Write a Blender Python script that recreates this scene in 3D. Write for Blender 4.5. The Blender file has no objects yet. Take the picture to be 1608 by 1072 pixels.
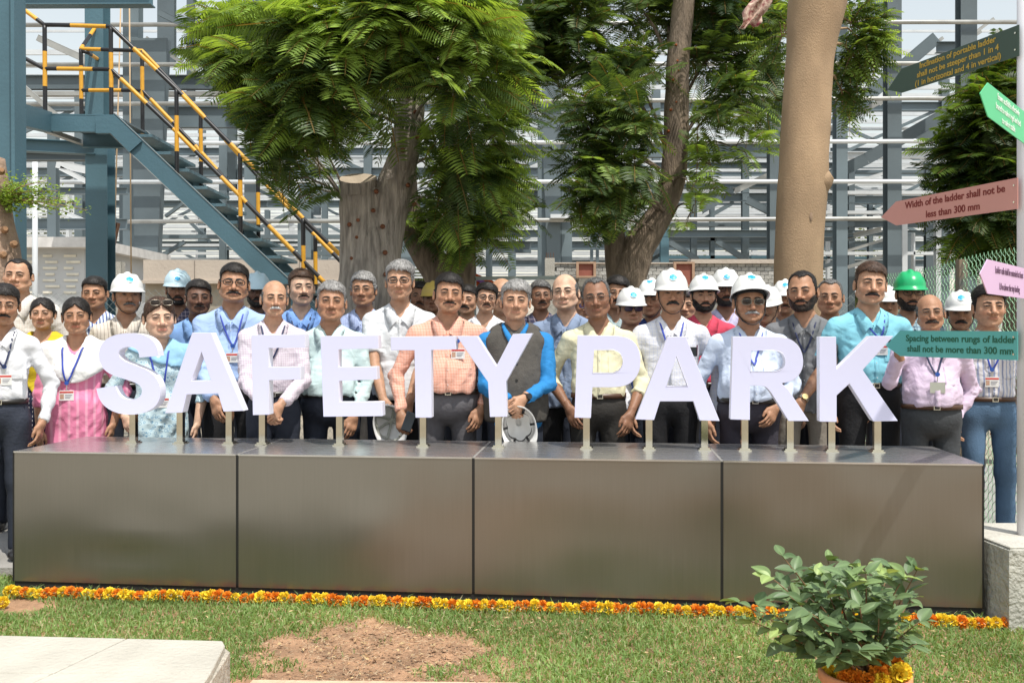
import bpy, math, random
import numpy as np
from mathutils import Vector, Matrix, noise as mnoise
R = math.radians
# ---------------------------------------------------------------- camera, light, exposure
FPX, HY, CZ = 1480.0, 520.0, 1.335          # focal length in photo pixels, horizon row, eye height
scn = bpy.context.scene
scn.render.resolution_x, scn.render.resolution_y = 1024, 682
cam_d = bpy.data.cameras.new("camera"); cam = bpy.data.objects.new("camera", cam_d)
scn.collection.objects.link(cam); scn.camera = cam
cam.location = (0, 0, CZ); cam.rotation_euler = (R(90), 0, 0)
cam_d.sensor_width = 36.0; cam_d.lens = FPX/1608*36.0
cam_d.shift_y = -(536-HY)/1608.0
cam_d.clip_start = 0.05; cam_d.clip_end = 2000
SUN_EL, SUN_AZ = 65.0, 32.0                 # azimuth measured from behind the camera towards the right
W = bpy.data.worlds.new("World"); scn.world = W; W.use_nodes = True
wn = W.node_tree; bg = wn.nodes["Background"]
sky = wn.nodes.new("ShaderNodeTexSky"); sky.sky_type = 'NISHITA'; sky.sun_disc = False
sky.sun_elevation = R(SUN_EL); sky.sun_rotation = R(180-SUN_AZ)
sky.air_density = 2.0; sky.dust_density = 0.9; sky.ozone_density = 1.6
hsv = wn.nodes.new("ShaderNodeHueSaturation"); hsv.inputs['Saturation'].default_value = 0.40
wn.links.new(sky.outputs[0], hsv.inputs['Color']); wn.links.new(hsv.outputs[0], bg.inputs[0])
bg.inputs[1].default_value = 0.15
sd = bpy.data.lights.new("sun", 'SUN'); sun = bpy.data.objects.new("sun", sd); scn.collection.objects.link(sun)
sd.energy = 3.9; sd.angle = R(0.7); sd.color = (1.0, 0.95, 0.87)
ts = Vector((math.sin(R(SUN_AZ))*math.cos(R(SUN_EL)), -math.cos(R(SUN_AZ))*math.cos(R(SUN_EL)), math.sin(R(SUN_EL))))
sun.rotation_euler = ts.to_track_quat('Z', 'Y').to_euler()
scn.view_settings.view_transform = 'Standard'; scn.view_settings.look = 'None'
scn.view_settings.exposure = 0.23; scn.view_settings.gamma = 1.0; scn.view_settings.use_curve_mapping = False

C = scn.collection
rng = np.random.default_rng(7); random.seed(7)
def P(x, y, Y): return Vector(((x-804.0)/FPX*Y, Y, CZ-(y-HY)/FPX*Y))

# ---------------------------------------------------------------- objects
def tag(o, label=None, cat=None, group=None, kind=None):
    if label: o['label'] = label
    if cat: o['category'] = cat
    if group: o['group'] = group
    if kind: o['kind'] = kind
    return o
def empty(name, loc=(0,0,0), rz=0, label=None, cat=None, group=None, kind=None):
    o = bpy.data.objects.new(name, None); C.objects.link(o); o.empty_display_size = .1
    o.location = loc; o.rotation_euler = (0,0,rz)
    return tag(o, label, cat, group, kind)
def link(name, me, mat=None, parent=None, smooth=False):
    if mat is not None and len(me.materials) == 0:
        for m in (mat if isinstance(mat, (list, tuple)) else [mat]): me.materials.append(m)
    o = bpy.data.objects.new(name, me); C.objects.link(o)
    if parent is not None: o.parent = parent
    if smooth and len(me.polygons): me.polygons.foreach_set('use_smooth', np.ones(len(me.polygons), bool))
    return o
def npmesh(name, V, F, mats=None, mi=None, smooth=True, col=None):
    V = np.asarray(V, np.float32); F = np.asarray(F, np.int32); k = F.shape[1] if len(F) else 4
    me = bpy.data.meshes.new(name)
    me.vertices.add(len(V)); me.vertices.foreach_set('co', V.ravel())
    me.loops.add(F.size); me.loops.foreach_set('vertex_index', F.ravel())
    me.polygons.add(len(F)); me.polygons.foreach_set('loop_start', np.arange(0, F.size, k, dtype=np.int32))
    if mi is not None: me.polygons.foreach_set('material_index', np.asarray(mi, np.int32))
    me.polygons.foreach_set('use_smooth', np.full(len(F), smooth))
    if col is not None:
        a = me.color_attributes.new('Col', 'FLOAT_COLOR', 'POINT')
        c = np.ones((len(V), 4), np.float32); c[:, :3] = col; a.data.foreach_set('color', c.ravel())
    for m in (mats or []): me.materials.append(m)
    me.update(calc_edges=True); me.validate()
    return me
class MB:
    """collects simple shapes into one mesh"""
    def __init__(s): s.v = []; s.f = []; s.m = []; s.n = 0
    def add(s, vs, fs, m=0):
        s.v += [tuple(v) for v in vs]; s.f += [tuple(i+s.n for i in f) for f in fs]; s.m += [m]*len(fs); s.n += len(vs); return s
    def box(s, lo, hi, m=0, M=None):
        x0,y0,z0 = lo; x1,y1,z1 = hi
        vs = [(x0,y0,z0),(x1,y0,z0),(x1,y1,z0),(x0,y1,z0),(x0,y0,z1),(x1,y0,z1),(x1,y1,z1),(x0,y1,z1)]
        if M is not None: vs = [M @ Vector(v) for v in vs]
        return s.add(vs, [(0,3,2,1),(4,5,6,7),(0,1,5,4),(1,2,6,5),(2,3,7,6),(3,0,4,7)], m)
    def bar(s, a, b, w, h, up=(0,0,1), m=0, kind='box'):
        """straight member from a to b; w across, h along up. kind 'I' makes an I section, 'C' a channel"""
        a = Vector(a); b = Vector(b); d = (b-a); L = d.length; d.normalize(); up = Vector(up)
        sx = d.cross(up)
        if sx.length < 1e-4: sx = d.cross(Vector((0,1,0)))
        sx.normalize(); uz = sx.cross(d).normalized()
        M = Matrix((( d.x,sx.x,uz.x,a.x),(d.y,sx.y,uz.y,a.y),(d.z,sx.z,uz.z,a.z),(0,0,0,1)))
        if kind == 'box': s.box((0,-w/2,-h/2),(L,w/2,h/2), m, M)
        else:
            t = max(.008, h*.06); tw = max(.006, w*.07)
            s.box((0,-w/2,h/2-t),(L,w/2,h/2), m, M); s.box((0,-w/2,-h/2),(L,w/2,-h/2+t), m, M)
            c = 0 if kind == 'I' else (w/2-tw if kind == 'C' else -w/2+tw)
            s.box((0,c-tw/2,-h/2+t),(L,c+tw/2,h/2-t), m, M)
        return s
    def tube(s, pts, rad, n=8, m=0, cap=True, mfun=None):
        pts = [Vector(p) for p in pts]; k = len(pts)
        if not hasattr(rad, '__len__'): rad = [rad]*k
        vs = []; u = None
        for i, p in enumerate(pts):
            t = (pts[min(i+1,k-1)]-pts[max(i-1,0)]).normalized()
            if u is None: u = t.orthogonal().normalized()
            else:
                u = (u - t*u.dot(t)); u = u.normalized() if u.length > 1e-6 else t.orthogonal().normalized()
            w = t.cross(u)
            for j in range(n):
                a = 2*math.pi*j/n; vs.append(p+(u*math.cos(a)+w*math.sin(a))*rad[i])
        for i in range(k-1):
            fs = [(i*n+j, i*n+(j+1)%n, (i+1)*n+(j+1)%n, (i+1)*n+j) for j in range(n)]
            s.f += [tuple(q+s.n for q in f) for f in fs]; s.m += [(mfun(i) if mfun else m)]*n
        if cap:
            s.f += [tuple(s.n+j for j in range(n))[::-1], tuple(s.n+(k-1)*n+j for j in range(n))]; s.m += [m, m]
        s.v += [tuple(v) for v in vs]; s.n += len(vs); return s
    def build(s, name, mat, parent=None, smooth=False):
        me = bpy.data.meshes.new(name); me.from_pydata(s.v, [], s.f)
        for q in (mat if isinstance(mat, (list, tuple)) else [mat]): me.materials.append(q)
        if any(s.m): me.polygons.foreach_set('material_index', s.m)
        me.update()
        return link(name, me, None, parent, smooth)
def prism(outline_front, back_off):
    """front polygon (list of 3-D points) and the same polygon moved by back_off; returns verts, faces"""
    n = len(outline_front); v = [Vector(p) for p in outline_front]; v += [p+Vector(back_off) for p in v]
    f = [tuple(range(n)), tuple(range(2*n-1, n-1, -1))]
    f += [(i, i+n, (i+1)%n+n, (i+1)%n) for i in range(n)]
    return v, f

# ---------------------------------------------------------------- materials
_M = {}
def nodes(name):
    m = bpy.data.materials.new(name); m.use_nodes = True; t = m.node_tree
    return m, t, t.nodes['Principled BSDF']
def mat(name, col, rough=.6, metal=0.0, var=.12, scale=6.0, bump=0.0, bscale=60.0, spec=.5, coords='Object', stretch=None, col2=None, detail=4):
    if name in _M: return _M[name]
    m, t, b = nodes(name); N = t.nodes; L = t.links
    tc = N.new('ShaderNodeTexCoord'); mp = N.new('ShaderNodeMapping'); L.new(tc.outputs[coords], mp.inputs[0])
    if stretch: mp.inputs['Scale'].default_value = stretch
    nz = N.new('ShaderNodeTexNoise'); nz.inputs['Scale'].default_value = scale; nz.inputs['Detail'].default_value = detail
    L.new(mp.outputs[0], nz.inputs[0])
    cr = N.new('ShaderNodeValToRGB'); L.new(nz.outputs[0], cr.inputs[0])
    cr.color_ramp.elements[0].position = .3; cr.color_ramp.elements[1].position = .7
    c = Vector(col[:3]); c2 = Vector(col2) if col2 else c*(1+var)
    cr.color_ramp.elements[0].color = (*(c*(1-var)), 1); cr.color_ramp.elements[1].color = (*[min(1, q) for q in c2], 1)
    L.new(cr.outputs[0], b.inputs['Base Color'])
    b.inputs['Roughness'].default_value = rough; b.inputs['Metallic'].default_value = metal
    b.inputs['Specular IOR Level'].default_value = spec
    if bump:
        n2 = N.new('ShaderNodeTexNoise'); n2.inputs['Scale'].default_value = bscale; n2.inputs['Detail'].default_value = 5
        L.new(mp.outputs[0], n2.inputs[0]); bp = N.new('ShaderNodeBump'); bp.inputs['Strength'].default_value = min(1, bump)
        bp.inputs['Distance'].default_value = .02; L.new(n2.outputs[0], bp.inputs['Height']); L.new(bp.outputs[0], b.inputs['Normal'])
    _M[name] = m; return m

# ---------------------------------------------------------------- signed distance modelling
def grid(lo, hi, h):
    ax = [np.arange(lo[i], hi[i]+h, h, dtype=np.float32) for i in range(3)]
    return np.stack(np.meshgrid(*ax, indexing='ij'), -1)
def cap(p, a, b, ra, rb):
    a = np.array(a, np.float32); b = np.array(b, np.float32); ba = b-a
    t = np.clip(((p-a)@ba)/float(ba@ba), 0, 1)
    return np.linalg.norm(p-a-t[..., None]*ba, axis=-1)-(ra+(rb-ra)*t)
def ell(p, c, r):
    q = (p-np.array(c, np.float32)); r = np.array(r, np.float32)
    k0 = np.linalg.norm(q/r, axis=-1); k1 = np.linalg.norm(q/(r*r), axis=-1)+1e-9
    return k0*(k0-1)/k1
def smin(a, b, k):
    h = np.clip(.5+.5*(b-a)/k, 0, 1); return b+(a-b)*h-k*h*(1-h)
def smax(a, b, k): return -smin(-a, -b, k)
def sstep(a, b, x):
    t = np.clip((x-a)/(b-a), 0, 1); return t*t*(3-2*t)
def nets(F, lo, h):
    """surface nets: returns vertices and quads of the zero level of F"""
    F = F.astype(np.float32); s = F < 0
    nx, ny, nz = F.shape
    c = np.zeros((nx-1, ny-1, nz-1), np.int8)
    for i in (0,1):
        for j in (0,1):
            for k in (0,1): c += s[i:nx-1+i, j:ny-1+j, k:nz-1+k]
    act = (c > 0) & (c < 8); idx = np.full(act.shape, -1, np.int64); ii = np.argwhere(act); idx[act] = np.arange(len(ii))
    acc = np.zeros((len(ii), 3), np.float32); cnt = np.zeros(len(ii), np.float32)
    cs = [(i,j,k) for i in (0,1) for j in (0,1) for k in (0,1)]
    for a in cs:
        for ax in range(3):
            if a[ax]: continue
            b = list(a); b[ax] = 1
            fa = F[ii[:,0]+a[0], ii[:,1]+a[1], ii[:,2]+a[2]]; fb = F[ii[:,0]+b[0], ii[:,1]+b[1], ii[:,2]+b[2]]
            x = (fa < 0) != (fb < 0); t = np.where(x, fa/np.where(x, fa-fb, 1), 0)
            q = np.tile(np.array(a, np.float32), (len(ii), 1)); q[:, ax] = t
            acc[x] += q[x]; cnt[x] += 1
    V = (ii+acc/cnt[:, None])*h+np.array(lo, np.float32)
    Q = []
    for ax in range(3):
        u, v = (ax+1) % 3, (ax+2) % 3
        a = [slice(None)]*3; b = [slice(None)]*3; a[ax] = slice(0, -1); b[ax] = slice(1, None)
        x = s[tuple(a)] != s[tuple(b)]; e = np.argwhere(x)
        ok = (e[:, u] > 0) & (e[:, v] > 0) & (e[:, u] < F.shape[u]-1) & (e[:, v] < F.shape[v]-1); e = e[ok]
        if not len(e): continue
        def at(du, dv):
            g = e.copy(); g[:, u] += du; g[:, v] += dv; return idx[g[:,0], g[:,1], g[:,2]]
        q = np.stack([at(-1,-1), at(0,-1), at(0,0), at(-1,0)], 1)
        inside = s[e[:,0], e[:,1], e[:,2]]; q[~inside] = q[~inside][:, ::-1]; Q.append(q)
    return V, np.concatenate(Q).astype(np.int32)
def wob(p, seed, freq, n=3):
    """cheap smooth noise, about -1..1"""
    r = np.random.default_rng(seed); o = 0
    for i in range(n):
        k = r.normal(size=3)*freq*(1+.6*i); k2 = r.normal(size=3)*freq*.7
        o = o+np.sin(p@k.astype(np.float32)+r.uniform(0, 6)+1.6*np.sin(p@k2.astype(np.float32)+r.uniform(0, 6)))/(1+.5*i)
    return o/1.8
def merge(parts):
    V = []; F = []; K = []; n = 0
    for v, f, c in parts:
        V.append(v); F.append(np.asarray(f)+n); K.append(c if np.ndim(c) == 2 else np.tile(np.array(c, np.float32), (len(v), 1))); n += len(v)
    return np.concatenate(V), np.concatenate(F), np.concatenate(K)
# ================================================================ people
# head template: chin at z=0, crown about .225, face towards -Y
def head_sdf(p):
    q = p.copy(); q[..., 0] = np.abs(p[..., 0])
    d = ell(q, (0,.012,.138), (.073,.092,.085))
    d = smin(d, ell(q, (0,-.020,.088), (.0655,.064,.082)), .025)
    d = smin(d, ell(q, (0,-.034,.034), (.049,.045,.034)), .025)
    d = smin(d, cap(q, (.0545,.004,.056), (.022,-.058,.018), .017, .014), .022)
    d = smin(d, ell(q, (.040,-.052,.083), (.022,.024,.022)), .02)
    d = smin(d, cap(q, (.006,-.076,.128), (.036,-.068,.131), .0125, .010), .014)
    d = smax(d, -ell(q, (.031,-.100,.1125), (.021,.017,.0125)), .010)
    d = smin(d, ell(q, (.031,-.0735,.113), (.0160,.0135,.0125)), .004)
    d = smin(d, cap(q, (0,-.082,.122), (0,-.107,.078), .0075, .0125), .010)
    d = smin(d, ell(q, (.0170,-.090,.0720), (.0105,.012,.0095)), .006)
    d = smax(d, -ell(q, (.0075,-.104,.0625), (.0045,.006,.0035)), .003)
    d = smin(d, ell(q, (0,-.080,.0485), (.028,.0150,.0062)), .007)
    d = smin(d, ell(q, (0,-.0785,.0388), (.024,.0150,.0066)), .008)
    d = smax(d, -ell(q, (0,-.097,.0437), (.028,.0085,.0014)), .003)
    d = smin(d, ell(q, (0,-.073,.013), (.019,.014,.013)), .012)
    e = ell(q-np.array((.0805,.014,.102), np.float32), (0,0,0), (.0085,.018,.029))
    e = smin(e, ell(q, (.0790,.008,.080), (.006,.009,.010)), .006)
    e = smax(e, -ell(q, (.0885,.006,.104), (.0075,.0095,.017)), .004)
    d = smin(d, e, .006)
    d = smin(d, cap(q, (0,.024,.06), (0,.038,-.10), .049, .054), .020)
    d = smin(d, cap(q, (.03,.045,-.06), (.13,.045,-.115), .038, .03), .05)
    d = smin(d, ell(q, (0,.034,-.235), (.158,.101,.203)), .03)
    return d
def hairline(p, kind):
    """>0 where hair grows"""
    x = np.abs(p[..., 0]); y = p[..., 1]; z = p[..., 2]; t = math.radians
    if kind in ('full','thick','curly','side'): front = .178-.9*np.clip(x-.045, 0, 1)
    elif kind == 'recede': front = .196+.35*np.clip(x-.0, 0, .045)-1.6*np.clip(x-.052, 0, 1)
    elif kind == 'woman': front = .186-1.15*np.clip(x-.0, 0, 1)*.75
    else: front = .178
    a = z-front-1.1*np.clip(y+.035, -.03, 1)*0
    top = np.where(y < -.02, z-front, z-front+(y+.02)*3.2)          # descends quickly behind the temples
    side = np.minimum(y+.028, z-.085+(y-.0)*1.4)                    # sideburns and behind the ear
    r = np.maximum(top, np.minimum(side, .05))
    r = np.where(z < .085, np.minimum(r, np.minimum(y-.035, z-.022)), r)
    if kind == 'bald':      # only a fringe round the sides and the back
        lim = .160+.25*np.clip(y, -.1, .1)
        r = np.minimum(np.minimum(y+.030, .05), lim-z); r = np.where(z < .085, np.minimum(r, np.minimum(y-.035, z-.022)), r)
        r = np.minimum(r, z-.085+(y)*1.4) if False else r
        r = np.where((z >= .085), np.minimum(r, z-.085+y*1.4+.02), r)
    return r
def hair_mesh(kind, h):
    p = grid((-.105,-.125,.0), (.105,.145,.275), h); base = head_sdf(p)
    top = sstep(.12, .20, p[..., 2])
    th = {'full':(.0018,.016),'thick':(.0035,.024),'curly':(.008,.018),'side':(.0028,.020),'recede':(.0016,.008),'bald':(.0028,.003),'woman':(.006,.012)}[kind]
    n = wob(p*np.array((1,.5,1), np.float32), 5, 75, 4); n2 = wob(p, 9, 160, 3)
    amp = {'curly':.0045,'thick':.003,'woman':.0008}.get(kind, .0011)
    t = th[0]+(th[1]-th[0])*top+n*amp+n2*amp*.5
    if kind == 'side': t = t+.007*np.clip(p[...,0]*14+.3, -.2, 1)*top
    if kind == 'woman': t = t-.005*np.exp(-(p[...,0]/.006)**2)*top*(p[...,1] < .03)
    if kind in ('full','side','thick'): t = t+.007*np.exp(-((p[...,1]+.065)/.03)**2)*top*(.7+.5*np.sin(p[...,0]*38+1))     # lifted above the forehead
    q = p.copy(); q[..., 0] = np.abs(q[..., 0])
    e = ell(q, (.090,.006,.092), (.016,.023,.034))
    edge = hairline(p, kind)+n*.005+n2*.003+(.005*np.sin(p[...,0]*26+.6) if kind != 'woman' else 0)
    F = smax(smax(base-t, -edge*.7, .004), -e, .003)
    if kind == 'woman': F = smin(F, ell(p, (0,.125,.085), (.042,.035,.04))+n*.002, .015)
    F = np.maximum(F, -(base+.006))*1.0
    V, Q = nets(F, (-.105,-.125,.0), h)
    # loose strands lying on the cap and breaking its outline
    rr = np.random.default_rng(len(kind)); n = 1700 if h < .006 else 600; i = rr.integers(0, len(V), n); o = V[i].astype(np.float64)
    c = np.array((0,.012,.125)); nr = (o-c); nr /= np.linalg.norm(nr, axis=1, keepdims=True)
    keep = (head_sdf(o.astype(np.float32)) > .001); o, nr = o[keep], nr[keep]; n = len(o)
    flow = np.stack([nr[:,0]*.7+.25*(kind in ('side','full')), .35+nr[:,1]*.4, -.55+.1*nr[:,2]], 1)+rr.normal(size=(n,3))*(.75 if kind in ('curly','thick') else .28)
    if kind == 'woman': flow = np.stack([nr[:,0]*1.2, np.full(n, .9), -.5+0*nr[:,0]], 1)+rr.normal(size=(n,3))*.10
    flow -= nr*np.sum(flow*nr, axis=1, keepdims=True); flow /= np.linalg.norm(flow, axis=1, keepdims=True)
    L = rr.uniform(.010, .024, n)[:, None]; sd_ = np.cross(flow, nr); wd = rr.uniform(.0005, .0011, n)[:, None]; lift = rr.uniform(.0008, .0035 if kind != 'woman' else .0015, n)[:, None]
    a0 = o-flow*L*.4-nr*.001; a1 = o+nr*lift+flow*L*.1; a2 = o+nr*lift*.4+flow*L*.7
    SV = np.stack([a0-sd_*wd, a0+sd_*wd, a1+sd_*wd, a1-sd_*wd, a2+sd_*wd*.3, a2-sd_*wd*.3], 1).reshape(-1, 3); j = np.arange(n)*6+len(V)
    SF = np.concatenate([np.stack([j, j+1, j+2, j+3], 1), np.stack([j+3, j+2, j+4, j+5], 1)])
    return np.concatenate([V, SV]).astype(np.float32), np.concatenate([Q, SF]).astype(np.int32)
def face_patch(kind, h=.003):
    lo, hi = ((-.075,-.125,-.03), (.075,.04,.10)) if kind != 'mo' else ((-.045,-.125,.03), (.045,-.06,.075))
    p = grid(lo, hi, h); q = p.copy(); q[..., 0] = np.abs(q[..., 0]); b = head_sdf(p)
    n = wob(p, 3, 260, 3)*.0012
    if kind[:2] == 'mo':
        th = {'mo':.0095, 'mo_thick':.0118, 'mo_thin':.0068}[kind]
        F = smin(cap(q, (0,-.094,.0555), (.016,-.090,.0535), th*.75, th*.8), cap(q, (.016,-.090,.0535), (.034,-.076,.0445), th*.8, th*.42), .003)
        F = np.maximum(F, -(b+.004)); F = smax(F, b-.0055, .002)+n
    else:
        x, y, z = q[..., 0], p[..., 1], p[..., 2]
        reg = np.minimum(.040+1.25*np.clip(x-.030, 0, .04)+n*3-z, .012-y+np.clip(z-.04, 0, 1))
        reg = np.minimum(reg, z+.012-.35*np.clip(y+.05, -.1, .1))
        mouth = ell(q, (0,-.09,.0445), (.029,.05,.0120))
        F = smax(b-.0036+n*1.8, -reg*.8, .006); F = smax(F, -mouth, .003); F = np.maximum(F, -(b+.005))
        if kind == 'goatee': F = smax(F, x-.030, .004)
    return nets(F, lo, h)
def surf_y(x, z, y0=-.16):
    """face surface y at x, z (array)"""
    y = np.full(len(x), y0, np.float32)
    for _ in range(40):
        d = head_sdf(np.stack([x, y, z], 1).astype(np.float32)); y = y+np.clip(d, -.01, .02)*.8
    return y
_T = {}
def T(key, f):
    if key not in _T: _T[key] = f()
    return _T[key]
def head_template(h):
    lo, hi = (-.19,-.13,-.235), (.19,.14,.24); p = grid(lo, hi, h)
    F = head_sdf(p); F[:, :, 0] = 1
    V, Q = nets(F, lo, h)
    c = V[Q].mean(1); Q = Q[~((c[:, 2] < -.105) & ((np.abs(c[:, 0]) > .085) | (c[:, 1] > .02)))]      # the rest is under the clothes
    used = np.unique(Q); rm = np.zeros(len(V), np.int64); rm[used] = np.arange(len(used)); V = V[used]; Q = rm[Q]
    x = np.abs(V[:, 0]); y, z = V[:, 1], V[:, 2]
    lips = np.exp(-((x/.026)**4+((z-.0437)/.0075)**4))*(y < -.075)
    eye = np.exp(-(((x-.031)/.020)**4+((z-.113)/.013)**4))*(y < -.06)
    stub = sstep(.062, .045, z)*sstep(-.02, .0, z+.008)*sstep(.01, -.02, y)*(1-np.exp(-((x/.012)**2+((z-.03)/.0)**2) if False else 0*x))
    cheek = np.exp(-(((x-.042)/.018)**2+((z-.078)/.016)**2))*(y < -.04)
    nose = np.exp(-((x/.015)**2+((z-.078)/.018)**2))*(y < -.09)
    return V, Q, np.stack([lips, eye, stub, cheek, nose], 1).astype(np.float32)
def ribbon(pts, w, t, flat=(0,0,1), n=6):
    m = MB(); pts = [Vector(p) for p in pts]; vs = []; k = len(pts)
    for i, p in enumerate(pts):
        tg = (pts[min(i+1,k-1)]-pts[max(i-1,0)]).normalized(); a = Vector(flat); a = (a-tg*a.dot(tg)).normalized(); b = tg.cross(a)
        ww = w[i] if hasattr(w, '__len__') else w
        for j in range(n):
            an = 2*math.pi*j/n; vs.append(p+a*math.cos(an)*ww+b*math.sin(an)*t)
    V = np.array([tuple(v) for v in vs], np.float32); F = []
    for i in range(k-1):
        for j in range(n): F.append((i*n+j, i*n+(j+1)%n, (i+1)*n+(j+1)%n, (i+1)*n+j))
    return V, np.array(F)
def brow_template(th):
    out = []
    for s in (-1, 1):
        x = np.array([.010,.018,.028,.038,.047]); z = np.array([.1285,.1315,.1335,.1325,.1275])
        y = surf_y(x, z)-.0005
        out.append(ribbon([(s*a, b, c) for a, b, c in zip(x, y, z)], [th*.8, th, th*.95, th*.7, th*.35], .0030) + ((0,0,0),))
    V, F, _ = merge(out); return V, F
def eye_template():
    out = []; mi = []
    for s in (-1, 1):
        vs = []; fs = []; m = []
        nu, nv = 14, 6
        for i in range(nu+1):
            u = -1+2*i/nu
            for j in range(nv+1):
                v = -1+2*j/nv; hh = (.0034 if v > 0 else .0027)*(1-abs(u)**2.2)
                x = .031+u*.0145; z = .1130+v*hh
                vs.append((s*x, 0, z))
        V = np.array(vs, np.float32); V[:, 1] = surf_y(V[:, 0], V[:, 2])-.0012
        for i in range(nu):
            for j in range(nv):
                a = i*(nv+1)+j; f = (a, a+nv+1, a+nv+2, a+1); fs.append(f[::-1] if s > 0 else f)
                c = V[list(f)].mean(0); r = math.hypot(abs(c[0])-.031, c[2]-.1138)
                mi.append(1 if r < .0068 else 0)
        out.append((V, np.array(fs), (0,0,0)))
    V, F, _ = merge(out); n0 = len(F)
    lid = []
    for s in (-1, 1):
        u = np.linspace(-1, 1, 9); x = .031+u*.0152; z = .1130+.0038*(1-np.abs(u)**2.2); y = surf_y(x, z)-.0014
        lid.append(ribbon([(s*a, b, c) for a, b, c in zip(x, y, z)], .0011, .0016)+((0,0,0),))
    V2, F2, _ = merge(lid)
    V3, F3, _ = merge([(V, F, (0,0,0)), (V2, F2, (0,0,0))])
    return V3, F3, np.array(mi+[2]*len(F2))
def helmet_template():
    V = []; F = []; nu, nv = 56, 14; cz = .148
    for j in range(nv+1):
        el = math.pi/2*j/nv
        for i in range(nu):
            a = 2*math.pi*i/nu; x = math.sin(a)*math.cos(el); y = -math.cos(a)*math.cos(el); z = math.sin(el)
            px, py, pz = .096*x, .006+.120*y, cz+.112*z**.92
            flat = sstep(.25, .7, -y)*(1-sstep(.78, .95, z))
            rid = .0100*math.exp(-(px/.014)**4)*sstep(-.1, .35, z)*(1-flat)+.0065*(1-.6*flat)*math.exp(-((abs(px)-.048)/.012)**4)*sstep(.05, .5, z)
            n = Vector((x/.098, y/.120, z/.112)).normalized(); pp = Vector((px, py, pz))+n*float(rid)
            V.append(tuple(pp))
    for j in range(nv):
        for i in range(nu):
            F.append((j*nu+i, j*nu+(i+1)%nu, (j+1)*nu+(i+1)%nu, (j+1)*nu+i))
    # rim: flare, peak at the front, then turned under and up the inside
    b = len(V)
    def ring(fr, dz, sc=1.0, lip=0):
        for i in range(nu):
            a = 2*math.pi*i/nu; f = max(0, math.cos(a))**1.6; ex = (.0045+.034*f)*fr
            V.append(((.098*sc+ex*.9)*math.sin(a), .006-(.120*sc+ex)*math.cos(a), cz+dz-.010*fr*f-.006*fr))
    ring(1, -.002); ring(1.05, -.007); ring(.9, -.008); ring(0, -.004, .955)
    for j in range(1, 8):
        el = math.pi/2*j/8
        for i in range(nu):
            a = 2*math.pi*i/nu; V.append((.0936*math.sin(a)*math.cos(el), .006-.1146*math.cos(a)*math.cos(el), cz-.004+.108*math.sin(el)))
    rows = [0]+[b//nu+k for k in range(11)]
    for r in range(len(rows)-1):
        for i in range(nu):
            q = (rows[r]*nu+i, rows[r]*nu+(i+1)%nu, rows[r+1]*nu+(i+1)%nu, rows[r+1]*nu+i); F.append(q[::-1])
    return np.array(V, np.float32), np.array(F)
def helm_front(x, z):
    """y of the helmet's front at x, z"""
    def fit():
        V = T('helmet', helmet_template)[0]; V = V[(V[:,1] < -.04) & (V[:,2] > .165) & (np.abs(V[:,0]) < .030) & (V[:,2] < .240)]
        A = np.stack([np.ones(len(V)), V[:,0]**2, V[:,2], V[:,2]**2, V[:,2]**3, V[:,0]**4], 1); co = np.linalg.lstsq(A, V[:,1], rcond=None)[0]
        return co, float((V[:,1]-A@co).min())
    co, off = T('helmfit', fit); return float(co @ np.array((1, x*x, z, z*z, z**3, x**4)))+max(off, -.006)-.0008
def torus_path(c, w, h, n=20, e=3.0, yb=0):
    o = []
    for i in range(n):
        a = 2*math.pi*i/n; ca, sa = math.cos(a), math.sin(a)
        o.append(Vector((c[0]+w*abs(ca)**(2/e)*(1 if ca > 0 else -1), c[1]+yb*abs(ca), c[2]+h*abs(sa)**(2/e)*(1 if sa > 0 else -1))))
    return o
def glasses_template(full=True, w=.0245, h=.0160, r=.0016):
    m = MB(); Y = -.1005
    for s in (-1, 1):
        t = torus_path((s*.032, Y, .1105), w, h); m.tube(t+[t[0]], r if full else r*.6, 5, cap=False)
        m.tube([(s*(.032+w), Y+.002, .114), (s*.066, Y+.012, .116), (s*.080, -.03, .116), (s*.083, .012, .112)], .0014, 5)
    m.tube([(-.008, Y-.001, .114), (0, Y-.004, .116), (.008, Y-.001, .114)], .0014, 5)
    F = [f for f in m.f]; V = np.array(m.v, np.float32)
    F4 = np.array([f if len(f) == 4 else (f[0], f[1], f[2], f[3]) for f in F])
    L = []; LF = []
    for s in (-1, 1):
        t = torus_path((s*.032, Y, .1105), w, h, 16); b = len(L); L.append((s*.032, Y-.0015, .1105)); L += [tuple(q) for q in t]
        for i in range(16): LF.append((b, b+1+i, b+1+(i+1)%16) if s else 0)
    return V, F4, np.array(L, np.float32), np.array(LF)
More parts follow.
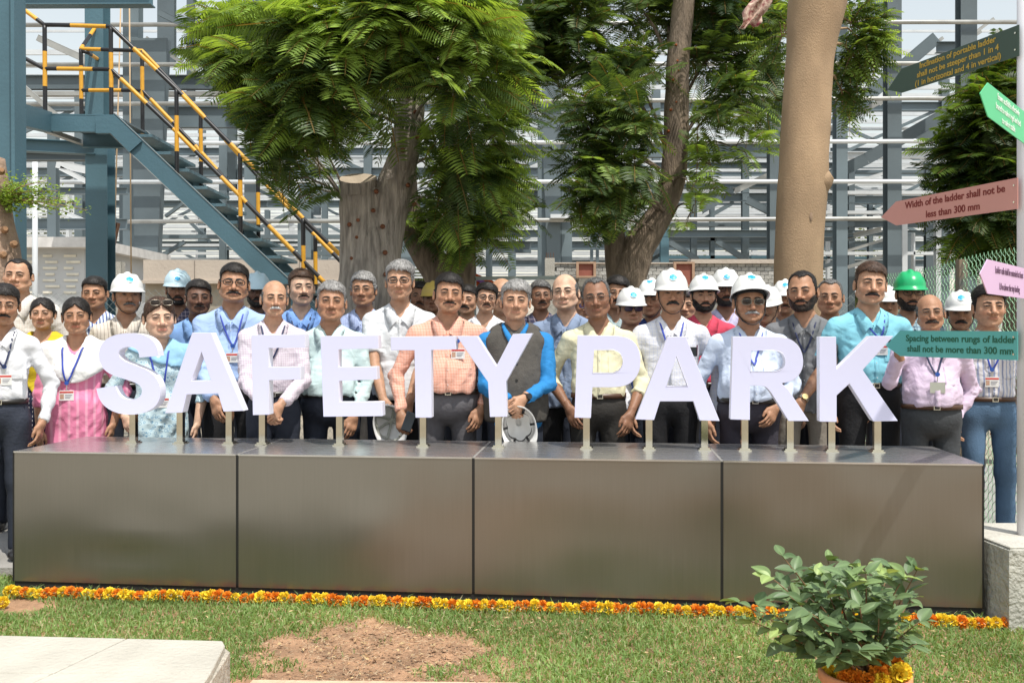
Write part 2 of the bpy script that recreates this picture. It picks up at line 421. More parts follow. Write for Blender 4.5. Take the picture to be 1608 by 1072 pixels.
# hands: wrist at the origin, fingers along -Z, palm faces +X, thumb at -Y
def hand_mesh(pose):
    curls = {'relax':((14,24,18),(18,28,20),(22,30,22),(26,32,22)), 'fist':((62,80,50),(66,84,52),(70,86,52),(72,86,52)),
             'grip':((40,52,34),(42,54,36),(46,56,36),(50,58,36)), 'flat':((6,10,8),(6,10,8),(8,12,8),(10,12,8))}[pose]
    h = .0046; lo = (-.03,-.075,-.20); hi = (.075,.055,.045); p = grid(lo, hi, h)
    F = smin(ell(p, (.002,0,-.050), (.0150,.041,.050)), cap(p, (0,0,.04), (0,0,-.01), .0250, .0235), .03)
    F = smin(F, ell(p, (.000,-.022,-.078), (.0125,.018,.020)), .012)
    F = smin(F, ell(p, (.000,.016,-.078), (.0120,.022,.020)), .012)
    ys = (-.0300,-.0100,.0100,.0285); Ls = (.076,.084,.078,.062); zs = (-.088,-.093,-.090,-.082); rr = (.0088,.0090,.0085,.0074)
    for k in range(4):
        a = np.array((0.0, ys[k], zs[k])); ang = 0; fan = math.radians((-5,-1,3,8)[k]); pr = a-np.array((0,0,-.03))
        seg = (Ls[k]*.45, Ls[k]*.30, Ls[k]*.25)
        pts = [a]
        for j in range(3):
            ang += math.radians(curls[k][j]); d = np.array((math.sin(ang), math.sin(fan)*math.cos(ang), -math.cos(ang)))
            pts.append(pts[-1]+d*seg[j])
        fg = cap(p, pts[0]+np.array((0,0,.02)), pts[0], rr[k]*1.05, rr[k]*1.02)
        for j in range(3): fg = smin(fg, cap(p, pts[j], pts[j+1], rr[k]*(1-.07*j), rr[k]*(.93-.08*j)), .003)
        F = smin(F, fg, .004)
    th = {'relax':[(.004,-.020,-.012),(.014,-.044,-.045),(.020,-.050,-.078),(.024,-.046,-.102)], 'flat':[(.004,-.020,-.012),(.010,-.046,-.045),(.012,-.060,-.076),(.012,-.064,-.1)],
          'fist':[(.004,-.020,-.012),(.018,-.042,-.045),(.032,-.036,-.072),(.040,-.018,-.082)], 'grip':[(.004,-.020,-.012),(.020,-.044,-.042),(.036,-.044,-.070),(.044,-.034,-.092)]}[pose]
    t = cap(p, th[0], th[1], .015, .0125); t = smin(t, cap(p, th[1], th[2], .0118, .0100), .005); t = smin(t, cap(p, th[2], th[3], .0098, .0082), .003)
    F = smin(F, t, .012); F[:, :, -1] = 1
    return nets(F, lo, h)

# ---- materials of people
def skin_mat():
    if 'skin' in _M: return _M['skin']
    m, t, b = nodes('skin'); N = t.nodes; L = t.links
    at = N.new('ShaderNodeVertexColor'); at.layer_name = 'Col'
    tc = N.new('ShaderNodeTexCoord'); nz = N.new('ShaderNodeTexNoise'); nz.inputs['Scale'].default_value = 28; nz.inputs['Detail'].default_value = 6
    L.new(tc.outputs['Object'], nz.inputs[0]); mr = N.new('ShaderNodeMapRange'); L.new(nz.outputs[0], mr.inputs[0])
    mr.inputs[1].default_value = .3; mr.inputs[2].default_value = .7; mr.inputs[3].default_value = .80; mr.inputs[4].default_value = 1.16
    mx = N.new('ShaderNodeMix'); mx.data_type = 'RGBA'; mx.blend_type = 'MULTIPLY'; mx.inputs[0].default_value = 1
    L.new(at.outputs[0], mx.inputs[6]); L.new(mr.outputs[0], mx.inputs[7]); L.new(mx.outputs[2], b.inputs['Base Color'])
    b.inputs['Roughness'].default_value = .50; b.inputs['Specular IOR Level'].default_value = .38
    b.inputs['Subsurface Weight'].default_value = .12; b.inputs['Subsurface Radius'].default_value = (.9,.35,.2); b.inputs['Subsurface Scale'].default_value = .012
    n2 = N.new('ShaderNodeTexNoise'); n2.inputs['Scale'].default_value = 130; L.new(tc.outputs['Object'], n2.inputs[0]); n2.inputs['Detail'].default_value = 4
    bp = N.new('ShaderNodeBump'); bp.inputs['Strength'].default_value = .35; bp.inputs['Distance'].default_value = .004
    L.new(n2.outputs[0], bp.inputs['Height']); L.new(bp.outputs[0], b.inputs['Normal'])
    _M['skin'] = m; return m
def hair_mat(name, c, c2=None):
    if name in _M: return _M[name]
    m = mat(name, c, rough=.5, var=.35, scale=150, stretch=(1,.22,.4), col2=c2, bump=.25, bscale=200, spec=.3); return m
def cloth(name, base, pattern=None, c2=(0,0,0), period=.012, width=.18, rough=.85, hor=None):
    if name in _M: return _M[name]
    m, t, b = nodes(name); N = t.nodes; L = t.links
    tc = N.new('ShaderNodeTexCoord'); sx = N.new('ShaderNodeSeparateXYZ')
    nz = N.new('ShaderNodeTexNoise'); nz.inputs['Scale'].default_value = 7; nz.inputs['Detail'].default_value = 5; L.new(tc.outputs['Object'], nz.inputs[0])
    wp = N.new('ShaderNodeMix'); wp.data_type = 'VECTOR'; wp.inputs[0].default_value = .012       # cloth lies slightly crooked
    L.new(tc.outputs['Object'], wp.inputs[4]); L.new(nz.outputs[1], wp.inputs[5]); L.new(wp.outputs[1], sx.inputs[0])
    def mth(op, a, b_=None):
        n = N.new('ShaderNodeMath'); n.operation = op
        for i, v in enumerate((a, b_)):
            if v is None: continue
            if isinstance(v, (int, float)): n.inputs[i].default_value = v
            else: L.new(v, n.inputs[i])
        return n.outputs[0]
    rgb = N.new('ShaderNodeRGB'); rgb.outputs[0].default_value = (*base, 1); col = rgb.outputs[0]
    def line(out, per, wd): return mth('LESS_THAN', mth('FRACT', mth('DIVIDE', out, per)), wd)
    msk = None
    if pattern == 'stripe': msk = line(mth('ADD', sx.outputs[0], mth('MULTIPLY', sx.outputs[1], .35)), period, width)
    if pattern == 'check':
        msk = mth('MULTIPLY', mth('ADD', line(mth('ADD', sx.outputs[0], mth('MULTIPLY', sx.outputs[1], .35)), period, width), line(sx.outputs[2], hor or period, width)), .62)
    if pattern == 'dots':
        v = N.new('ShaderNodeTexVoronoi'); v.inputs['Scale'].default_value = 1/period; L.new(tc.outputs['Object'], v.inputs[0])
        msk = mth('LESS_THAN', mth('ABSOLUTE', mth('SUBTRACT', v.outputs[0], .34)), width)
    if pattern == 'dash':
        msk = mth('MULTIPLY', line(sx.outputs[0], period, width), line(sx.outputs[2], period*1.4, .45))
    if msk is not None:
        mx = N.new('ShaderNodeMix'); mx.data_type = 'RGBA'; L.new(msk, mx.inputs[0]); L.new(col, mx.inputs[6]); mx.inputs[7].default_value = (*c2, 1); col = mx.outputs[2]
    mr = N.new('ShaderNodeMapRange'); L.new(nz.outputs[0], mr.inputs[0]); mr.inputs[1].default_value = .3; mr.inputs[2].default_value = .7
    mr.inputs[3].default_value = .93; mr.inputs[4].default_value = 1.04
    mu = N.new('ShaderNodeMix'); mu.data_type = 'RGBA'; mu.blend_type = 'MULTIPLY'; mu.inputs[0].default_value = 1
    L.new(col, mu.inputs[6]); L.new(mr.outputs[0], mu.inputs[7]); L.new(mu.outputs[2], b.inputs['Base Color'])
    b.inputs['Roughness'].default_value = rough; b.inputs['Specular IOR Level'].default_value = .25
    n2 = N.new('ShaderNodeTexNoise'); n2.inputs['Scale'].default_value = 9; n2.inputs['Detail'].default_value = 5; n2.inputs['Roughness'].default_value = .45; n2.inputs['Distortion'].default_value = 1.0
    L.new(tc.outputs['Object'], n2.inputs[0]); bp = N.new('ShaderNodeBump'); bp.inputs['Strength'].default_value = .65; bp.inputs['Distance'].default_value = .024
    L.new(n2.outputs[0], bp.inputs['Height']); L.new(bp.outputs[0], b.inputs['Normal'])
    _M[name] = m; return m
def glassy(name, tint, alpha):
    if name in _M: return _M[name]
    m, t, b = nodes(name); b.inputs['Base Color'].default_value = (*tint, 1); b.inputs['Roughness'].default_value = .12
    b.inputs['Alpha'].default_value = alpha; b.inputs['Specular IOR Level'].default_value = .4
    _M[name] = m; return m
SK = {'fair':(.62,.395,.275), 'mid':(.50,.285,.180), 'tan':(.405,.215,.128), 'dark':(.27,.135,.080), 'deep':(.155,.078,.050)}

def frame(d, n):
    """columns map hand axes: palm (+X) -> n, fingers (-Z) -> d"""
    d = Vector(d).normalized(); n = Vector(n); n = (n-d*n.dot(d)).normalized(); z = -d; y = z.cross(n)
    return np.array(((n.x,y.x,z.x),(n.y,y.y,z.y),(n.z,y.z,z.z)), np.float32)

def person(cx, top, chin, Y, label, skin='mid', hair='full', hcol='black', helmet=None, glasses=None, mo=None, beard=None,
           shirt=None, sleeve='long', tuck=True, trousers=None, w=1.0, belly=.0, arms=('hang','hang'), hands=('relax','relax'),
           fw=1.0, jaw=0.0, fat=0.0, nose=1.0, yaw=0.0, pitch=0.0, roll=0.0, hyaw=None, lod=0, female=False, lanyard=None, card=None, belt='belt_dark',
           vest=None, kameez=False, dupatta=None, stub=.35, open_=1.0, buttons=True, grey=0, strap=False, watch=None, pocket=None,
           stickerz=.205, helm_tilt=0.0, group=None, bag=None, age=0, bindi=False, goggles_up=False, collar=True):
    sd = int(cx*7+top); r = np.random.default_rng(sd); w = w*(1.04 if lod == 0 else 1.10); fw = fw*1.035*(1+r.normal()*.012)
    if not helmet: roll = roll+r.normal()*.035
    pitch = pitch+r.normal()*.03; yaw = yaw+r.normal()*.07; smile = r.uniform(-.2, 1.0)
    sc = FPX/Y
    ztop = CZ-(top-HY)/sc; zchin = CZ-(chin-HY)/sc
    X = (cx-804.0)/sc
    hs = (ztop-zchin)/(.268 if helmet else {'bald':.228,'recede':.232,'thick':.246,'curly':.243,'side':.243}.get(hair, .236))
    hs = min(1.16, max(.88, hs)); k = zchin/1.475
    base_yaw = math.atan2(X, Y)*-.5*1.0+yaw
    root = empty('person', (X, Y, 0), base_yaw, label, 'person', group)
    hy = (r.normal()*.07 if hyaw is None else hyaw)+math.atan2(X, Y)*-.35
    c_, s_ = math.cos(hy), math.sin(hy); cp, sp = math.cos(pitch), math.sin(pitch); cr, sr = math.cos(roll), math.sin(roll)
    Rz = np.array(((c_,-s_,0),(s_,c_,0),(0,0,1))); Rx = np.array(((1,0,0),(0,cp,-sp),(0,sp,cp))); Ry = np.array(((cr,0,sr),(0,1,0),(-sr,0,cr)))
    RM = (Rz@Rx@Ry).T.astype(np.float32)
    face = r.normal(size=6)*.5
    def D(V, rigid=False):
        """deform template coordinates into this person's head, then into body coordinates"""
        V = np.array(V, np.float32).copy(); x, y, z = V[:, 0].copy(), V[:, 1].copy(), V[:, 2].copy()
        low = sstep(.10, .02, z)*sstep(-.035, .0, z)
        sx = fw*(1+(jaw+.02*face[0])*low+fat*.5*np.exp(-((z-.045)/.04)**2))
        x = x*np.where(z > -.02, sx, 1+(sx-1)*np.exp(-((z+.02)/.03)**2))
        if fat: y = y-fat*.05*np.exp(-((z-.02)/.03)**2)*(y < .02)
        nm = np.exp(-((V[:,0]/.020)**2+((z-.080)/.022)**2))*sstep(-.075, -.10, y)
        y = y-(nose-1)*.030*nm-.002*face[1]*nm; x = x*(1+(nose-1)*.6*nm+.06*face[4]*nm)
        z = z+.003*face[2]*np.exp(-((z-.045)/.02)**2)+.002*face[3]*np.exp(-((z-.13)/.02)**2)*(y < -.05)
        ax = np.abs(V[:, 0]); front = (V[:, 1] < -.05)
        tt = np.clip((V[:, 2]-.046)/.026, 0, 1); dl = (ax-(.031-.012*tt))/.0032      # smile lines, eye bags, brow furrow
        y = y+(.0009+.0016*age)*np.exp(-dl*dl)*np.exp(-((V[:, 2]-.059)/.012)**4)*front
        y = y-(.0009+.0014*age)*np.exp(-((V[:, 2]-.1015)/.0035)**2)*np.exp(-((ax-.031)/.011)**4)*front
        y = y+.0014*np.exp(-((ax-.005)/.0025)**2)*np.exp(-((V[:, 2]-.131)/.007)**4)*front
        z = z+smile*.0035*np.clip(ax/.026, 0, 1.2)**2*np.exp(-((V[:, 2]-.043)/.010)**2)*(V[:, 1] < -.06)
        if age: # hollow cheeks
            x = x-np.sign(x)*age*.004*np.exp(-(((np.abs(V[:,0])-.045)/.016)**2+((z-.055)/.018)**2))*(y < -.01)
        if female: x = x*(1-.05*low); 
        nk = sstep(-.02, -.06, z); fx = np.where(nk > 0, 1, 1)
        cw_ = sstep(-.055, -.12, V[:, 2]); x = x*(1+(min(w, 1.15)*.955-1)*cw_); y = .03+(y-.03)*(1-.05*cw_)
        kk = (hs+(k-hs)*sstep(-.02, -.12, V[:, 2]))[:, None]
        q = np.stack([x, y, z], 1)*kk; piv = np.array((0,.03,-.02), np.float32)
        wt = sstep(-.09, .0, V[:, 2])[:, None] if not rigid else 1.0
        q = q*(1-wt)+((q-piv)@RM+piv)*wt
        q[:, 2] += 1.475*k
        return q
    fine = lod == 0
    # ---------------- body: head, neck, chest, arms and hands
    HV, HF, HM = T(('head', fine), lambda: head_template(.0044 if fine else .0060))
    sk = np.array(SK[skin] if isinstance(skin, str) else skin, np.float32)
    col = np.tile(sk, (len(HV), 1)); lips, eye, stb, chk, nse = [HM[:, i:i+1] for i in range(5)]
    lipc = sk*np.array((.80,.58,.60), np.float32) if not female else sk*np.array((.98,.50,.50), np.float32)
    col = col*(1-.8*lips)+lipc*.8*lips
    col = col*(1-.22*eye)
    col = col*(1-chk*.10*np.array((-.3,.7,.8), np.float32)); col = col*(1-nse*.08*np.array((-.3,.8,.8), np.float32))
    if not female: col = col*(1-stub*.55*stb*(1-lips))
    parts = [(D(HV), HF, col.astype(np.float32))]
    # arms
    def V3(a): return Vector(a)
    shw = .170*w*k
    tor = []
    armd = []
    for si, s in enumerate((-1, 1)):                       # s=-1: image left
        sh = V3((s*shw, .025*k, 1.338*k)); a = arms[si]
        up, fo = .285*k, .262*k
        if a == 'hang': wr = V3((s*(shw+.075*k), -.035*k, .845*k))
        elif a == 'clasp': wr = V3((s*.085*k, -.215*k-belly*.6, .83*k))
        else:
            px, py, yo = a; Yw = Y+yo; wp = P(px, py, Yw); rel = wp-V3((X, Y, 0)); cb, sb = math.cos(-base_yaw), math.sin(-base_yaw)
            wr = V3((rel.x*cb-rel.y*sb, rel.x*sb+rel.y*cb, rel.z))
        dv = wr-sh; L = dv.length
        if L > (up+fo)*.995: wr = sh+dv*((up+fo)*.995/L); dv = wr-sh; L = dv.length
        cosA = (up*up+L*L-fo*fo)/(2*up*L); A = math.acos(max(-1, min(1, cosA))); dn = dv.normalized()
        bend = V3((s*.75, .65, -.15)) if wr.z < 1.12*k else V3((s*.25, .35, -1)); bend = (bend-dn*bend.dot(dn)).normalized()
        el = sh+dn*(up*math.cos(A))+bend*(up*math.sin(A))
        armd.append((sh, el, wr))
        hp = hands[si]
        if hp is None: continue
        fd = (wr-el).normalized(); hk = .98*k if not female else .88*k
        if a == 'hang': n = V3((-s, .15, 0)); fdir = fd+V3((0, -.05, -.35))
        elif a == 'clasp': n = V3((0, 1, .2)); fdir = V3((-s*.75, -.05, -.65))
        else: n = V3((-s*.5, .8, .1)); fdir = fd+V3((0, 0, -.5))
        if hp == 'up': fdir = V3((-.3,-.2,1)); n = V3((.5,-.6,0)); hp = 'grip'
        HdV, HdF = T(('hand', hp), lambda: hand_mesh(hp))
        v = HdV.copy(); f = HdF
        n_ = n; M = frame(fdir, n_)
        # thumb must point forwards / up: mirror the template where needed
        y_axis = Vector(M[:, 1]); want = V3((0, -1, .3)) if a != 'clasp' else V3((0, -.2, 1))
        if hands[si] == 'up': want = V3((1,0,0))
        if (-y_axis).dot(want) < 0: v[:, 1] *= -1; f = f[:, ::-1]
        v = (v*hk)@M.T+np.array(wr, np.float32)
        parts.append((v.astype(np.float32), f, sk*.96))
        m = MB(); mid = el.lerp(wr, .35)
        if sleeve == 'long': m.tube([el.lerp(wr, .74), el.lerp(wr, .88), wr+(Vector(fdir).normalized()*.01)], [.022*k, .026*k, .025*k], 14)
        elif sleeve == 'rolled': m.tube([el.lerp(wr, .18), mid, el.lerp(wr, .8), wr+(Vector(fdir).normalized()*.01)], [.028*k, .039*k, .028*k, .025*k], 14)
        else: m.tube([el+(sh-el)*.35, el, mid, el.lerp(wr, .8), wr+(Vector(fdir).normalized()*.01)], [.040*k*w**.5, .037*k, .040*k, .028*k, .025*k], 14)
        q = np.array([f_ for f_ in m.f if len(f_) == 4]); parts.append((np.array(m.v, np.float32), q, sk*.98))
    # feet/ankles live inside trousers and shoes; a simple hidden trunk ties the figure together
    m = MB(); m.tube([(0,.02*k,.95*k), (0,.03*k,1.1*k), (0,.04*k,1.3*k)], [.09*k, .10*k, .11*k], 12); q = np.array([f_ for f_ in m.f if len(f_) == 4])
    parts.append((np.array(m.v, np.float32), q, sk))
    bv, bf, bc = merge(parts)
    link('body', npmesh('body', bv, bf, [skin_mat()], col=bc), None, root)
    # ---------------- eyes, brows, facial hair, hair
    ev, ef, em = T('eye', eye_template)
    for sg in (-1, 1):
        kf = (ev[ef[:, 0], 0]*sg > 0); used = np.unique(ef[kf]); rm = np.zeros(len(ev), int); rm[used] = np.arange(len(used))
        link('eye', npmesh('eye', D(ev[used]), rm[ef[kf]], [mat('eye_white_shaded', (.14,.115,.10), .4, var=.02), mat('iris', (.02,.011,.007), .12, var=.1), mat('lash', (.012,.009,.008), .7)], em[kf]), None, root)  # eye whites darkened: shade of the sockets put into the colour
    HC = {'black':((.014,.012,.011), (.028,.023,.021)), 'dark':((.022,.015,.012), (.05,.035,.028)), 'salt':((.04,.038,.036), (.20,.195,.19)), 'grey':((.17,.165,.16), (.42,.41,.40)), 'white':((.5,.49,.48), (.8,.8,.78)), 'brown':((.045,.024,.014), (.10,.055,.035))}
    hm = hair_mat('hair_'+hcol, *HC[hcol]); dk = hair_mat('hair_'+('dark' if hcol in ('grey','salt','white') else 'black'), *HC['dark' if hcol in ('grey','salt','white') else 'black'])
    bw = .0028 if female else .0045
    V, F = T(('brow', bw), lambda: brow_template(bw)); link('eyebrows', npmesh('eyebrows', D(V), F, [dk]), None, root)
    if not (helmet and lod) or True:
        hk = hair if not (helmet and hair not in ('bald',)) else 'recede'
        hh = .0052 if fine else .007
        V, F = T(('hair', hk, fine), lambda: hair_mesh(hk, hh))
        if not (helmet and False):
            link('hair', npmesh('hair', D(V), F, [hm]), None, root)
    if mo:
        kind, mc = (mo, None) if isinstance(mo, str) else mo
        V, F = T(kind, lambda: face_patch(kind)); link('moustache', npmesh('moustache', D(V), F, [hair_mat('hair_'+mc, *HC[mc]) if mc else dk]), None, root)
    if beard:
        kind, mc = (beard, None) if isinstance(beard, str) else beard
        V, F = T(kind, lambda: face_patch(kind, .004)); link('beard', npmesh('beard', D(V), F, [hair_mat('hair_'+mc, *HC[mc]) if mc else dk]), None, root)
    if bindi:
        m = MB(); m.tube([(0,-.0955,.1385),(0,-.0945,.1385)], .003, 8); link('bindi', npmesh('bindi', D(np.array(m.v)), np.array([f for f in m.f if len(f)==4]), [mat('bindi', (.35,.02,.02), .5)]), None, root)
    if glasses or goggles_up:
        kind = glasses or 'tint'
        full = kind in ('full','sun','tint'); big = kind in ('sun',)
        GV, GF, LV, LF = T(('gl', full, big), lambda: glasses_template(full, .027 if big else .0245, .019 if big else .0160, .0024 if full else .0013))
        if goggles_up:
            GV = GV+np.array((0,.012,.085), np.float32); LV = LV+np.array((0,.012,.085), np.float32)
        g = link('glasses', npmesh('glasses', D(GV), GF, [mat('frame_black', (.015,.015,.017), .3) if full and kind != 'tint' else mat('frame_metal', (.25,.22,.18), .3, .9)]), None, root)
        lm = {'sun':glassy('lens_sun', (.05,.03,.09), .93), 'tint':glassy('lens_tint', (.012,.010,.010), .86)}.get(kind, glassy('lens_clear', (.05,.055,.06), .045))
        link('lens', npmesh('lens', D(LV), LF, [lm], smooth=False), None, g)
    # ---------------- helmet
    if helmet:
        V, F = T('helmet', helmet_template)
        ht = helm_tilt; ch, sh_ = math.cos(ht), math.sin(ht)
        def HT(V):
            V = np.array(V, np.float32).copy(); c0 = np.array((0, .0, .15)); q = V-c0; y = q[:,1]*ch-q[:,2]*sh_; z = q[:,1]*sh_+q[:,2]*ch
            q[:,1] = y; q[:,2] = z; return q+c0
        D2 = lambda V: D(HT(V), True)
        hm_ = {'white':mat('helmet_white', (.80,.80,.78), .28, var=.03, spec=.5), 'blue':mat('helmet_pale_blue', (.52,.68,.76), .30, var=.03), 'green':mat('helmet_green', (.012,.40,.14), .28, var=.05), 'yellow':mat('helmet_yellow', (.50,.36,.08), .5)}[helmet]
        hb = link('helmet', npmesh('helmet', D2(V), F, [hm_]), None, root)
        m = MB(); n = 36
        vs = []
        for z in (.128, .150):
            for i in range(n):
                a = 2*math.pi*i/n; vs.append((.083*math.sin(a), .008-.101*math.cos(a), z))
        fs = np.array([(i, (i+1)%n, n+(i+1)%n, n+i) for i in range(n)])
        link('headband', npmesh('headband', D2(vs), fs, [mat('strap_black', (.012,.012,.013), .6)]), None, hb)
        if helmet in ('white','blue') and lod < 2:
            big = .0235 if lod == 0 else .0215; zc = stickerz
            ring = []; nn = 24
            for rad, off in ((big*1.05, -.0004), (big*.90, -.0006), (big*.5, -.0008), (0.001, -.001)):
                for i in range(nn):
                    a = 2*math.pi*i/nn; rr_ = rad; x = rr_*math.sin(a); z = zc+rr_*math.cos(a)*.86
                    ring.append((x, helm_front(x, z)+off, z))
            fs = []; mi = []
            for q in range(3):
                for i in range(nn):
                    fs.append((q*nn+i, q*nn+(i+1)%nn, (q+1)*nn+(i+1)%nn, (q+1)*nn+i)); mi.append(0 if q == 0 else (1 if (q == 2 or i % 12 not in (2,3,9)) else 2))
            link('emblem', npmesh('emblem', D2(ring), np.array(fs), [mat('emblem_white', (.75,.8,.82), .4), mat('emblem_cyan', (.02,.36,.66), .4, var=.05), mat('emblem_pale', (.2,.55,.75), .4)], mi, smooth=False), None, hb)
    if strap:
        pts = [(-.083,-.02,.150), (-.078,-.030,.10), (-.068,-.040,.05), (-.045,-.062,.008), (-.02,-.078,-.008), (0,-.081,-.012)]
        pts = pts+[(-a, b, c) for a, b, c in pts[-2::-1]]
        if strap == 'wide': V, F = ribbon(pts, .009, .003, (0,1,0)); 
        else: V, F = ribbon(pts, .0038, .0025, (0,1,0))
        link('chin_strap', npmesh('chin_strap', D(V), F, [mat('strap_black', (.012,.012,.013), .6)]), None, root)
    # ---------------- clothes
    h = (.0115, .015, .019)[min(lod, 2)]
    zlow = (.985 if tuck else .835)*k
    if vest: zlow = .80*k
    if kameez: zlow = .52*k
    lo = (-.46*k*w, -.42*k, zlow-.03); hi = (.46*k*w, .26*k, 1.48*k)
    if any(not isinstance(a, str) for a in arms):
        lo = (-.62, lo[1]-.08, lo[2]); hi = (.62, hi[1], hi[2])
    lo = (lo[0], lo[1], min([lo[2]]+[a_[2].z-.05 for a_ in armd])); p = grid(lo, hi, h); pk = p/k
    q = pk.copy(); q[..., 0] = np.abs(q[..., 0])
    t_ = ell(q, (0,.032,1.245), (.170*w,.113,.212))
    t_ = smin(t_, cap(q, (.03,.044,1.400), (.152*w,.030,1.345), .050, .052), .04)
    t_ = smin(t_, ell(q, (0,.020-belly*.7,1.05), ((.152+belly*.3)*w,.108+belly,.20)), .06)
    if female: t_ = smin(t_, ell(q, (.070,-.045,1.215), (.062,.058,.062)), .05)
    if not tuck or kameez or vest: t_ = smin(t_, ell(q, (0,.020-belly*.4,.90), ((.165+belly*.3)*w,.125+belly*.8,.20)), .06)
    if kameez: t_ = smin(t_, cap(q, (.05,.02,.95), (.07,.02,.50), .125, .155), .08)
    torso = t_*k
    Fs = np.maximum(torso, zlow+.006*wob(p, sd+5, 14, 2)-p[..., 2])
    for (sh, el, wr), hp in zip(armd, hands):
        sh_in = sh*1.0
        if sleeve == 'long':
            a1 = cap(p, sh_in, el, .054*k*w**.5, .047*k); a2 = cap(p, el, el.lerp(wr, .93), .046*k, .035*k)
            # puffed just above the cuff
            a3 = ell(p, tuple(el.lerp(wr, .80)), (.046*k, .046*k, .040*k)); arm = smin(smin(a1, a2, .02), a3, .02)
            cufd = (p-np.array(el.lerp(wr, .955), np.float32))@np.array((wr-el).normalized(), np.float32)
            arm = np.maximum(arm, cufd)
        elif sleeve == 'rolled':
            a1 = cap(p, sh_in, el, .054*k*w**.5, .048*k); a2 = cap(p, el, el.lerp(wr, .42), .048*k, .046*k); arm = smin(a1, a2, .02)
            cufd = (p-np.array(el.lerp(wr, .40), np.float32))@np.array((wr-el).normalized(), np.float32); arm = np.maximum(arm, cufd)
        else:
            arm = cap(p, sh_in, el, .054*k*w**.5, .062*k)
            cufd = (p-np.array(sh.lerp(el, .80 if not kameez else .95), np.float32))@np.array((el-sh).normalized(), np.float32); arm = np.maximum(arm, cufd)
        if vest: arms_only = arm if si == -9 else arm
        Fs = smin(Fs, arm, .03)
    # folds
    f1 = wob(p*np.array((1.0,1.0,.55), np.float32), sd, 24, 4); f2 = wob(p*np.array((.5,1.0,1.6), np.float32), sd+1, 42, 3); f3 = wob(p*np.array((1.2,1,.25), np.float32), sd+3, 60, 2)
    wr_amt = .0050+.005*sstep(1.18*k, 1.02*k, p[..., 2])
    fold = f1*wr_amt+np.abs(f2)*.0055+f3*.0022
    for (sh, el, wr) in armd:
        ar = (wr-el).normalized(); s_ = (p-np.array(el, np.float32))@np.array(ar, np.float32); rr_ = np.linalg.norm(p-np.array(el, np.float32), axis=-1)
        fold = fold+.0055*np.sin(s_*95+f2*2.2+sd)*np.exp(-(rr_/.11)**2)
    fold = fold*(.15+.85*sstep(1.42*k, 1.28*k, p[..., 2])); Fs = Fs+fold
    # neck opening
    hole = smin(cap(q, (0,.03,1.462), (0,.03,1.60), .068, .09), cap(q, (0,-.02,1.472), (0,-.082,1.335+.03*(1-open_)), .052, .014), .02)*k
    if female: hole = smin(hole, cap(q, (0,-.03,1.44), (0,-.14,1.32), .060, .02)*k, .02)
    Fs = smax(Fs, -hole, .006)
    V, F = nets(Fs, lo, h)
    shm = shirt if shirt is not None else cloth('shirt_white', (.72,.73,.76))
    gname = 'kameez' if kameez else ('kurta' if vest else 'shirt')
    so = link(gname, npmesh(gname, V, F, [shm]), None, root)
    def fy(x, z, FF=None):
        FF = Fs if FF is None else FF
        i = int(round((x-lo[0])/h)); j = int(round((z-lo[2])/h)); i = max(0, min(FF.shape[0]-1, i)); j = max(0, min(FF.shape[2]-1, j))
        c = FF[i, :, j]; n = np.argmax(c < 0)
        if c[n] >= 0 or n == 0: return None
        return lo[1]+(n-1+c[n-1]/(c[n-1]-c[n]))*h
    cur = Fs
    if vest:
        vz = .83*k
        vF = torso-.019+fold*.6; arml = smin(cap(q, (.185*w,.02,1.40), (.20*w,.02,1.20), .058, .055)*k, vF*0+9, .01)
        vF = smax(vF, -arml, .01)
        op = smin(cap(q, (0,-.035,1.50), (0,-.105,1.35), .052, .012), cap(q, (0,.03,1.462), (0,.03,1.60), .076, .09), .02)*k
        vF = smax(vF, -op, .004); vF = np.maximum(vF, vz-p[..., 2]-.25*np.abs(p[..., 0])*0)
        V, F = nets(vF, lo, h); vo = link('vest', npmesh('vest', V, F, [vest]), None, root)
        cur = np.minimum(Fs, vF)
        m = MB()
        for z in (1.30, 1.20, 1.10, 1.0, .92):
            y = fy(0, z*k, cur)
            if y is not None: m.tube([(0.012, y-.004, z*k), (.012, y+.002, z*k)], .008, 10)
        m.build('buttons', mat('button_dark', (.02,.02,.02), .3), vo)
    if dupatta:
        dm, style = dupatta
        dF = torso-.018+.006*np.abs(wob(p*np.array((1,1,2.2), np.float32), sd+8, 34, 3))-.002
        xx = pk[..., 0]; zz = pk[..., 2]
        if style == 'bib': reg = zz-(1.135+2.4*np.abs(xx)**1.9); reg = np.where(p[..., 1] > .05, zz-1.18, reg)
        elif style == 'full': reg = zz-(1.0+.9*np.abs(xx)-.25*xx)
        else: reg = zz-(1.285+.15*np.abs(xx)-.35*xx)
        armx = smin(cap(q, (.185*w,.02,1.36), (.21*w,.02,1.25), .066, .070)*k, dF*0+9, .01)
        dF = smin(dF, armx, .03); dF = smax(dF, -reg*k, .01); dF = smax(dF, -hole*.9, .006); dF = np.maximum(dF, -(torso+.01))
        V, F = nets(dF, lo, h); link('dupatta', npmesh('dupatta', V, F, [dm]), None, root); cur = np.minimum(cur, dF)
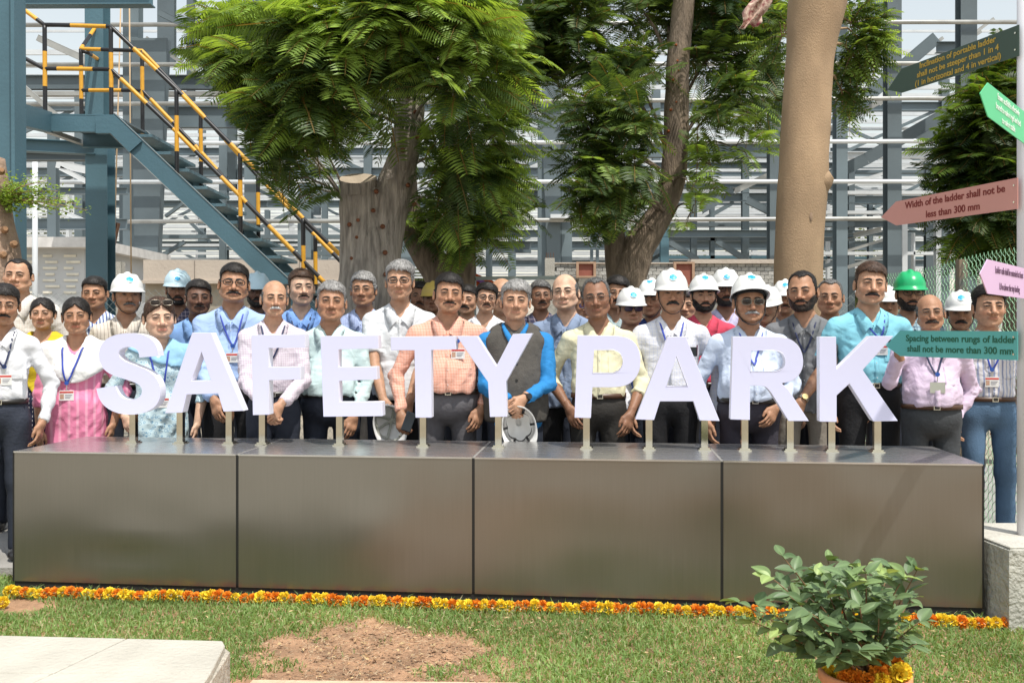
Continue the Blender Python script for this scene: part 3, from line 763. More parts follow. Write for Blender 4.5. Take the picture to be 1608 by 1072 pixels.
    if collar and not kameez:
        # shirt collar
        inn = [(.006,-.088,1.350),(.028,-.070,1.390),(.050,-.034,1.430),(.060,.020,1.456),(.050,.068,1.464),(.0,.088,1.466)]
        out = [(.060,-.115,1.290),(.082,-.085,1.348),(.092,-.040,1.396),(.097,.020,1.420),(.076,.085,1.430),(.0,.112,1.432)]
        if vest: out = [(a_*.5+c_*.5+.004, b_*.5+d_*.5-.004, e_*.75+f_*.25) for (a_, b_, e_), (c_, d_, f_) in zip(inn, out)]
        def dense(L):
            L = [Vector((x_*(1+.5*(w-1)), y_, z_)) for x_, y_, z_ in L]; o = []
            for i in range(len(L)-1):
                for j in range(4): o.append(L[i].lerp(L[i+1], j/4))
            o.append(L[-1]); return o
        vs = []
        a_, b_ = dense(inn), dense(out); full = [(-1, i) for i in range(len(a_))]+[(1, i) for i in range(len(a_)-2, -1, -1)]
        for s, i in full:
            A, B = a_[i], b_[i]; mdl = A.lerp(B, .5)+Vector((0, -.003, .008)); o5 = []
            for pt, push in ((A+Vector((0,.004,-.014)), 0), (A, 0), (A.lerp(B, .12)+Vector((0,-.002,.004)), 0), (mdl, 1.2), (B, 1.5), (B.lerp(A, .12), .3)):
                x, yv, z = s*pt.x*k, pt.y*k, pt.z*k
                if push and pt.y < .03:
                    f_ = fy(x, z, cur)
                    if f_ is not None: yv = min(yv, f_-.009*push) if pt.y > -.02 else f_-.010*push
                vs.append((x, yv, z))
        n = len(full)-1
        fs = [(i*6+j, (i+1)*6+j, (i+1)*6+j+1, i*6+j+1) for i in range(n) for j in range(5)]
        if vest: pass
        link('collar', npmesh('collar', vs, np.array(fs), [shm]), None, so)
    if not kameez and not vest and lod == 0:
        # placket with buttons, chest pocket
        vs = []; zz = np.linspace(1.335*k, zlow+.01, 26); fs = []
        for z in zz:
            y = fy(0, z, cur); y = -.1*k if y is None else y
            y2 = fy(.014, z, cur) or y; vs += [(-.013, y+.002, z), (-.013, y-.0035, z), (.015, y2-.0035, z), (.015, y2+.002, z)]
        for i in range(25):
            for j in range(3): fs.append((i*4+j, i*4+j+1, (i+1)*4+j+1, (i+1)*4+j))
        link('placket', npmesh('placket', vs, np.array(fs), [shm]), None, so)
        m = MB(); z = 1.30*k
        while z > zlow+.04:
            y = fy(0, z, cur)
            if y is not None: m.tube([(0,y-.0065,z),(0,y-.003,z)], .0034, 6)
            z -= .088*k
        m.build('buttons', mat('button', (.7,.7,.7), .3), so)
        if not female:
            vs = []; fs = []
            for i in range(7):
                for j in range(7):
                    x = (.055+.105*i/6)*k; z = (1.245-.115*j/6)*k; y = fy(x, z, cur); y = -.1 if y is None else y
                    vs.append((x, y-.0035-(.002 if j == 0 else 0), z))
            for i in range(6):
                for j in range(6): fs.append((i*7+j, i*7+j+1, (i+1)*7+j+1, (i+1)*7+j))
            link('pocket', npmesh('pocket', vs, np.array(fs)[:, ::-1], [shm]), None, so)
            if pocket:
                y = fy(.1*k, 1.25*k, cur) or -.12
                m = MB()
                if pocket == 'phone': m.box((.075*k, y-.012, 1.205*k), (.150*k, y-.002, 1.262*k))
                else: m.box((.085*k, y-.016, 1.225*k), (.132*k, y-.002, 1.262*k))
                m.build('phone', mat('phone_black', (.012,.018,.025), .2), root)
                m = MB(); m.tube([(.15*k, y-.006, 1.21*k), (.152*k, y-.007, 1.275*k)], .004, 6); m.build('pen', mat('pen_red', (.12,.01,.02), .3), root)
    # lanyard and card
    if lanyard or card:
        lm = mat('lanyard_'+(lanyard or 'blue'), {'blue':(.03,.06,.38), 'navy':(.012,.02,.07)}[lanyard or 'blue'], .6)
        zb = (card[1] if card else 1.18)*k; xb = (card[0] if card else 0)*k
        for s in ((-1, 1) if lanyard else ()):
            pts = []
            for i in range(13):
                u = i/12; x = s*(.074*(1-u)**.9)*k+xb*u; z = 1.425*k*(1-u)+(zb+.03)*u-.02*math.sin(u*math.pi)
                y = fy(x, z, cur); y0 = (-.02-.10*min(1, u*3))*k
                pts.append((x, (y-.013) if (y is not None and u > .12) else y0, z))
            V, F = ribbon(pts, .0055, .0015, (1,0,0)); link('lanyard', npmesh('lanyard', V, F, [lm]), None, root)
        if card:
            y = min([v for v in (fy(xb, zb, cur), fy(xb+.02, zb-.03, cur), fy(xb-.02, zb-.06, cur)) if v is not None] or [-.13])
            m = MB(); m.tube([(xb, y-.010, zb+.035), (xb, y-.004, zb+.035)], .013, 16, 0); m.build('badge_reel', mat('reel_blue', (.02,.08,.35), .3), root)
            m = MB(); m.bar((xb, y-.007, zb+.025), (xb, y-.007, zb-.008), .006, .002); m.build('strap_clip', mat('clip_metal', (.5,.5,.5), .3, .8), root)
            m = MB(); cw, ch_ = (.041, .030)
            m.box((xb-cw, y-.010, zb-.012-2*ch_), (xb+cw, y-.007, zb-.010), 0)
            if card[2] != 'grey':
                m.box((xb-cw+.002, y-.0112, zb-.026), (xb+cw-.002, y-.0101, zb-.016), 1)
                m.box((xb-cw+.004, y-.0112, zb-.062), (xb-cw+.026, y-.0101, zb-.032), 2)
                for q_ in range(3): m.box((xb-.008, y-.0112, zb-.040-q_*.009), (xb+cw-.008-.006*q_, y-.0101, zb-.037-q_*.009), 3)
            m.build('identity_card', [mat('card_white', (.72,.72,.70), .3) if card[2] != 'grey' else mat('card_grey', (.42,.43,.37), .4), mat('card_red', (.55,.05,.04), .4), mat('card_photo', (.45,.28,.2), .5), mat('card_ink', (.15,.15,.2), .5)], root)
    # trousers, belt, shoes
    tm = trousers or mat('trouser_navy', (.022,.028,.045), .8, bump=.2)
    h2 = (.018, .024, .03)[min(lod, 2)]; lo2 = (-.27*w, -.24, .0); hi2 = (.27*w, .24, 1.04*k)
    p = grid(lo2, hi2, h2); q = p/k; q[..., 0] = np.abs(q[..., 0])
    if kameez == 'skirt' or (kameez and False): t2 = cap(q, (0,.02,.95), (0,.02,.08), .14, .22)
    else:
        t2 = ell(q, (0,.022-belly*.35,.925), ((.156+belly*.28)*w,.112+belly*.6,.15))
        t2 = smin(t2, cap(q, (.085*w,.02,.86), (.092*w,.01,.48), .088, .066), .03)
        t2 = smin(t2, cap(q, (.092*w,.01,.48), (.098*w,.02,.07), .064, .060), .03)
    t2 = t2*k+.0035*wob(p*np.array((1,1,.5), np.float32), sd+11, 30, 3)+.002*wob(p, sd+12, 60, 2)
    t2 = np.maximum(t2, p[..., 2]-1.0*k); t2 = np.maximum(t2, .045-p[..., 2])
    V, F = nets(t2, lo2, h2); to = link('trousers', npmesh('trousers', V, F, [tm]), None, root)
    if tuck and lod == 0 and not kameez:
        n = 40; vs = []
        ca = (.151+belly*.30)*w*k; cb_ = (.112+belly*.66)*k; cy = (.020-belly*.45)*k
        for (dz, ro) in ((.972, .0), (.972, .0055), (1.003, .0055), (1.003, .0)):
            for i in range(n):
                a = 2*math.pi*i/n; vs.append(((ca+ro)*math.sin(a), cy-(cb_+ro)*math.cos(a), dz*k))
        fs = [(j*n+i, j*n+(i+1)%n, (j+1)*n+(i+1)%n, (j+1)*n+i) for j in range(3) for i in range(n)]
        bl = link('belt', npmesh('belt', vs, np.array(fs), [mat('belt_dark', (.02,.017,.015), .35) if belt == 'belt_dark' else mat('belt_brown', (.075,.035,.018), .4)]), None, to)
        m = MB(); y = cy-cb_-.009; m.box((-.018,y,.972*k), (.018,y+.003,1.003*k), 0); m.box((-.013,y-.001,.977*k), (.014,y+.0005,.998*k), 1)
        m.build('buckle', [mat('buckle', (.6,.58,.5), .25, .9), mat('belt_dark', (.02,.017,.015), .35)], bl)
    for s in (-1, 1):
        def shoe():
            p = grid((-.06,-.16,0), (.06,.12,.11), .008)
            F = smin(ell(p, (0,-.06,.030), (.046,.088,.040)), ell(p, (0,.035,.045), (.038,.060,.055)), .02); F = np.maximum(F, .0015-p[..., 2])
            return nets(F, (-.06,-.16,0), .008)
        V, F = T('shoe', shoe)
        link('shoe', T('shoe_me', lambda: npmesh('shoe', V, F, [mat('shoe_black', (.018,.017,.018), .4)])), None, root).location = (s*.098*w*k, .02, 0)
    # watch or bangle on one wrist
    if watch:
        side, kind = watch; sh, el, wr = armd[0 if side == 'l' else 1]; d = (wr-el).normalized(); c0 = wr-d*.018
        m = MB(); a = d.orthogonal().normalized(); b = d.cross(a); R0 = .030*k
        if kind == 'bangle':
            m.tube([c0+(a*math.cos(t)+b*math.sin(t))*(R0+.002)+d*.003*math.sin(t) for t in np.linspace(0, 2*math.pi, 20)], .0032, 6, cap=False); m.build('bangle', mat('gold', (.75,.45,.12), .25, .9), root)
        else:
            m.tube([c0-d*.011, c0+d*.011], R0+.003, 16); fr = Vector((0,-1,0)); fr = (fr-d*fr.dot(d)).normalized()
            m.tube([c0+fr*(R0), c0+fr*(R0+.012)], .018, 16, 1)
            m.build('wristwatch', [mat('watch_steel', (.55,.5,.4), .3, .9) if kind == 'steel' else mat('watch_black', (.02,.02,.02), .35), mat('watch_face', (.6,.48,.22), .3, .6) if kind == 'steel' else mat('watch_black', (.02,.02,.02), .35)], root)
    return root, armd
# ================================================================ ground
PL = Vector((-2.642, 5.0, 0)); PRt = Vector((2.252, 4.51, 0)); PU = (PRt-PL).normalized(); PV = Vector((-PU.y, PU.x, 0)); PW = (PRt-PL).length; PD = .70; PH = .70
def pl(u, v, z): return PL+PU*u+PV*v+Vector((0,0,z))
soil_m = mat('soil', (.40,.235,.135), .95, var=.35, scale=9, bump=1, bscale=70, detail=8)
pave_m = mat('pavement_grey', (.30,.29,.27), .9, var=.15, scale=3, bump=.4, bscale=50)
far_m = mat('bare_ground', (.30,.26,.20), .95, var=.2, scale=.5, bump=.3, bscale=8)
def sheet(name, pts, z, m, kind='structure'):
    mb = MB(); mb.add([(x, y, z) for x, y in pts], [tuple(range(len(pts)))]); o = mb.build(name, m); o['kind'] = kind; return o
sheet('ground', [(-900,-60),(900,-60),(900,1200),(-900,1200)], -.11, far_m)
# lawn soil: gently uneven sheet
nx, ny = 150, 60; xs = np.linspace(-6, 6, nx); ys = np.linspace(.5, 5.35, ny)
def soil_amount(x, y):
    """1 where the bare brown patch is"""
    n = .20*np.sin(x*9+1.3)*np.sin(y*11)+.12*np.sin(x*17-2)*np.sin(y*21+1)+.07*np.sin(x*23+y*17)+.05*np.sin(x*41-y*33)
    d = ((x+.60)/.50)**2+((y-4.05)/.40)**2
    d2 = ((x+.66)/.56)**2+((y-3.70)/.22)**2
    d3 = ((x+2.55)/.22)**2+((y-4.75)/.14)**2
    d4 = ((x+.25)/.13)**2+((y-4.05)/.10)**2
    return np.clip(1.5-1.5*(np.minimum(np.minimum(np.minimum(d, d2), d3), d4)+n*2.2-.25), 0, 1)
XX, YY = np.meshgrid(xs, ys, indexing='ij'); ZZ = -.056+.010*np.sin(XX*7+YY*3)*np.sin(YY*6)*.6+.006*np.sin(XX*31)*np.sin(YY*37)*soil_amount(XX, YY)
V = np.stack([XX, YY, ZZ], -1).reshape(-1, 3); idx = np.arange(nx*ny).reshape(nx, ny)
Q = np.stack([idx[:-1,:-1], idx[1:,:-1], idx[1:,1:], idx[:-1,1:]], -1).reshape(-1, 4)
link('lawn_soil', npmesh('lawn_soil', V, Q, [soil_m]))['kind'] = 'structure'
mb = MB(); mb.box((-12,5.34,-.2), (12,9.4,-.004)); o = mb.build('pavement', pave_m); o['kind'] = 'structure'

# grass blades
def grass():
    n = 150000; x = rng.uniform(-4.2, 3.6, n); y = 3.0+(5.31-3.0)*rng.uniform(0, 1, n)
    s = soil_amount(x, y); keep = rng.uniform(0, 1, n) > s*.985+.02
    u = (x-PL.x)*PU.x+(y-PL.y)*PU.y; v = (x-PL.x)*PV.x+(y-PL.y)*PV.y
    keep &= ~((u > -.01) & (u < PW+.01) & (v > .0)); keep &= ~((x < -1.03) & (y < 3.72)); keep &= ~((x > 2.23) & (y > 4.36)); keep &= ~((x < .02) & (y < 3.69))
    x, y = x[keep], y[keep]; n = len(x)
    L = rng.uniform(.018, .050, n)*(1-.5*soil_amount(x, y)); L *= 1+.8*((np.abs((x-PL.x)*PV.x+(y-PL.y)*PV.y) < .12)*rng.uniform(0, 1, n))
    a = rng.uniform(0, 6.283, n); lean = rng.uniform(.25, 1.3, n); w = rng.uniform(.0020, .0040, n)
    dx, dy = np.cos(a), np.sin(a); a2 = rng.uniform(0, 6.283, n); wx, wy = np.cos(a2)*w, np.sin(a2)*w
    b = np.stack([x, y, np.full(n, -.056)], 1); m = b+np.stack([dx*L*lean*.4, dy*L*lean*.4, L*.62], 1); t = b+np.stack([dx*L*lean, dy*L*lean, L*(1.05-.38*lean)], 1)
    wv = np.stack([wx, wy, np.zeros(n)], 1)
    V = np.stack([b-wv, b+wv, m+wv*.8, m-wv*.8, t], 1).reshape(-1, 3); i = np.arange(n)*5
    Q = np.stack([i, i+1, i+2, i+3], 1); Q2 = np.stack([i+3, i+2, i+4, i+4], 1)
    c1, c2, c3 = np.array((.16,.28,.075)), np.array((.33,.46,.165)), np.array((.50,.45,.27))
    k = rng.uniform(0, 1, (n, 1)); pa = .5+.5*np.sin(x*3.1+1.2)*np.sin(y*5.3+x); c = c1*(1-k)+c2*k; dry = (rng.uniform(0, 1, n) < .06+.05*pa)[:, None]; c = np.where(dry, c3, c)
    c = c*(.80+.3*pa[:, None])
    col = np.repeat(c, 5, 0)
    me = bpy.data.meshes.new('grass'); me.vertices.add(len(V)); me.vertices.foreach_set('co', V.astype(np.float32).ravel())
    F = np.concatenate([np.stack([i, i+1, i+2], 1), np.stack([i, i+2, i+3], 1), np.stack([i+3, i+2, i+4], 1)])
    return npmesh('grass', V, F, [leaf_mat('grass_blade', .35, .55)], smooth=False, col=col)
def leaf_mat(name, trans=.35, rough=.5, hv=.12):
    if name in _M: return _M[name]
    m, t, b = nodes(name); N = t.nodes; L = t.links; out = N['Material Output']
    at = N.new('ShaderNodeVertexColor'); at.layer_name = 'Col'; L.new(at.outputs[0], b.inputs['Base Color'])
    b.inputs['Roughness'].default_value = rough; b.inputs['Specular IOR Level'].default_value = .35
    tr = N.new('ShaderNodeBsdfTranslucent'); g = N.new('ShaderNodeMix'); g.data_type = 'RGBA'; g.blend_type = 'MULTIPLY'; g.inputs[0].default_value = 1
    L.new(at.outputs[0], g.inputs[6]); g.inputs[7].default_value = (1.5, 1.35, .5, 1); L.new(g.outputs[2], tr.inputs[0])
    mx = N.new('ShaderNodeMixShader'); mx.inputs[0].default_value = trans; L.new(b.outputs[0], mx.inputs[1]); L.new(tr.outputs[0], mx.inputs[2]); L.new(mx.outputs[0], out.inputs[0])
    _M[name] = m; return m
go = link('grass', grass()); go['kind'] = 'stuff'; go['label'] = 'short green lawn grass growing in front of the metal plinth'; go['category'] = 'grass'
# straw, dry leaves and clods on the bare patch
def litter():
    V = []; F = []; Cc = []
    n = 4200
    for i in range(n):
        x = rng.normal(-.62, .42); y = rng.uniform(3.62, 4.6)
        if i > 3000: x = rng.uniform(-2.6, 2.2)
        if x < -1.0 and y < 3.74: continue
        s = float(soil_amount(np.array([x]), np.array([y]))[0])
        if i < 3000 and rng.uniform() > s+.1: continue
        kind = rng.uniform(); a = rng.uniform(0, 6.28); z = (.002+rng.uniform(0, .006) if s > .4 else .014+rng.uniform(0, .02))-.044
        if kind < .72: l, w = rng.uniform(.012, .040), rng.uniform(.0015, .003); c = np.array((.62,.49,.32))*rng.uniform(.55, 1.1)
        elif kind < .95: l, w = rng.uniform(.010, .022), rng.uniform(.005, .010); c = np.array((.40,.24,.12))*rng.uniform(.5, 1.2)
        else: l, w = rng.uniform(.018, .030), rng.uniform(.008, .013); c = np.array((.58,.42,.22))*rng.uniform(.7, 1.1)
        d = np.array((math.cos(a), math.sin(a), rng.uniform(-.25, .35))); e = np.array((-math.sin(a), math.cos(a), rng.uniform(-.3, .3))); o = np.array((x, y, z))
        b = len(V); V += [o-d*l/2, o-e*w/2, o+d*l/2, o+e*w/2+np.array((0,0,w*.3))]; F.append((b, b+1, b+2, b+3)); Cc += [c]*4
    return npmesh('leaf_litter', V, F, [leaf_mat('litter', .1, .8)], smooth=False, col=np.array(Cc))
lo_ = link('leaf_litter', litter()); tag(lo_, 'dry leaves and straw scattered over the brown bare patch', 'leaf litter', kind='stuff')
clod_me = []
def clods():
    V = []; F = []
    ico = [(0,0,1),(.9,0,.4),(.3,.85,.4),(-.7,.5,.4),(-.7,-.5,.4),(.3,-.85,.4)]
    for i in range(900):
        if i % 3 == 0: x, y = rng.normal(-.23, .07), rng.normal(4.03, .06)
        else: x, y = rng.normal(-.62, .35), rng.uniform(3.63, 4.4)
        if soil_amount(np.array([x]), np.array([y]))[0] < .4 or x < -1.0 and y < 3.75: continue
        r = rng.uniform(.003, .011)*(1.3 if i % 3 == 0 else 1); b = len(V)
        V += [(x+q[0]*r*rng.uniform(.7,1.3), y+q[1]*r*rng.uniform(.7,1.3), -.056+r*.2+q[2]*r*.9) for q in ico]
        F += [(b, b+1, b+2), (b, b+2, b+3), (b, b+3, b+4), (b, b+4, b+5), (b, b+5, b+1)]
    return npmesh('soil_clods', V, F, [soil_m])
co_ = link('soil_clods', clods()); tag(co_, 'loose brown clods of soil on the bare patch of the lawn', 'soil', kind='stuff')

# ---------------------------------------------------------------- paving slab bottom left and kerb
conc = mat('concrete_pale', (.50,.47,.40), .9, var=.09, scale=5, bump=.5, bscale=45, detail=7)
conc_side = mat('concrete_side', (.46,.42,.35), .95, var=.25, scale=14, bump=1, bscale=60, detail=8)
ps = empty('paving_platform', (-2.0,3.2,0), 0, 'raised pale concrete platform at the bottom left corner of the lawn', 'platform')
def atp(o, p): o.location = Vector(o.location)-Vector(p.location); return o
def yt(x): return 3.643+(-1.12-x)*.072
def edge_x(y): return -1.085+(y-3.65)*(-.085)
def bevbox(name, poly, z0, z1, m, bev=.008, parent=None, off=(0,0,0)):
    """prism with a bevelled top edge and slightly irregular outline"""
    n = len(poly); c = Vector((sum(p[0] for p in poly)/n, sum(p[1] for p in poly)/n)); vs = []
    def ins(p, d): q = Vector(p[:2]); v = (c-q); return q+v.normalized()*d
    for z, d in ((z0, 0), (z1-bev, 0), (z1, bev*1.4)):
        for p in poly:
            q = ins(p, d); vs.append((q.x-off[0], q.y-off[1], z-off[2]))
    fs = [(k*n+i, k*n+(i+1)%n, (k+1)*n+(i+1)%n, (k+1)*n+i) for k in range(2) for i in range(n)]+[tuple(range(2*n, 3*n)), tuple(range(n))[::-1]]
    mb = MB(); mb.add(vs, fs); return mb.build(name, m, parent)
rows = [3.645, 3.30, 2.72, 2.1, 1.4]; cols = [None, -1.50, -2.18, -2.86, -3.6, -4.4]
for i in range(4):
    for j in range(5):
        y1, y0 = rows[i]-.003, rows[i+1]+.003; sk = .10
        xr = (lambda y: edge_x(y)) if j == 0 else (lambda y, c=cols[j]: c-.003-(3.65-y)*.3)
        xl = lambda y, c=cols[j+1]: c+.003-(3.65-y)*.3
        if i == 0 and j == 0: poly = [(xl(y0), y0), (edge_x(y0), y0), (edge_x(y1)-.010, y1-.05), (edge_x(y1)-.035, yt(edge_x(y1)-.035)), (xl(y1), yt(xl(y1)))]
        else: poly = [(xl(y0), y0), (xr(y0), y0), (xr(y1), yt(xr(y1)) if i == 0 else y1), (xl(y1), yt(xl(y1)) if i == 0 else y1)]
        bevbox('paving_slab', poly, .112, .140+rng.uniform(-.0006,.0006), conc, .003, ps, (-2.0,3.2,0))
bevbox('platform_base', [(-4.8,1.3), (edge_x(1.3)+.004,1.3), (edge_x(3.6)+.004,3.6), (edge_x(3.65)-.030,3.652), (-4.8,3.9)], -.10, .1115, conc_side, .002, ps, (-2.0,3.2,0))
kb = bevbox('kerb', [(-1.03,3.2),(.05,3.2),(.03,3.66),(-1.02,3.69)], -.10, -.026, mat('kerb_stone', (.62,.44,.30), .9, var=.15, scale=12, bump=.6, bscale=60), .006); kb['kind'] = 'structure'

# ---------------------------------------------------------------- plinth
br, brt, brb = nodes('brushed_metal'); _M['brushed'] = br
def brushed(name, col, rough, dist, sc, metal=.85):
    m, t, b = nodes(name); N = t.nodes; L = t.links; tc = N.new('ShaderNodeTexCoord'); mp = N.new('ShaderNodeMapping'); L.new(tc.outputs['Object'], mp.inputs[0])
    mp.inputs['Scale'].default_value = sc; nz = N.new('ShaderNodeTexNoise'); nz.inputs['Scale'].default_value = 3; nz.inputs['Detail'].default_value = 8; L.new(mp.outputs[0], nz.inputs[0])
    cr = N.new('ShaderNodeMapRange'); L.new(nz.outputs[0], cr.inputs[0]); cr.inputs[3].default_value = rough*.85; cr.inputs[4].default_value = rough*1.2; L.new(cr.outputs[0], b.inputs['Roughness'])
    c2 = N.new('ShaderNodeMapRange'); L.new(nz.outputs[0], c2.inputs[0]); c2.inputs[3].default_value = .93; c2.inputs[4].default_value = 1.07
    mu = N.new('ShaderNodeMix'); mu.data_type = 'RGBA'; mu.blend_type = 'MULTIPLY'; mu.inputs[0].default_value = 1; mu.inputs[6].default_value = (*col, 1); L.new(c2.outputs[0], mu.inputs[7]); L.new(mu.outputs[2], b.inputs['Base Color'])
    b.inputs['Metallic'].default_value = metal
    n2 = N.new('ShaderNodeTexNoise'); n2.inputs['Scale'].default_value = 1.7; n2.inputs['Detail'].default_value = 1; L.new(tc.outputs['Object'], n2.inputs[0])
    bp = N.new('ShaderNodeBump'); bp.inputs['Strength'].default_value = 1; bp.inputs['Distance'].default_value = dist; L.new(n2.outputs[0], bp.inputs['Height']); L.new(bp.outputs[0], b.inputs['Normal'])
    return m
front_m = brushed('brushed_bronze', (.25,.235,.208), .30, .03, (40,40,1))
top_m = brushed('brushed_top', (.56,.55,.54), .26, .012, (1,30,1))
seal = mat('black_sealant', (.008,.008,.008), .5)
plinth = empty('plinth', tuple(PL), math.atan2(PU.y, PU.x), 'long low plinth clad in dark brushed metal panels, standing on the lawn', 'plinth')
def lbox(name, lo, hi, m, parent, bevel=.0): mb = MB(); mb.box(lo, hi); o = mb.build(name, m, parent); return o
gap = .014; pw = (PW-3*gap)/4
for i in range(4):
    x0 = i*(pw+gap)
    # front panels bulge and dent a little, as thin sheet does
    gx, gz = 24, 14; vs = []; fs = []
    for a in range(gx+1):
        for b_ in range(gz+1):
            u, w_ = a/gx, b_/gz; e = math.sin(math.pi*u)*math.sin(math.pi*w_)
            d = -.003*e*(1 if i % 2 else .3)
            if i == 0: d += .010*math.exp(-(((u-.52)/.22)**2+((w_-.22)/.10)**2))-.004*math.exp(-(((u-.52)/.2)**2+((w_-.36)/.08)**2))
            vs.append((x0+pw*u, d*e**.3 if e > 0 else 0, .012+(PH-.016)*w_))
    for a in range(gx):
        for b_ in range(gz): q = a*(gz+1)+b_; fs.append((q, q+gz+1, q+gz+2, q+1))
    link('front_panel', npmesh('front_panel', vs, np.array(fs), [front_m]), None, plinth)
    mb = MB(); mb.box((x0-.0, -.003, PH-.004), (x0+pw, PD, PH)); mb.build('top_panel', top_m, plinth)
    lbox('lip_highlight', (x0, -.0045, PH-.0075), (x0+pw, -.0032, PH+.0008), mat('lip_highlight_metal', (.6,.6,.6), .25, .9), plinth)  # bright strip standing in for the highlight along the top lip
    if i < 3:
        lbox('joint_seal', (x0+pw+.001, .001, .02), (x0+pw+gap-.001, .012, PH-.002), seal, plinth); lbox('top_seal', (x0+pw+.0005, .0, PH-.006), (x0+pw+gap-.0005, PD, PH-.0015), mat('seal_grey', (.25,.24,.22), .5), plinth)
lbox('side_panel', (-.003, .0, .012), (-.0005, PD, PH-.004), front_m, plinth); lbox('side_panel', (PW+.0005, .0, .012), (PW+.003, PD, PH-.004), front_m, plinth)
lbox('rear_panel', (0, PD-.003, .012), (PW, PD, PH-.005), front_m, plinth); lbox('corner_seal', (PW-.001, -.003, .01), (PW+.006, .006, PH-.003), seal, plinth); lbox('corner_seal', (-.0055, -.003, .01), (.0005, .004, PH-.003), seal, plinth)
lbox('plinth_core', (.01, .013, -.12), (PW-.01, PD-.01, PH-.007), mat('core_dark', (.02,.018,.016), .9), plinth)
lbox('base_rail', (.0, .006, -.12), (PW, .012, .02), mat('core_dark', (.02,.018,.016), .9), plinth)

# ---------------------------------------------------------------- the nine letters and one more
acry = mat('white_acrylic', (.625,.635,.83), .30, var=.01, scale=2, spec=.4)
acry_side = mat('acrylic_side_sunlit', (.78,.78,.88), .35, var=.01, scale=2)  # sides paler than the lavender faces: sun on them put into colour
steel = mat('polished_steel', (.62,.58,.48), .12, 1.0, var=.08, scale=14)
def to_plane(x, y, voff):
    o = Vector((0,0,CZ)); d = Vector(((x-804)/FPX, 1, -(y-HY)/FPX)); q = PL+PV*voff; t = (q-o).dot(PV)/d.dot(PV); return o+d*t
from mathutils.geometry import tessellate_polygon
def letter(ch, word, off, outer, holes, posts, where):
    VF = .385; TH = .070; s = 3.25
    conv = lambda L: [to_plane(off+x/s, 390+y/s, VF) for x, y in L]
    rings = [conv(outer)]+[conv(h_) for h_ in holes]
    base = to_plane(off+outer[0][0]/s, 690, VF+.035); base.z = PH
    cx_ = sum((p.x for p in rings[0]))/len(rings[0]); cy_ = sum((p.y for p in rings[0]))/len(rings[0]); org = Vector((cx_, cy_, PH))+PV*.035
    root = empty('sign_letter', org, 0, f'white letter {ch} of the word {word}, {where}', 'letter', 'white letters standing on the plinth')
    vs = []; fs = []; mi = []
    # rounded faces: small bevel ring then the face
    allp = [p for r_ in rings for p in r_]; tris = tessellate_polygon([[p for p in r_] for r_ in rings]); n = len(allp)
    vs = [p-org for p in allp]+[p+PV*TH-org for p in allp]
    tn = Vector((0,0,0))
    for t_ in tris:
        a, b, c = [allp[i] for i in t_]; nrm = (b-a).cross(c-a)
        f = tuple(t_) if nrm.dot(-PV) > 0 else tuple(t_)[::-1]
        fs.append(f); mi.append(0); fs.append(tuple(i+n for i in f)[::-1]); mi.append(0)
    k = 0
    for r_ in rings:
        m_ = len(r_)
        for i in range(m_): fs.append((k+i, k+(i+1)%m_, n+k+(i+1)%m_, n+k+i)); mi.append(1)
        k += m_
    mb = MB(); mb.v = [tuple(v) for v in vs]; mb.f = fs; mb.m = mi
    o = mb.build('letter_face', [acry, acry_side], root)
    bv = o.modifiers.new('bevel', 'BEVEL'); bv.width = .0022; bv.segments = 2; bv.limit_method = 'ANGLE'; bv.angle_limit = R(50)
    for px, yb in posts:
        p = to_plane(px, yb, VF+.035); p.z = 0; ztop = (to_plane(px, yb, VF+.035)).z
        mb = MB(); q = p-org; q.z = 0
        M = Matrix.Translation(q) @ Matrix(((PU.x,PV.x,0,0),(PU.y,PV.y,0,0),(0,0,1,0),(0,0,0,1)))
        mb.box((-.0175,-.0175,.006), (.0175,.0175,ztop-PH+.02), 0, M); mb.build('post', steel, root)
        mb = MB(); mb.box((-.034,-.034,.0), (.034,.034,.006), 0, M); mb.box((-.027,-.027,.006), (.027,.027,.014), 0, M); mb.build('base_plate', steel, root)
def rnd(L, closed=True, it=2):
    """Chaikin rounding for curved outlines; points tagged with a third value stay sharp"""
    for _ in range(it):
        o = []; n = len(L)
        for i in range(n):
            a = L[i]; b = L[(i+1) % n]; A = len(a) > 2; B = len(b) > 2
            if A: o.append(a)
            if not A: o.append((a[0]*.75+b[0]*.25, a[1]*.75+b[1]*.25))
            if not B: o.append((a[0]*.25+b[0]*.75, a[1]*.25+b[1]*.75))
        L = o
    return [(q[0], q[1]) for q in L]
S_ = rnd([(808,548,1),(800,500),(775,463),(730,440),(660,430),(590,438),(540,462),(510,500),(502,545),(512,592),(545,632),(600,655),(665,675),(705,690),(727,715),(722,748),(695,768),(655,773),(620,762),(600,738),(588,701,1),(492,714,1),(503,762),(535,808),(590,838),(655,849),(720,843),(780,818),(815,775),(820,715),(800,662),(755,622),(690,596),(635,577),(607,552),(603,528),(620,508),(655,500),(690,508),(708,528),(712,556,1)])
P_ = rnd([(347,443,1),(530,445,1),(600,452),(645,482),(666,530),(670,580),(662,632),(632,678),(590,702),(530,708,1),(423,708,1),(415,865,1),(332,863,1)])
Pi = rnd([(430,517,1),(530,517,1),(562,530),(579,560),(579,592),(562,622),(530,635,1),(425,635,1)])
R_ = rnd([(490,449,1),(700,449,1),(775,456),(825,492),(848,545),(850,600),(830,648),(790,678),(738,688,1),(768,712),(800,760),(878,880,1),(775,880,1),(695,750),(668,712),(640,700),(578,700,1),(577,875,1),(478,872,1)])
Ri = rnd([(583,519,1),(690,519,1),(735,526),(757,552),(759,590),(742,618),(700,628,1),(580,628,1)])
letter('S','SAFETY',0,S_,[],[(210,651)],'at the far left')
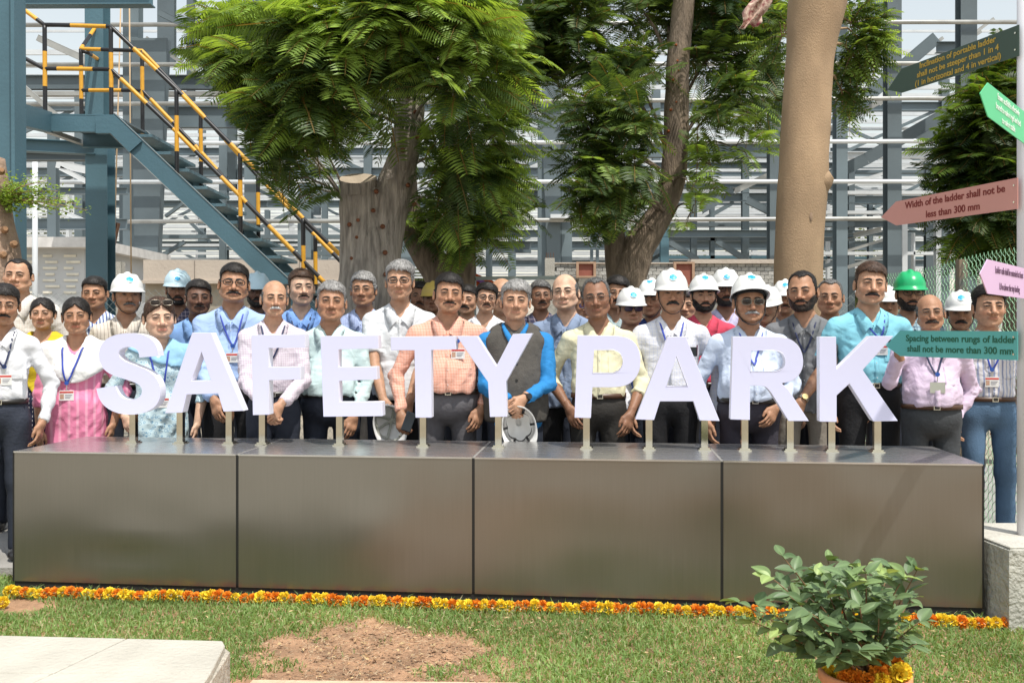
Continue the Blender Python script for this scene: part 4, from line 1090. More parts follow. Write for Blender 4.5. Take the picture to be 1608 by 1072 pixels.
letter('A','SAFETY',200,[(330,430),(428,430),(595,828),(490,832),(462,740),(302,745),(280,837),(192,840)],[[(378,528),(325,675),(425,672)]],[(284,646),(361,645)],'between the S and the F')
letter('F','SAFETY',200,[(632,442),(907,437),(908,505),(720,508),(722,605),(885,602),(885,668),(722,672),(724,848),(640,850)],[],[(413,651)],'with its two arms pointing right')
letter('E','SAFETY',400,[(335,447),(630,442),(632,510),(427,515),(427,605),(622,602),(625,668),(430,675),(432,783),(650,782),(652,855),(350,858)],[],[(534,654)],'with three arms pointing right')
letter('T','SAFETY',600,[(43,450),(372,447),(378,515),(250,518),(252,863),(170,863),(165,520),(45,520)],[],[(665,655)],'left of the Y')
letter('Y','SAFETY',600,[(380,447),(485,447),(583,600),(667,437),(768,433),(632,680),(637,858),(550,860),(540,682)],[],[(783,654)],'at the end of the first word')
letter('P','PARK',800,P_,[Pi],[(921,656)],'beginning the second word')
letter('A','PARK',1000,[(157,450),(250,450),(423,880),(322,877),(290,780),(118,780),(88,875),(-8,872)],[[(203,550),(260,703),(150,703)]],[(1019,659),(1106,660)],'between the P and the R')
letter('R','PARK',1000,R_,[Ri],[(1169,659),(1240,660)],'with a round bowl and a slanting leg')
letter('K','PARK',1200,[(282,450),(367,450),(370,615),(540,447),(660,447),(503,620),(683,880),(557,882),(435,690),(370,750),(370,885),(283,883)],[],[(1305,662),(1377,661)],'the last letter on the right')

# ---------------------------------------------------------------- garland of marigolds along the plinth
def pom(seed, r=.029):
    rr = np.random.default_rng(seed); V = []; F = []
    n = 120
    for i in range(n):      # ruffled petals over a ball
        z = 1-2*(i+.5)/n; a = i*2.39996; s = math.sqrt(1-z*z); d = Vector((s*math.cos(a), s*math.sin(a), z))
        t = d.orthogonal().normalized(); t.rotate(Matrix.Rotation(rr.uniform(0, 6.28), 3, d)); u = d.cross(t)
        L = r*rr.uniform(.85, 1.15); w = r*.24; b = len(V); c = d*L*.55; k = rr.uniform(-.4, .4)
        V += [tuple(c-t*w*.4), tuple(d*L*.95-t*w+u*w*k), tuple(d*L*1.08+u*w*.5), tuple(d*L*.95+t*w-u*w*k), tuple(c+t*w*.4)]
        F += [(b, b+1, b+2), (b, b+2, b+3), (b, b+3, b+4)]
        F += [(b, b+3, b+4)]
    return np.array(V), np.array(F)
def flower_mat(name, c1, c2):
    m = mat(name, c1, .7, var=.1, scale=60, col2=c2); return m
yel = flower_mat('marigold_yellow', (.86,.56,.012), (.95,.74,.05)); org_ = flower_mat('marigold_orange', (.78,.20,.008), (.92,.36,.02))
pm = []
for i in range(8):
    V, F = pom(i); pm.append(npmesh('marigold', V, F, [yel if i % 2 else org_], smooth=False))
gar = empty('marigold_garland', tuple(pl(0,-.06,0)), 0, 'garland of orange and yellow marigolds along the foot of the plinth', 'garland')
def mari(p, par, o, y=None, sc=1.0):
    k = random.randrange(4)*2+(1 if (random.random() < .47 if y is None else y) else 0)
    f = bpy.data.objects.new('marigold', pm[k]); C.objects.link(f); f.parent = par; f.location = Vector(p)-Vector(o)
    f.rotation_euler = (random.uniform(0,6), random.uniform(0,6), random.uniform(0,6)); q = random.uniform(.85, 1.15)*sc; f.scale = (q, q, q); return f
u = .03; i = 0; yy = True; run = 0; th = None
pth = []
while u < PW+.10 and i < 170:
    v = -.072-.010*math.sin(u*3.1)-.008*math.sin(u*11)-(.05*sstep(4.2, 5.0, u)); z = -.022+.005*math.sin(u*23)
    p = pl(u, v, z); pth.append(p); mari(p, gar, gar.location, yy, 1.0)
    run += 1
    if run >= ((2 if random.random() < .6 else 1) if yy else (1 if random.random() < .6 else 2)): yy = not yy; run = 0
    u += random.uniform(.037, .046); i += 1
mb = MB(); mb.tube([p-Vector(gar.location) for p in pth[::4]], .002, 5); mb.build('thread', mat('thread', (.6,.55,.4), .8), gar)
for px_, py_, lb in ((4,932,'loose yellow marigold lying left of the garland on the grass'),):
    Yp = CZ*FPX/(py_-HY+6); q = P(px_, py_, Yp); f = bpy.data.objects.new('marigold_flower', pm[1]); C.objects.link(f); f.location = (q.x, q.y, -.022); tag(f, lb, 'flower')

# ---------------------------------------------------------------- potted plant
pot_o = Vector((( 1358-804)/FPX*2.9, 2.9, 0)); zr = CZ-(1052-HY)/FPX*2.9
pot = empty('flower_pot', tuple(pot_o), 0, 'terracotta pot with a leafy green shrub in front of the plinth', 'potted plant')
mb = MB(); n = 40; prof = [(.080,-.05),(.085,.0),(.118,zr-.045),(.128,zr-.042),(.138,zr-.03),(.138,zr-.004),(.132,zr),(.122,zr-.004),(.118,zr-.03)]
vs = [(r_*math.cos(2*math.pi*j/n), r_*math.sin(2*math.pi*j/n), z) for r_, z in prof for j in range(n)]
fs = [(i*n+j, i*n+(j+1)%n, (i+1)*n+(j+1)%n, (i+1)*n+j) for i in range(len(prof)-1) for j in range(n)]
mb.add(vs, fs); mb.build('pot', mat('terracotta', (.62,.27,.12), .75, var=.12, scale=14, bump=.3), pot, True)
mb = MB(); mb.add([(0,0,zr-.02)]+[(.12*math.cos(2*math.pi*j/n), .12*math.sin(2*math.pi*j/n), zr-.03) for j in range(n)], [(0, j+1, (j+1)%n+1) for j in range(n)]); mb.build('potting_soil', soil_m, pot)
for i in range(34):
    a = random.uniform(0, 6.28); r_ = .112*math.sqrt(random.uniform(.15, 1)); f = mari(pot_o+Vector((r_*math.cos(a), r_*math.sin(a), zr+random.uniform(-.005,.018))), pot, pot.location)
gm = leaf_mat('ficus_leaf', .22, .42)
lv = []
for v_ in range(6):
    rr = np.random.default_rng(90+v_); L = .066; Wd = .0165+.001*v_; nu = 8; V = []; F = []
    fold = rr.uniform(.15, .5); dr = rr.uniform(.1, .5); c0 = np.array([(.14,.215,.095),(.16,.235,.105),(.11,.175,.080),(.19,.28,.11),(.30,.40,.14),(.14,.21,.10)][v_])
    for a in range(nu+1):
        u = a/nu; wv = Wd*math.sin(math.pi*min(1, u**.85))**.75*(1-.25*u) if 0 < u < 1 else .0005
        z0 = -dr*L*u*u*.5
        for s in (-1, -.5, 0, .5, 1): V.append((s*wv, u*L, z0+abs(s)*wv*fold+(.0006*math.sin(u*25+s*3) if abs(s) == 1 else 0)))
    for a in range(nu):
        for b_ in range(4): q = a*5+b_; F.append((q, q+1, q+6, q+5))
    cc = np.array([c0*(1.35 if j % 5 == 2 else 1.0) for j in range(len(V))])
    lv.append(npmesh('leaf', V, F, [gm], col=cc))
tips = []
mb = MB()
pm_ = lambda x, y, Y=2.9: P(x, y, Y)-pot_o
targets = [(1228,872,2.85),(1210,905,2.8),(1248,895,2.95),(1290,905,2.9),(1300,880,3.0),(1337,885,2.85),(1360,900,2.8),(1330,925,2.75),(1385,905,3.0),(1420,905,2.85),(1440,895,2.9),(1405,940,2.75),(1445,975,2.85),(1160,945,2.8),(1190,950,2.75),(1180,975,2.8),(1240,935,2.75),(1270,960,2.7),(1300,955,3.05),(1350,950,2.7),(1380,970,2.75),(1240,985,2.8),(1285,1000,2.72),(1330,985,2.7),(1420,1000,2.8),(1395,1015,2.72),(1250,1010,2.85),(1350,1020,2.68),(1310,1030,2.72),(1440,1010,2.95),(1400,890,3.1),(1350,930,3.15),(1270,920,3.1),(1430,940,3.05)]
leaves = []
for i, (x, y, Yt) in enumerate(targets):
    r_ = random.Random(i); tip = pm_(x, y, Yt); b0 = Vector((r_.uniform(-.02,.02), r_.uniform(-.02,.02), zr-.02)); mid = b0.lerp(tip, .5)+Vector((r_.uniform(-.03,.03), 0, .03-.02*(i in (13,14,15))))
    pts = [b0.lerp(mid, t)*(1-t)+mid.lerp(tip, t)*t for t in [j/7 for j in range(8)]]
    mb.tube(pts, [.0055-.0042*j/7 for j in range(8)], 6)
    for j in range(3, 8):
        for q in range(2 if j < 7 else 3):
            leaves.append((pts[j], (pts[j]-pts[j-1]).normalized(), i*10+j+q))
mb.build('stem', mat('stem_brown', (.20,.12,.06), .8, var=.3, scale=30), pot, True)
random.shuffle(leaves)
for i_ in range(230):
    x_ = min(1425, max(1225, random.gauss(1322, 50))); y_ = random.uniform(895, 1035); tp = pm_(x_, y_, 2.9+random.uniform(-.16, .16)); dv_ = (tp-Vector((0,0,zr))); leaves.append((tp, dv_.normalized(), i_+700))
more = []
for k, (p_, d_, sd_) in enumerate(leaves):
    r_ = random.Random(sd_*31+k); a = r_.uniform(0, 6.28); out = Vector((math.cos(a), math.sin(a), r_.uniform(-.5, .45))); dd = (out+d_*.55+Vector((0,-.15,0))).normalized()
    up = Vector((r_.uniform(-.4,.4), r_.uniform(-.9,.2), 1)); y = dd; x = y.cross(up).normalized(); z = x.cross(y)
    young = p_.z > pm_(0, 900).z and r_.random() < .5 or (p_.x < pm_(1215, 0).x and r_.random() < .6)
    me = lv[4 if (young and r_.random() < .5) else (3 if young else r_.choice((0,1,2,5,0,2)))]
    s = r_.uniform(.75, 1.1)
    ML = Matrix(((x.x*s,y.x*s,z.x*s,p_.x),(x.y*s,y.y*s,z.y*s,p_.y),(x.z*s,y.z*s,z.z*s,p_.z),(0,0,0,1)))
    if k < 296: o = bpy.data.objects.new('leaf', me); C.objects.link(o); o.parent = pot; o.matrix_local = ML
    else: more.append((me, ML))
Vm, Fm, Km = [], [], []; n0 = 0
for me, ML in more:
    va = np.array([v.co[:] for v in me.vertices]); fa = np.array([p.vertices[:] for p in me.polygons]); ca = np.array([q.color[:3] for q in me.color_attributes['Col'].data]); A_ = np.array(ML)
    Vm.append(va@A_[:3,:3].T+A_[:3,3]); Fm.append(fa+n0); Km.append(ca); n0 += len(va)
if more: o = link('small_leaves', npmesh('small_leaves', np.concatenate(Vm), np.concatenate(Fm), [gm], col=np.concatenate(Km)), None, pot); o['kind'] = 'stuff'

# ---------------------------------------------------------------- signpost and its block
blk = empty('concrete_block', (2.6, 4.6, 0), 0, 'low rough concrete block under the signpost, right of the plinth', 'block')
cm = mat('concrete_rough', (.42,.41,.36), .95, var=.2, scale=7, bump=1, bscale=38, detail=9)
bevbox('block_base', [(2.262,4.37),(3.4,4.30),(3.5,5.1),(2.40,5.05),(2.265,4.80)] if False else [(2.30,4.36),(3.4,4.36),(3.5,4.92),(2.42,4.92),(2.268,4.75)], -.12, .330, cm, .010, blk, (2.6,4.6,0))
cap_ = bevbox('block_top', [(2.305,4.366),(3.38,4.366),(3.48,4.91),(2.425,4.91),(2.274,4.75)], .3305, .338, mat('concrete_top', (.52,.50,.44), .9, var=.1, scale=9, bump=.5), .004, blk, (2.6,4.6,0))
post_m = mat('post_white', (.72,.72,.76), .35, var=.03)
PXc = (1611.5-804)/FPX*4.62; PYc = 4.62
sp = empty('signpost', (PXc, PYc, .338), 0, 'white round signpost carrying arrow boards at the right edge', 'signpost')
mb = MB(); mb.tube([(0,0,0),(0,0,3.6)], .041, 28); mb.build('pole', post_m, sp, False)
for f in sp.children[0].data.polygons: f.use_smooth = len(f.vertices) == 4
def sign(corners, tcol, board, lines, size, label, out_n, x0=.5, lh=1.25, dark=None, bold=.0, squeeze=1.0, joint=None):
    """corners: tip, shoulder top, post top, post bottom, shoulder bottom as world points, all in one plane"""
    tip, st, pt, pb, sb_ = [Vector(c) for c in corners]
    u = (pt-st+pb-sb_).normalized(); v = (st-sb_); v = (v-u*v.dot(u)).normalized(); n = u.cross(v)
    if n.dot(Vector((0,-1,0))) < 0: n = -n
    o = (st+sb_)/2
    pts = []
    for c in (tip, st, pt, pb, sb_):
        r_ = c-o; pts.append(o+u*r_.dot(u)+v*r_.dot(v))
    th = .004
    vs, fs = prism(pts, -n*th); org = (pt+pb)/2
    root = empty('arrow_sign', org, 0, label, 'sign', 'arrow boards on the signpost')
    mb = MB(); mb.add([q-org for q in vs], fs); mb.build('board', board, root)
    Lw = (pts[2]-pts[1]).length; H = (pts[1]-pts[4]).length
    for dv in (-.3, .3):
        mb = MB(); c = pts[1].lerp(pts[4], .5)+u*(Lw-.02)+v*H*dv-org; mb.tube([c+n*.001, c+n*.004], .005, 8); mb.build('screw', steel, root)
    if False:
        pass
    U = Matrix(((u.x,v.x,n.x,0),(u.y,v.y,n.y,0),(u.z,v.z,n.z,0),(0,0,0,1)))
    if u.cross(v).dot(n) < 0: U = Matrix(((u.x,v.x,n.x,0),(u.y,v.y,n.y,0),(u.z,v.z,n.z,0),(0,0,0,1)))
    for i, ln in enumerate(lines):
        cu = bpy.data.curves.new('lettering', 'FONT'); cu.body = ln; cu.size = size; cu.align_x = 'CENTER'; cu.align_y = 'CENTER'; cu.offset = bold*size; cu.extrude = .0006
        t0 = bpy.data.objects.new('tmp', cu); C.objects.link(t0); cu.resolution_u = 4; bpy.context.view_layer.update(); me_ = bpy.data.meshes.new_from_object(t0.evaluated_get(bpy.context.evaluated_depsgraph_get())); bpy.data.objects.remove(t0)
        me_.materials.clear(); t = link('lettering', me_, tcol, root)
        pos = pts[1].lerp(pts[4], .5)+u*(Lw*x0)+v*((len(lines)-1)/2-i)*size*lh+n*.0016-org
        t.matrix_local = Matrix.Translation(pos) @ U @ Matrix.Diagonal((squeeze,1,1,1))
    return root
Yp = 4.585
def shp(xs_, Ys_): return P(xs_[0], xs_[1], Ys_)
flat = lambda n, c: mat(n, c, .45, var=.03, scale=3, spec=.3)
def arrow(px_post, ypt, ypb, Ypost, sx, syt, syb, Ysh, tx, ty, Ytip):
    return [P(tx, ty, Ytip), P(sx, syt, Ysh), P(px_post, ypt, Ypost), P(px_post, ypb, Ypost), P(sx, syb, Ysh)]
sign(arrow(1600,39,88,Yp,1416,108,146,5.33,1388,141,5.43), flat('text_gold', (.50,.34,.06)), flat('board_dark_green', (.060,.095,.075)), ['Inclination of portable ladder','shall not be steeper than 1 in 4','(1 in horizontal and 4 in vertical)'], .044, 'dark green arrow board with three lines of gold lettering, topmost on the post', 0, .50, 1.05, bold=.018)
sign(arrow(1612,178,228,4.60,1551.5,130,183,4.07,1538,147,3.98), flat('text_white', (.8,.85,.8)), flat('board_bright_green', (.10,.56,.25)), ['Ensure scaffold is effectively','braced to make it rigid and tied','to make it stable'], .040, 'bright green arrow board with white lettering, second from the top', 0, .50, 1.15, bold=.0, squeeze=.88)
sign(arrow(1598,279,328,Yp,1407,316.5,354,5.36,1380,341,5.47), flat('text_maroon', (.20,.035,.03)), flat('board_pink', (.60,.30,.26)), ['Width of the ladder shall not be','less than 300 mm'], .052, 'dusty pink arrow board lettered Width of the ladder shall not be less than 300 mm', 0, .50, 1.3, bold=.018)
sign(arrow(1612,422,469,4.60,1551,407,461,4.03,1536.5,430,3.94), flat('text_plum', (.13,.06,.12)), flat('board_lilac', (.66,.45,.66)), ['Ladder rails shall be extended at least','1.0 m above the top landing'], .044, 'lilac arrow board with small dark lettering above the head of the man in jeans', 0, .53, 1.6, bold=.0, squeeze=.80)
sign(arrow(1598,520,565.5,Yp,1413.5,519,559,5.2,1392,543,5.29), flat('text_dark_green', (.025,.13,.075)), flat('board_teal', (.12,.44,.41)), ['Spacing between rungs of ladder','shall not be more than 300 mm'], .049, 'teal arrow board lettered Spacing between rungs of ladder, the lowest on the post', 0, .52, 1.15, bold=.019)
# ================================================================ steel frame building site behind
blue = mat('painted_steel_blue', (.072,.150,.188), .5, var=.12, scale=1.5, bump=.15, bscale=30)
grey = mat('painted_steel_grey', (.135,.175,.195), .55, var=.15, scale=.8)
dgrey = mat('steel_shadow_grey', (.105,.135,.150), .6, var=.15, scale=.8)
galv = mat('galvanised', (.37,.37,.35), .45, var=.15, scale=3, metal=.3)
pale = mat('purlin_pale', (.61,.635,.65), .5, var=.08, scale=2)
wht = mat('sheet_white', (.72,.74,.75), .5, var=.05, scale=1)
def member(root, name, x0, y0, x1, y1, Y0, w, h, m=None, Y1=None, kind='box', up=(0,0,1)):
    a = P(x0, y0, Y0); b = P(x1, y1, Y0 if Y1 is None else Y1)
    mb = MB(); mb.bar(a-Vector(root.location), b-Vector(root.location), w, h, up, 0, kind); return mb.build(name, m or grey, root)
near = empty('stair_tower', (-4.5, 11, 0), 0, 'tall blue steel columns and beams carrying the stair landing at left', 'steel frame')
member(near, 'column', 16, -60, 19, 640, 9.6, .20, .22, blue, up=(0,1,0), kind='I')
member(near, 'column_flange', 28, -60, 31.5, 640, 9.45, .035, .22, blue, up=(0,1,0))
member(near, 'column', 153, -60, 156, 690, 12.6, .24, .24, blue, up=(0,1,0), kind='I')
member(near, 'column_cladding', 158, 226, 160, 690, 12.3, .27, .26, blue, up=(0,1,0), kind='I')
member(near, 'beam', -40, -5, 240, -6, 11.2, .16, .24, blue, kind='I')
member(near, 'beam', 28, 228, 152, 234, 12.2, .16, .16, blue, kind='I')
member(near, 'beam', 28, 246, 150, 246, 13.6, .16, .12, dgrey, kind='I')
member(near, 'beam', 18, 177, 74, 192, 9.8, .12, .23, blue, 10.9)
member(near, 'beam', 74, 205, 150, 232, 10.9, .08, .05, galv, 12.5)
mb = MB(); L0_ = Vector(near.location); vs, fs = prism([P(x, y, 10.83)-L0_ for x, y in ((150,209),(150,182),(179,181.5),(222,222),(203,239),(173,209))][::-1], (0,.075,0)); mb.add(vs, fs); mb.build('gusset_plate', blue, near)
# stair
st = empty('steel_staircase', tuple(P(740, 701, 11.3)), 0, 'blue steel staircase with black and yellow handrails at left', 'staircase')
YN, YF = 10.9, 11.85
def stp(x, y, Y): return P(x, y, Y)-Vector(st.location)
hz = mat('rail_yellow', (.72,.36,.03), .45, var=.08, scale=20); bk = mat('rail_black', (.012,.012,.014), .4)
sl = .945; bot = (700, 182+sl*(700-178)); 
for Y_, dx in ((YN, 0), (YF, 33)):
    f = YN/Y_
    tx = lambda x, y: (804+(x-804)*f, HY+(y-HY)*f)
    mb = MB(); a = P(172, 189, YN); b = P(700, 196+sl*522, YN); off = Vector((0, Y_-YN, 0))
    mb.bar(a+off-Vector(st.location), b+off-Vector(st.location), .075, .205, (0,0,1), 0, 'C' if Y_ == YN else 'D'); mb.build('stringer', blue, st)
    mb = MB(); mb.bar(P(70,193,YN)+off-Vector(st.location), P(182,195,YN)+off-Vector(st.location), .075, .20, (0,0,1), 0, 'C' if Y_ == YN else 'D'); mb.build('landing_beam', blue, st)
    for e in (-1, 1):  # pale edges of the channel
        mb = MB(); o_ = Vector((0,-.040,0))+off; n_ = Vector((.69,0,.72))*.1035*e
        mb.bar(a+o_+n_-Vector(st.location), b+o_+n_-Vector(st.location), .006, .006); mb.build('stringer_edge', galv, st)
mb = MB(); a = P(70,180,YN)-Vector(st.location); b = P(180,180,YN)-Vector(st.location); mb.box((a.x, 0-.35, a.z-.02), (b.x, .60, a.z+.0)); mb.build('landing_plate', dgrey, st)
z0 = P(178,182,YN).z; nt = 19
for i in range(1, nt):
    t = i/nt; p = P(178,182,YN).lerp(P(178+ (z0/YN*FPX)/sl*1.0, 182+z0/YN*FPX, YN), t); q = p-Vector(st.location)
    mb = MB(); mb.box((q.x-.03, YN+.04-st.location.y, q.z-.035), (q.x+.22, YF-.04-st.location.y, q.z)); mb.box((q.x-.03, YN+.04-st.location.y, q.z-.075), (q.x-.022, YF-.04-st.location.y, q.z-.035)); mb.build('tread', mat('tread_teal', (.09,.16,.19), .5, var=.2, scale=8, bump=.3), st)
def rail(name, pts, r_=.024, ph=0):
    """striped tube along the points"""
    out = []; acc = ph
    L = [pts[0]]
    for i in range(len(pts)-1):
        n = max(1, int((pts[i+1]-pts[i]).length/.05)); 
        for j in range(1, n+1): L.append(pts[i].lerp(pts[i+1], j/n))
    cum = [ph]
    for i in range(1, len(L)): cum.append(cum[-1]+(L[i]-L[i-1]).length)
    mb = MB(); mb.tube(L, r_, 8, mfun=lambda i: int(cum[i]/.40) % 2); mb.build(name, [bk, hz], st, True)
ntops = [(174,42),(277,140),(377,241),(476,343),(575,440),(660,523)]; nbots = [178,279,374,470,566,650]
ftops = [(223,80),(315,177),(405,277),(495,370),(585,462),(665,542)]; fbots = [204,291,383,470,556,632]
rail('handrail', [stp(-30,-35,YN), stp(69,39,YN), stp(174,42,YN)]+[stp(x, y, YN) for x, y in ntops[1:]])
rail('mid_rail', [stp(-30,55,YN), stp(69,108,YN), stp(174,109,YN)]+[stp(x, y+67, YN) for x, y in ntops[1:]], ph=.25)
rail('handrail', [stp(160,28,YF+1), stp(127,77,YF), stp(223,80,YF)]+[stp(x, y, YF) for x, y in ftops[1:]], ph=.1)
rail('mid_rail', [stp(161,98,YF+1), stp(138,83,YF), stp(127,80,YF)])
rail('mid_rail', [stp(127,142,YF), stp(223,142,YF)]+[stp(x, y+61, YF) for x, y in ftops[1:]], ph=.3)
for (x, y), yb in zip([(70,40)]+ntops, [176]+nbots): rail('rail_post', [stp(x, y, YN), stp(x+1, yb+8, YN)], .026, .1)
for (x, y), yb in zip([(127,78)]+ftops, [180]+fbots): rail('rail_post', [stp(x, y, YF), stp(x+1, yb+8, YF)], .026, .2)

site = empty('steel_framed_shed', (0, 30, 0), 0, 'unfinished grey steel frame of a large shed filling the background', 'building')
def sm(name, *a, **k): return member(site, name, *a, **k)
YG = 25.0
for (yl, yr) in ((40,35),(102,100),(165,155),(226,222),(286,285),(349,343),(-22,-26)):
    mb = MB(); mb.tube([P(-120, yl, YG)-Vector(site.location), P(800, (yl+yr)/2, YG)-Vector(site.location), P(1440, yr+1.5*(yr==155)-2*(yr==155), YG)-Vector(site.location), P(1720, yr+(3 if yr==155 else 0), YG)-Vector(site.location)], .058, 10); mb.build('girt', galv if yl not in (286,226) else pale, site, True)
# main columns of the front row
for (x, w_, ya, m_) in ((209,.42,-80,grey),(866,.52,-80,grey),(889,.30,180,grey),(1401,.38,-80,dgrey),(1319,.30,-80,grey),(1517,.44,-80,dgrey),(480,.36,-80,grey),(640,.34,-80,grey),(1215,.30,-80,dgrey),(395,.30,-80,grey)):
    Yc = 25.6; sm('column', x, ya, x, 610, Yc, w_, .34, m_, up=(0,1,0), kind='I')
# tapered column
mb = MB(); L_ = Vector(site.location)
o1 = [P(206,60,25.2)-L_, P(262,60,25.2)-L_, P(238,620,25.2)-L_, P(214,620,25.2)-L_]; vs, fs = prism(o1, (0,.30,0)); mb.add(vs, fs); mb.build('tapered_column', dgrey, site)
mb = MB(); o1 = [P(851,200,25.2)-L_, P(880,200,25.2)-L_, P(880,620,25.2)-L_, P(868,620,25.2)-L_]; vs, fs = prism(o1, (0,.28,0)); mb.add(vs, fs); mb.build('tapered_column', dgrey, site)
sm('gusset', 864, 341, 895, 341, 25.0, .5, .10, pale)
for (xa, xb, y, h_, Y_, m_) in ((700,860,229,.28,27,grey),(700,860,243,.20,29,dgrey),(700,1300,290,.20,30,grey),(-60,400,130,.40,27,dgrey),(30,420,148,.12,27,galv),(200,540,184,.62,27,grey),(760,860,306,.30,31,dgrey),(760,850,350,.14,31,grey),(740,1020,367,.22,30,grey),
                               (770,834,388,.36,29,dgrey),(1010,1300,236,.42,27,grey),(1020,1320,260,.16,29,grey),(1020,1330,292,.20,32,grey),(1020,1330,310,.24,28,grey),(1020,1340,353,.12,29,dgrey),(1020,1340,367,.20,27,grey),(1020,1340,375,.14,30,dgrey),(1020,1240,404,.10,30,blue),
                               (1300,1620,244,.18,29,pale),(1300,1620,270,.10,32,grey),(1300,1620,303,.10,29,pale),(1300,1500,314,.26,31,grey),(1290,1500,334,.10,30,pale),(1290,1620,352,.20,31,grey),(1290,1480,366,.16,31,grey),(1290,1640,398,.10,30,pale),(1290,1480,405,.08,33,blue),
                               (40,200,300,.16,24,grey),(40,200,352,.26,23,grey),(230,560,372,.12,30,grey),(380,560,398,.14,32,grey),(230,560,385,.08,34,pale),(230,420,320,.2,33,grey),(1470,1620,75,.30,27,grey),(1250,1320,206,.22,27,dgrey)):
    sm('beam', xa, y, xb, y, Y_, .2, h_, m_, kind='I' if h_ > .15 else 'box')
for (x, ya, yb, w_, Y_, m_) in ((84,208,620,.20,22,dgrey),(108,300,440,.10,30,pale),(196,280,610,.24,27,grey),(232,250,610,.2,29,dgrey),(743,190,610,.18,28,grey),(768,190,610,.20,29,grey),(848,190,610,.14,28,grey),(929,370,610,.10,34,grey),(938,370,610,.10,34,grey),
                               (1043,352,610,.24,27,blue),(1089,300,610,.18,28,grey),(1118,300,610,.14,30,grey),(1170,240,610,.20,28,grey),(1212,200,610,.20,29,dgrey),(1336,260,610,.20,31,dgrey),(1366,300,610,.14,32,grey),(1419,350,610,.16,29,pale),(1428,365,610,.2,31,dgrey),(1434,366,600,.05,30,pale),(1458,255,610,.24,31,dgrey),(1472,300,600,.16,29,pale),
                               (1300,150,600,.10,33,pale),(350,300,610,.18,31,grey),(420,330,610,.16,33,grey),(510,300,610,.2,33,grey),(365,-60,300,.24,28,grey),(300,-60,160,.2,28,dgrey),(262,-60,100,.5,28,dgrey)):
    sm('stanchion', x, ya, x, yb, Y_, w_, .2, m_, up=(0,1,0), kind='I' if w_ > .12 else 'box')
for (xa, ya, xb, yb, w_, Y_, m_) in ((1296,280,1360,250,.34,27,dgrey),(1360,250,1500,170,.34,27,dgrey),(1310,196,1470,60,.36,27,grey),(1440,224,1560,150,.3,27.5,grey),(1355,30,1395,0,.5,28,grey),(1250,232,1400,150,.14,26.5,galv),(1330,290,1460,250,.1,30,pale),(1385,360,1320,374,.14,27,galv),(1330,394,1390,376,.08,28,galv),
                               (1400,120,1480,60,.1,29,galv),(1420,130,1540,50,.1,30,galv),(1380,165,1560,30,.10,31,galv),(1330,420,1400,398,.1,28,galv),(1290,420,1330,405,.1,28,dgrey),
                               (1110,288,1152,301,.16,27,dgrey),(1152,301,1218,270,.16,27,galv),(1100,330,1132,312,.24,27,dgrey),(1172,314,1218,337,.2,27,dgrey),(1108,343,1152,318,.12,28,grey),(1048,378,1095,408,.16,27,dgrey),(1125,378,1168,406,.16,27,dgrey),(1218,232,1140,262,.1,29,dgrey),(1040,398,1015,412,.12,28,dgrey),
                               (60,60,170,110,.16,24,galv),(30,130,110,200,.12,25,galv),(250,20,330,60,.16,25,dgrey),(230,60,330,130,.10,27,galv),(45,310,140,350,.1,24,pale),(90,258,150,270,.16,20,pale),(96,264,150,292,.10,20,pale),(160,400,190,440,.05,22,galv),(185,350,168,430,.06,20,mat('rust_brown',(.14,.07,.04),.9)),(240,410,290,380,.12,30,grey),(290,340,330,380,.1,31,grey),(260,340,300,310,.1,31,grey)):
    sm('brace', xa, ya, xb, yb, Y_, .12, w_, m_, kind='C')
# deeper bays: rows of columns, cross beams and roof purlins, each a member of the frame
r_ = random.Random(4)
for row, Y_ in enumerate((36, 45, 56)):
    for i in range(-6, 7):
        x = i*5.5+(row*1.7); mb = MB(); mb.bar(Vector((x, Y_, 0))-L_, Vector((x, Y_, 11))-L_, .30, .30, (0,1,0), 0, 'I'); mb.build('column', grey if row < 2 else pale, site)  # farthest row paler: haze put into the steel colour
    for z_ in ((4.6, 7.4, 9.9) if row < 2 else (5.5, 10.2)):
        mb = MB(); mb.bar(Vector((-34, Y_, z_))-L_, Vector((34, Y_, z_))-L_, .2, .34 if row < 2 else .25, (0,0,1), 0, 'I'); mb.build('cross_beam', grey if row < 2 else pale, site)
for Y_, z0_, dz in ((36.2, 1.6, 1.25), (45.2, 1.9, 1.35)):
    z_ = z0_
    while z_ < 13:
        mb = MB(); mb.bar(Vector((-34, Y_, z_))-L_, Vector((34, Y_, z_))-L_, .06, .085); mb.build('girt', pale, site); z_ += dz
for row, Y_ in enumerate((36, 45)):
    for i in range(-6, 7, 2):
        x = i*5.5+row*1.7
        for za, zb in ((4.6, 7.4), (7.4, 9.9)):
            for p0, p1 in (((x, za), (x+5.5, zb)), ((x+5.5, za), (x, zb))): mb = MB(); mb.bar(Vector((p0[0], Y_, p0[1]))-L_, Vector((p1[0], Y_, p1[1]))-L_, .08, .12); mb.build('brace', grey, site)
for i in range(26):
    Y_ = 30+i*1.5; z_ = 10.2+.02*i
    mb = MB(); mb.bar(Vector((-36, Y_, z_))-L_, Vector((36, Y_, z_))-L_, .07, .16); mb.build('roof_purlin', pale, site)
for i in range(12):
    Y_ = 30+i*1.6; z_ = 7.0
    mb = MB(); mb.bar(Vector((1.5, Y_, z_))-L_, Vector((36, Y_, z_))-L_, .06, .10); mb.build('floor_joist', pale, site)
for i in range(22):
    Y_ = 38+i*1.6; z_ = 8.3
    mb = MB(); mb.bar(Vector((-34, Y_, z_))-L_, Vector((34, Y_, z_))-L_, .06, .11); mb.build('roof_purlin', pale, site)
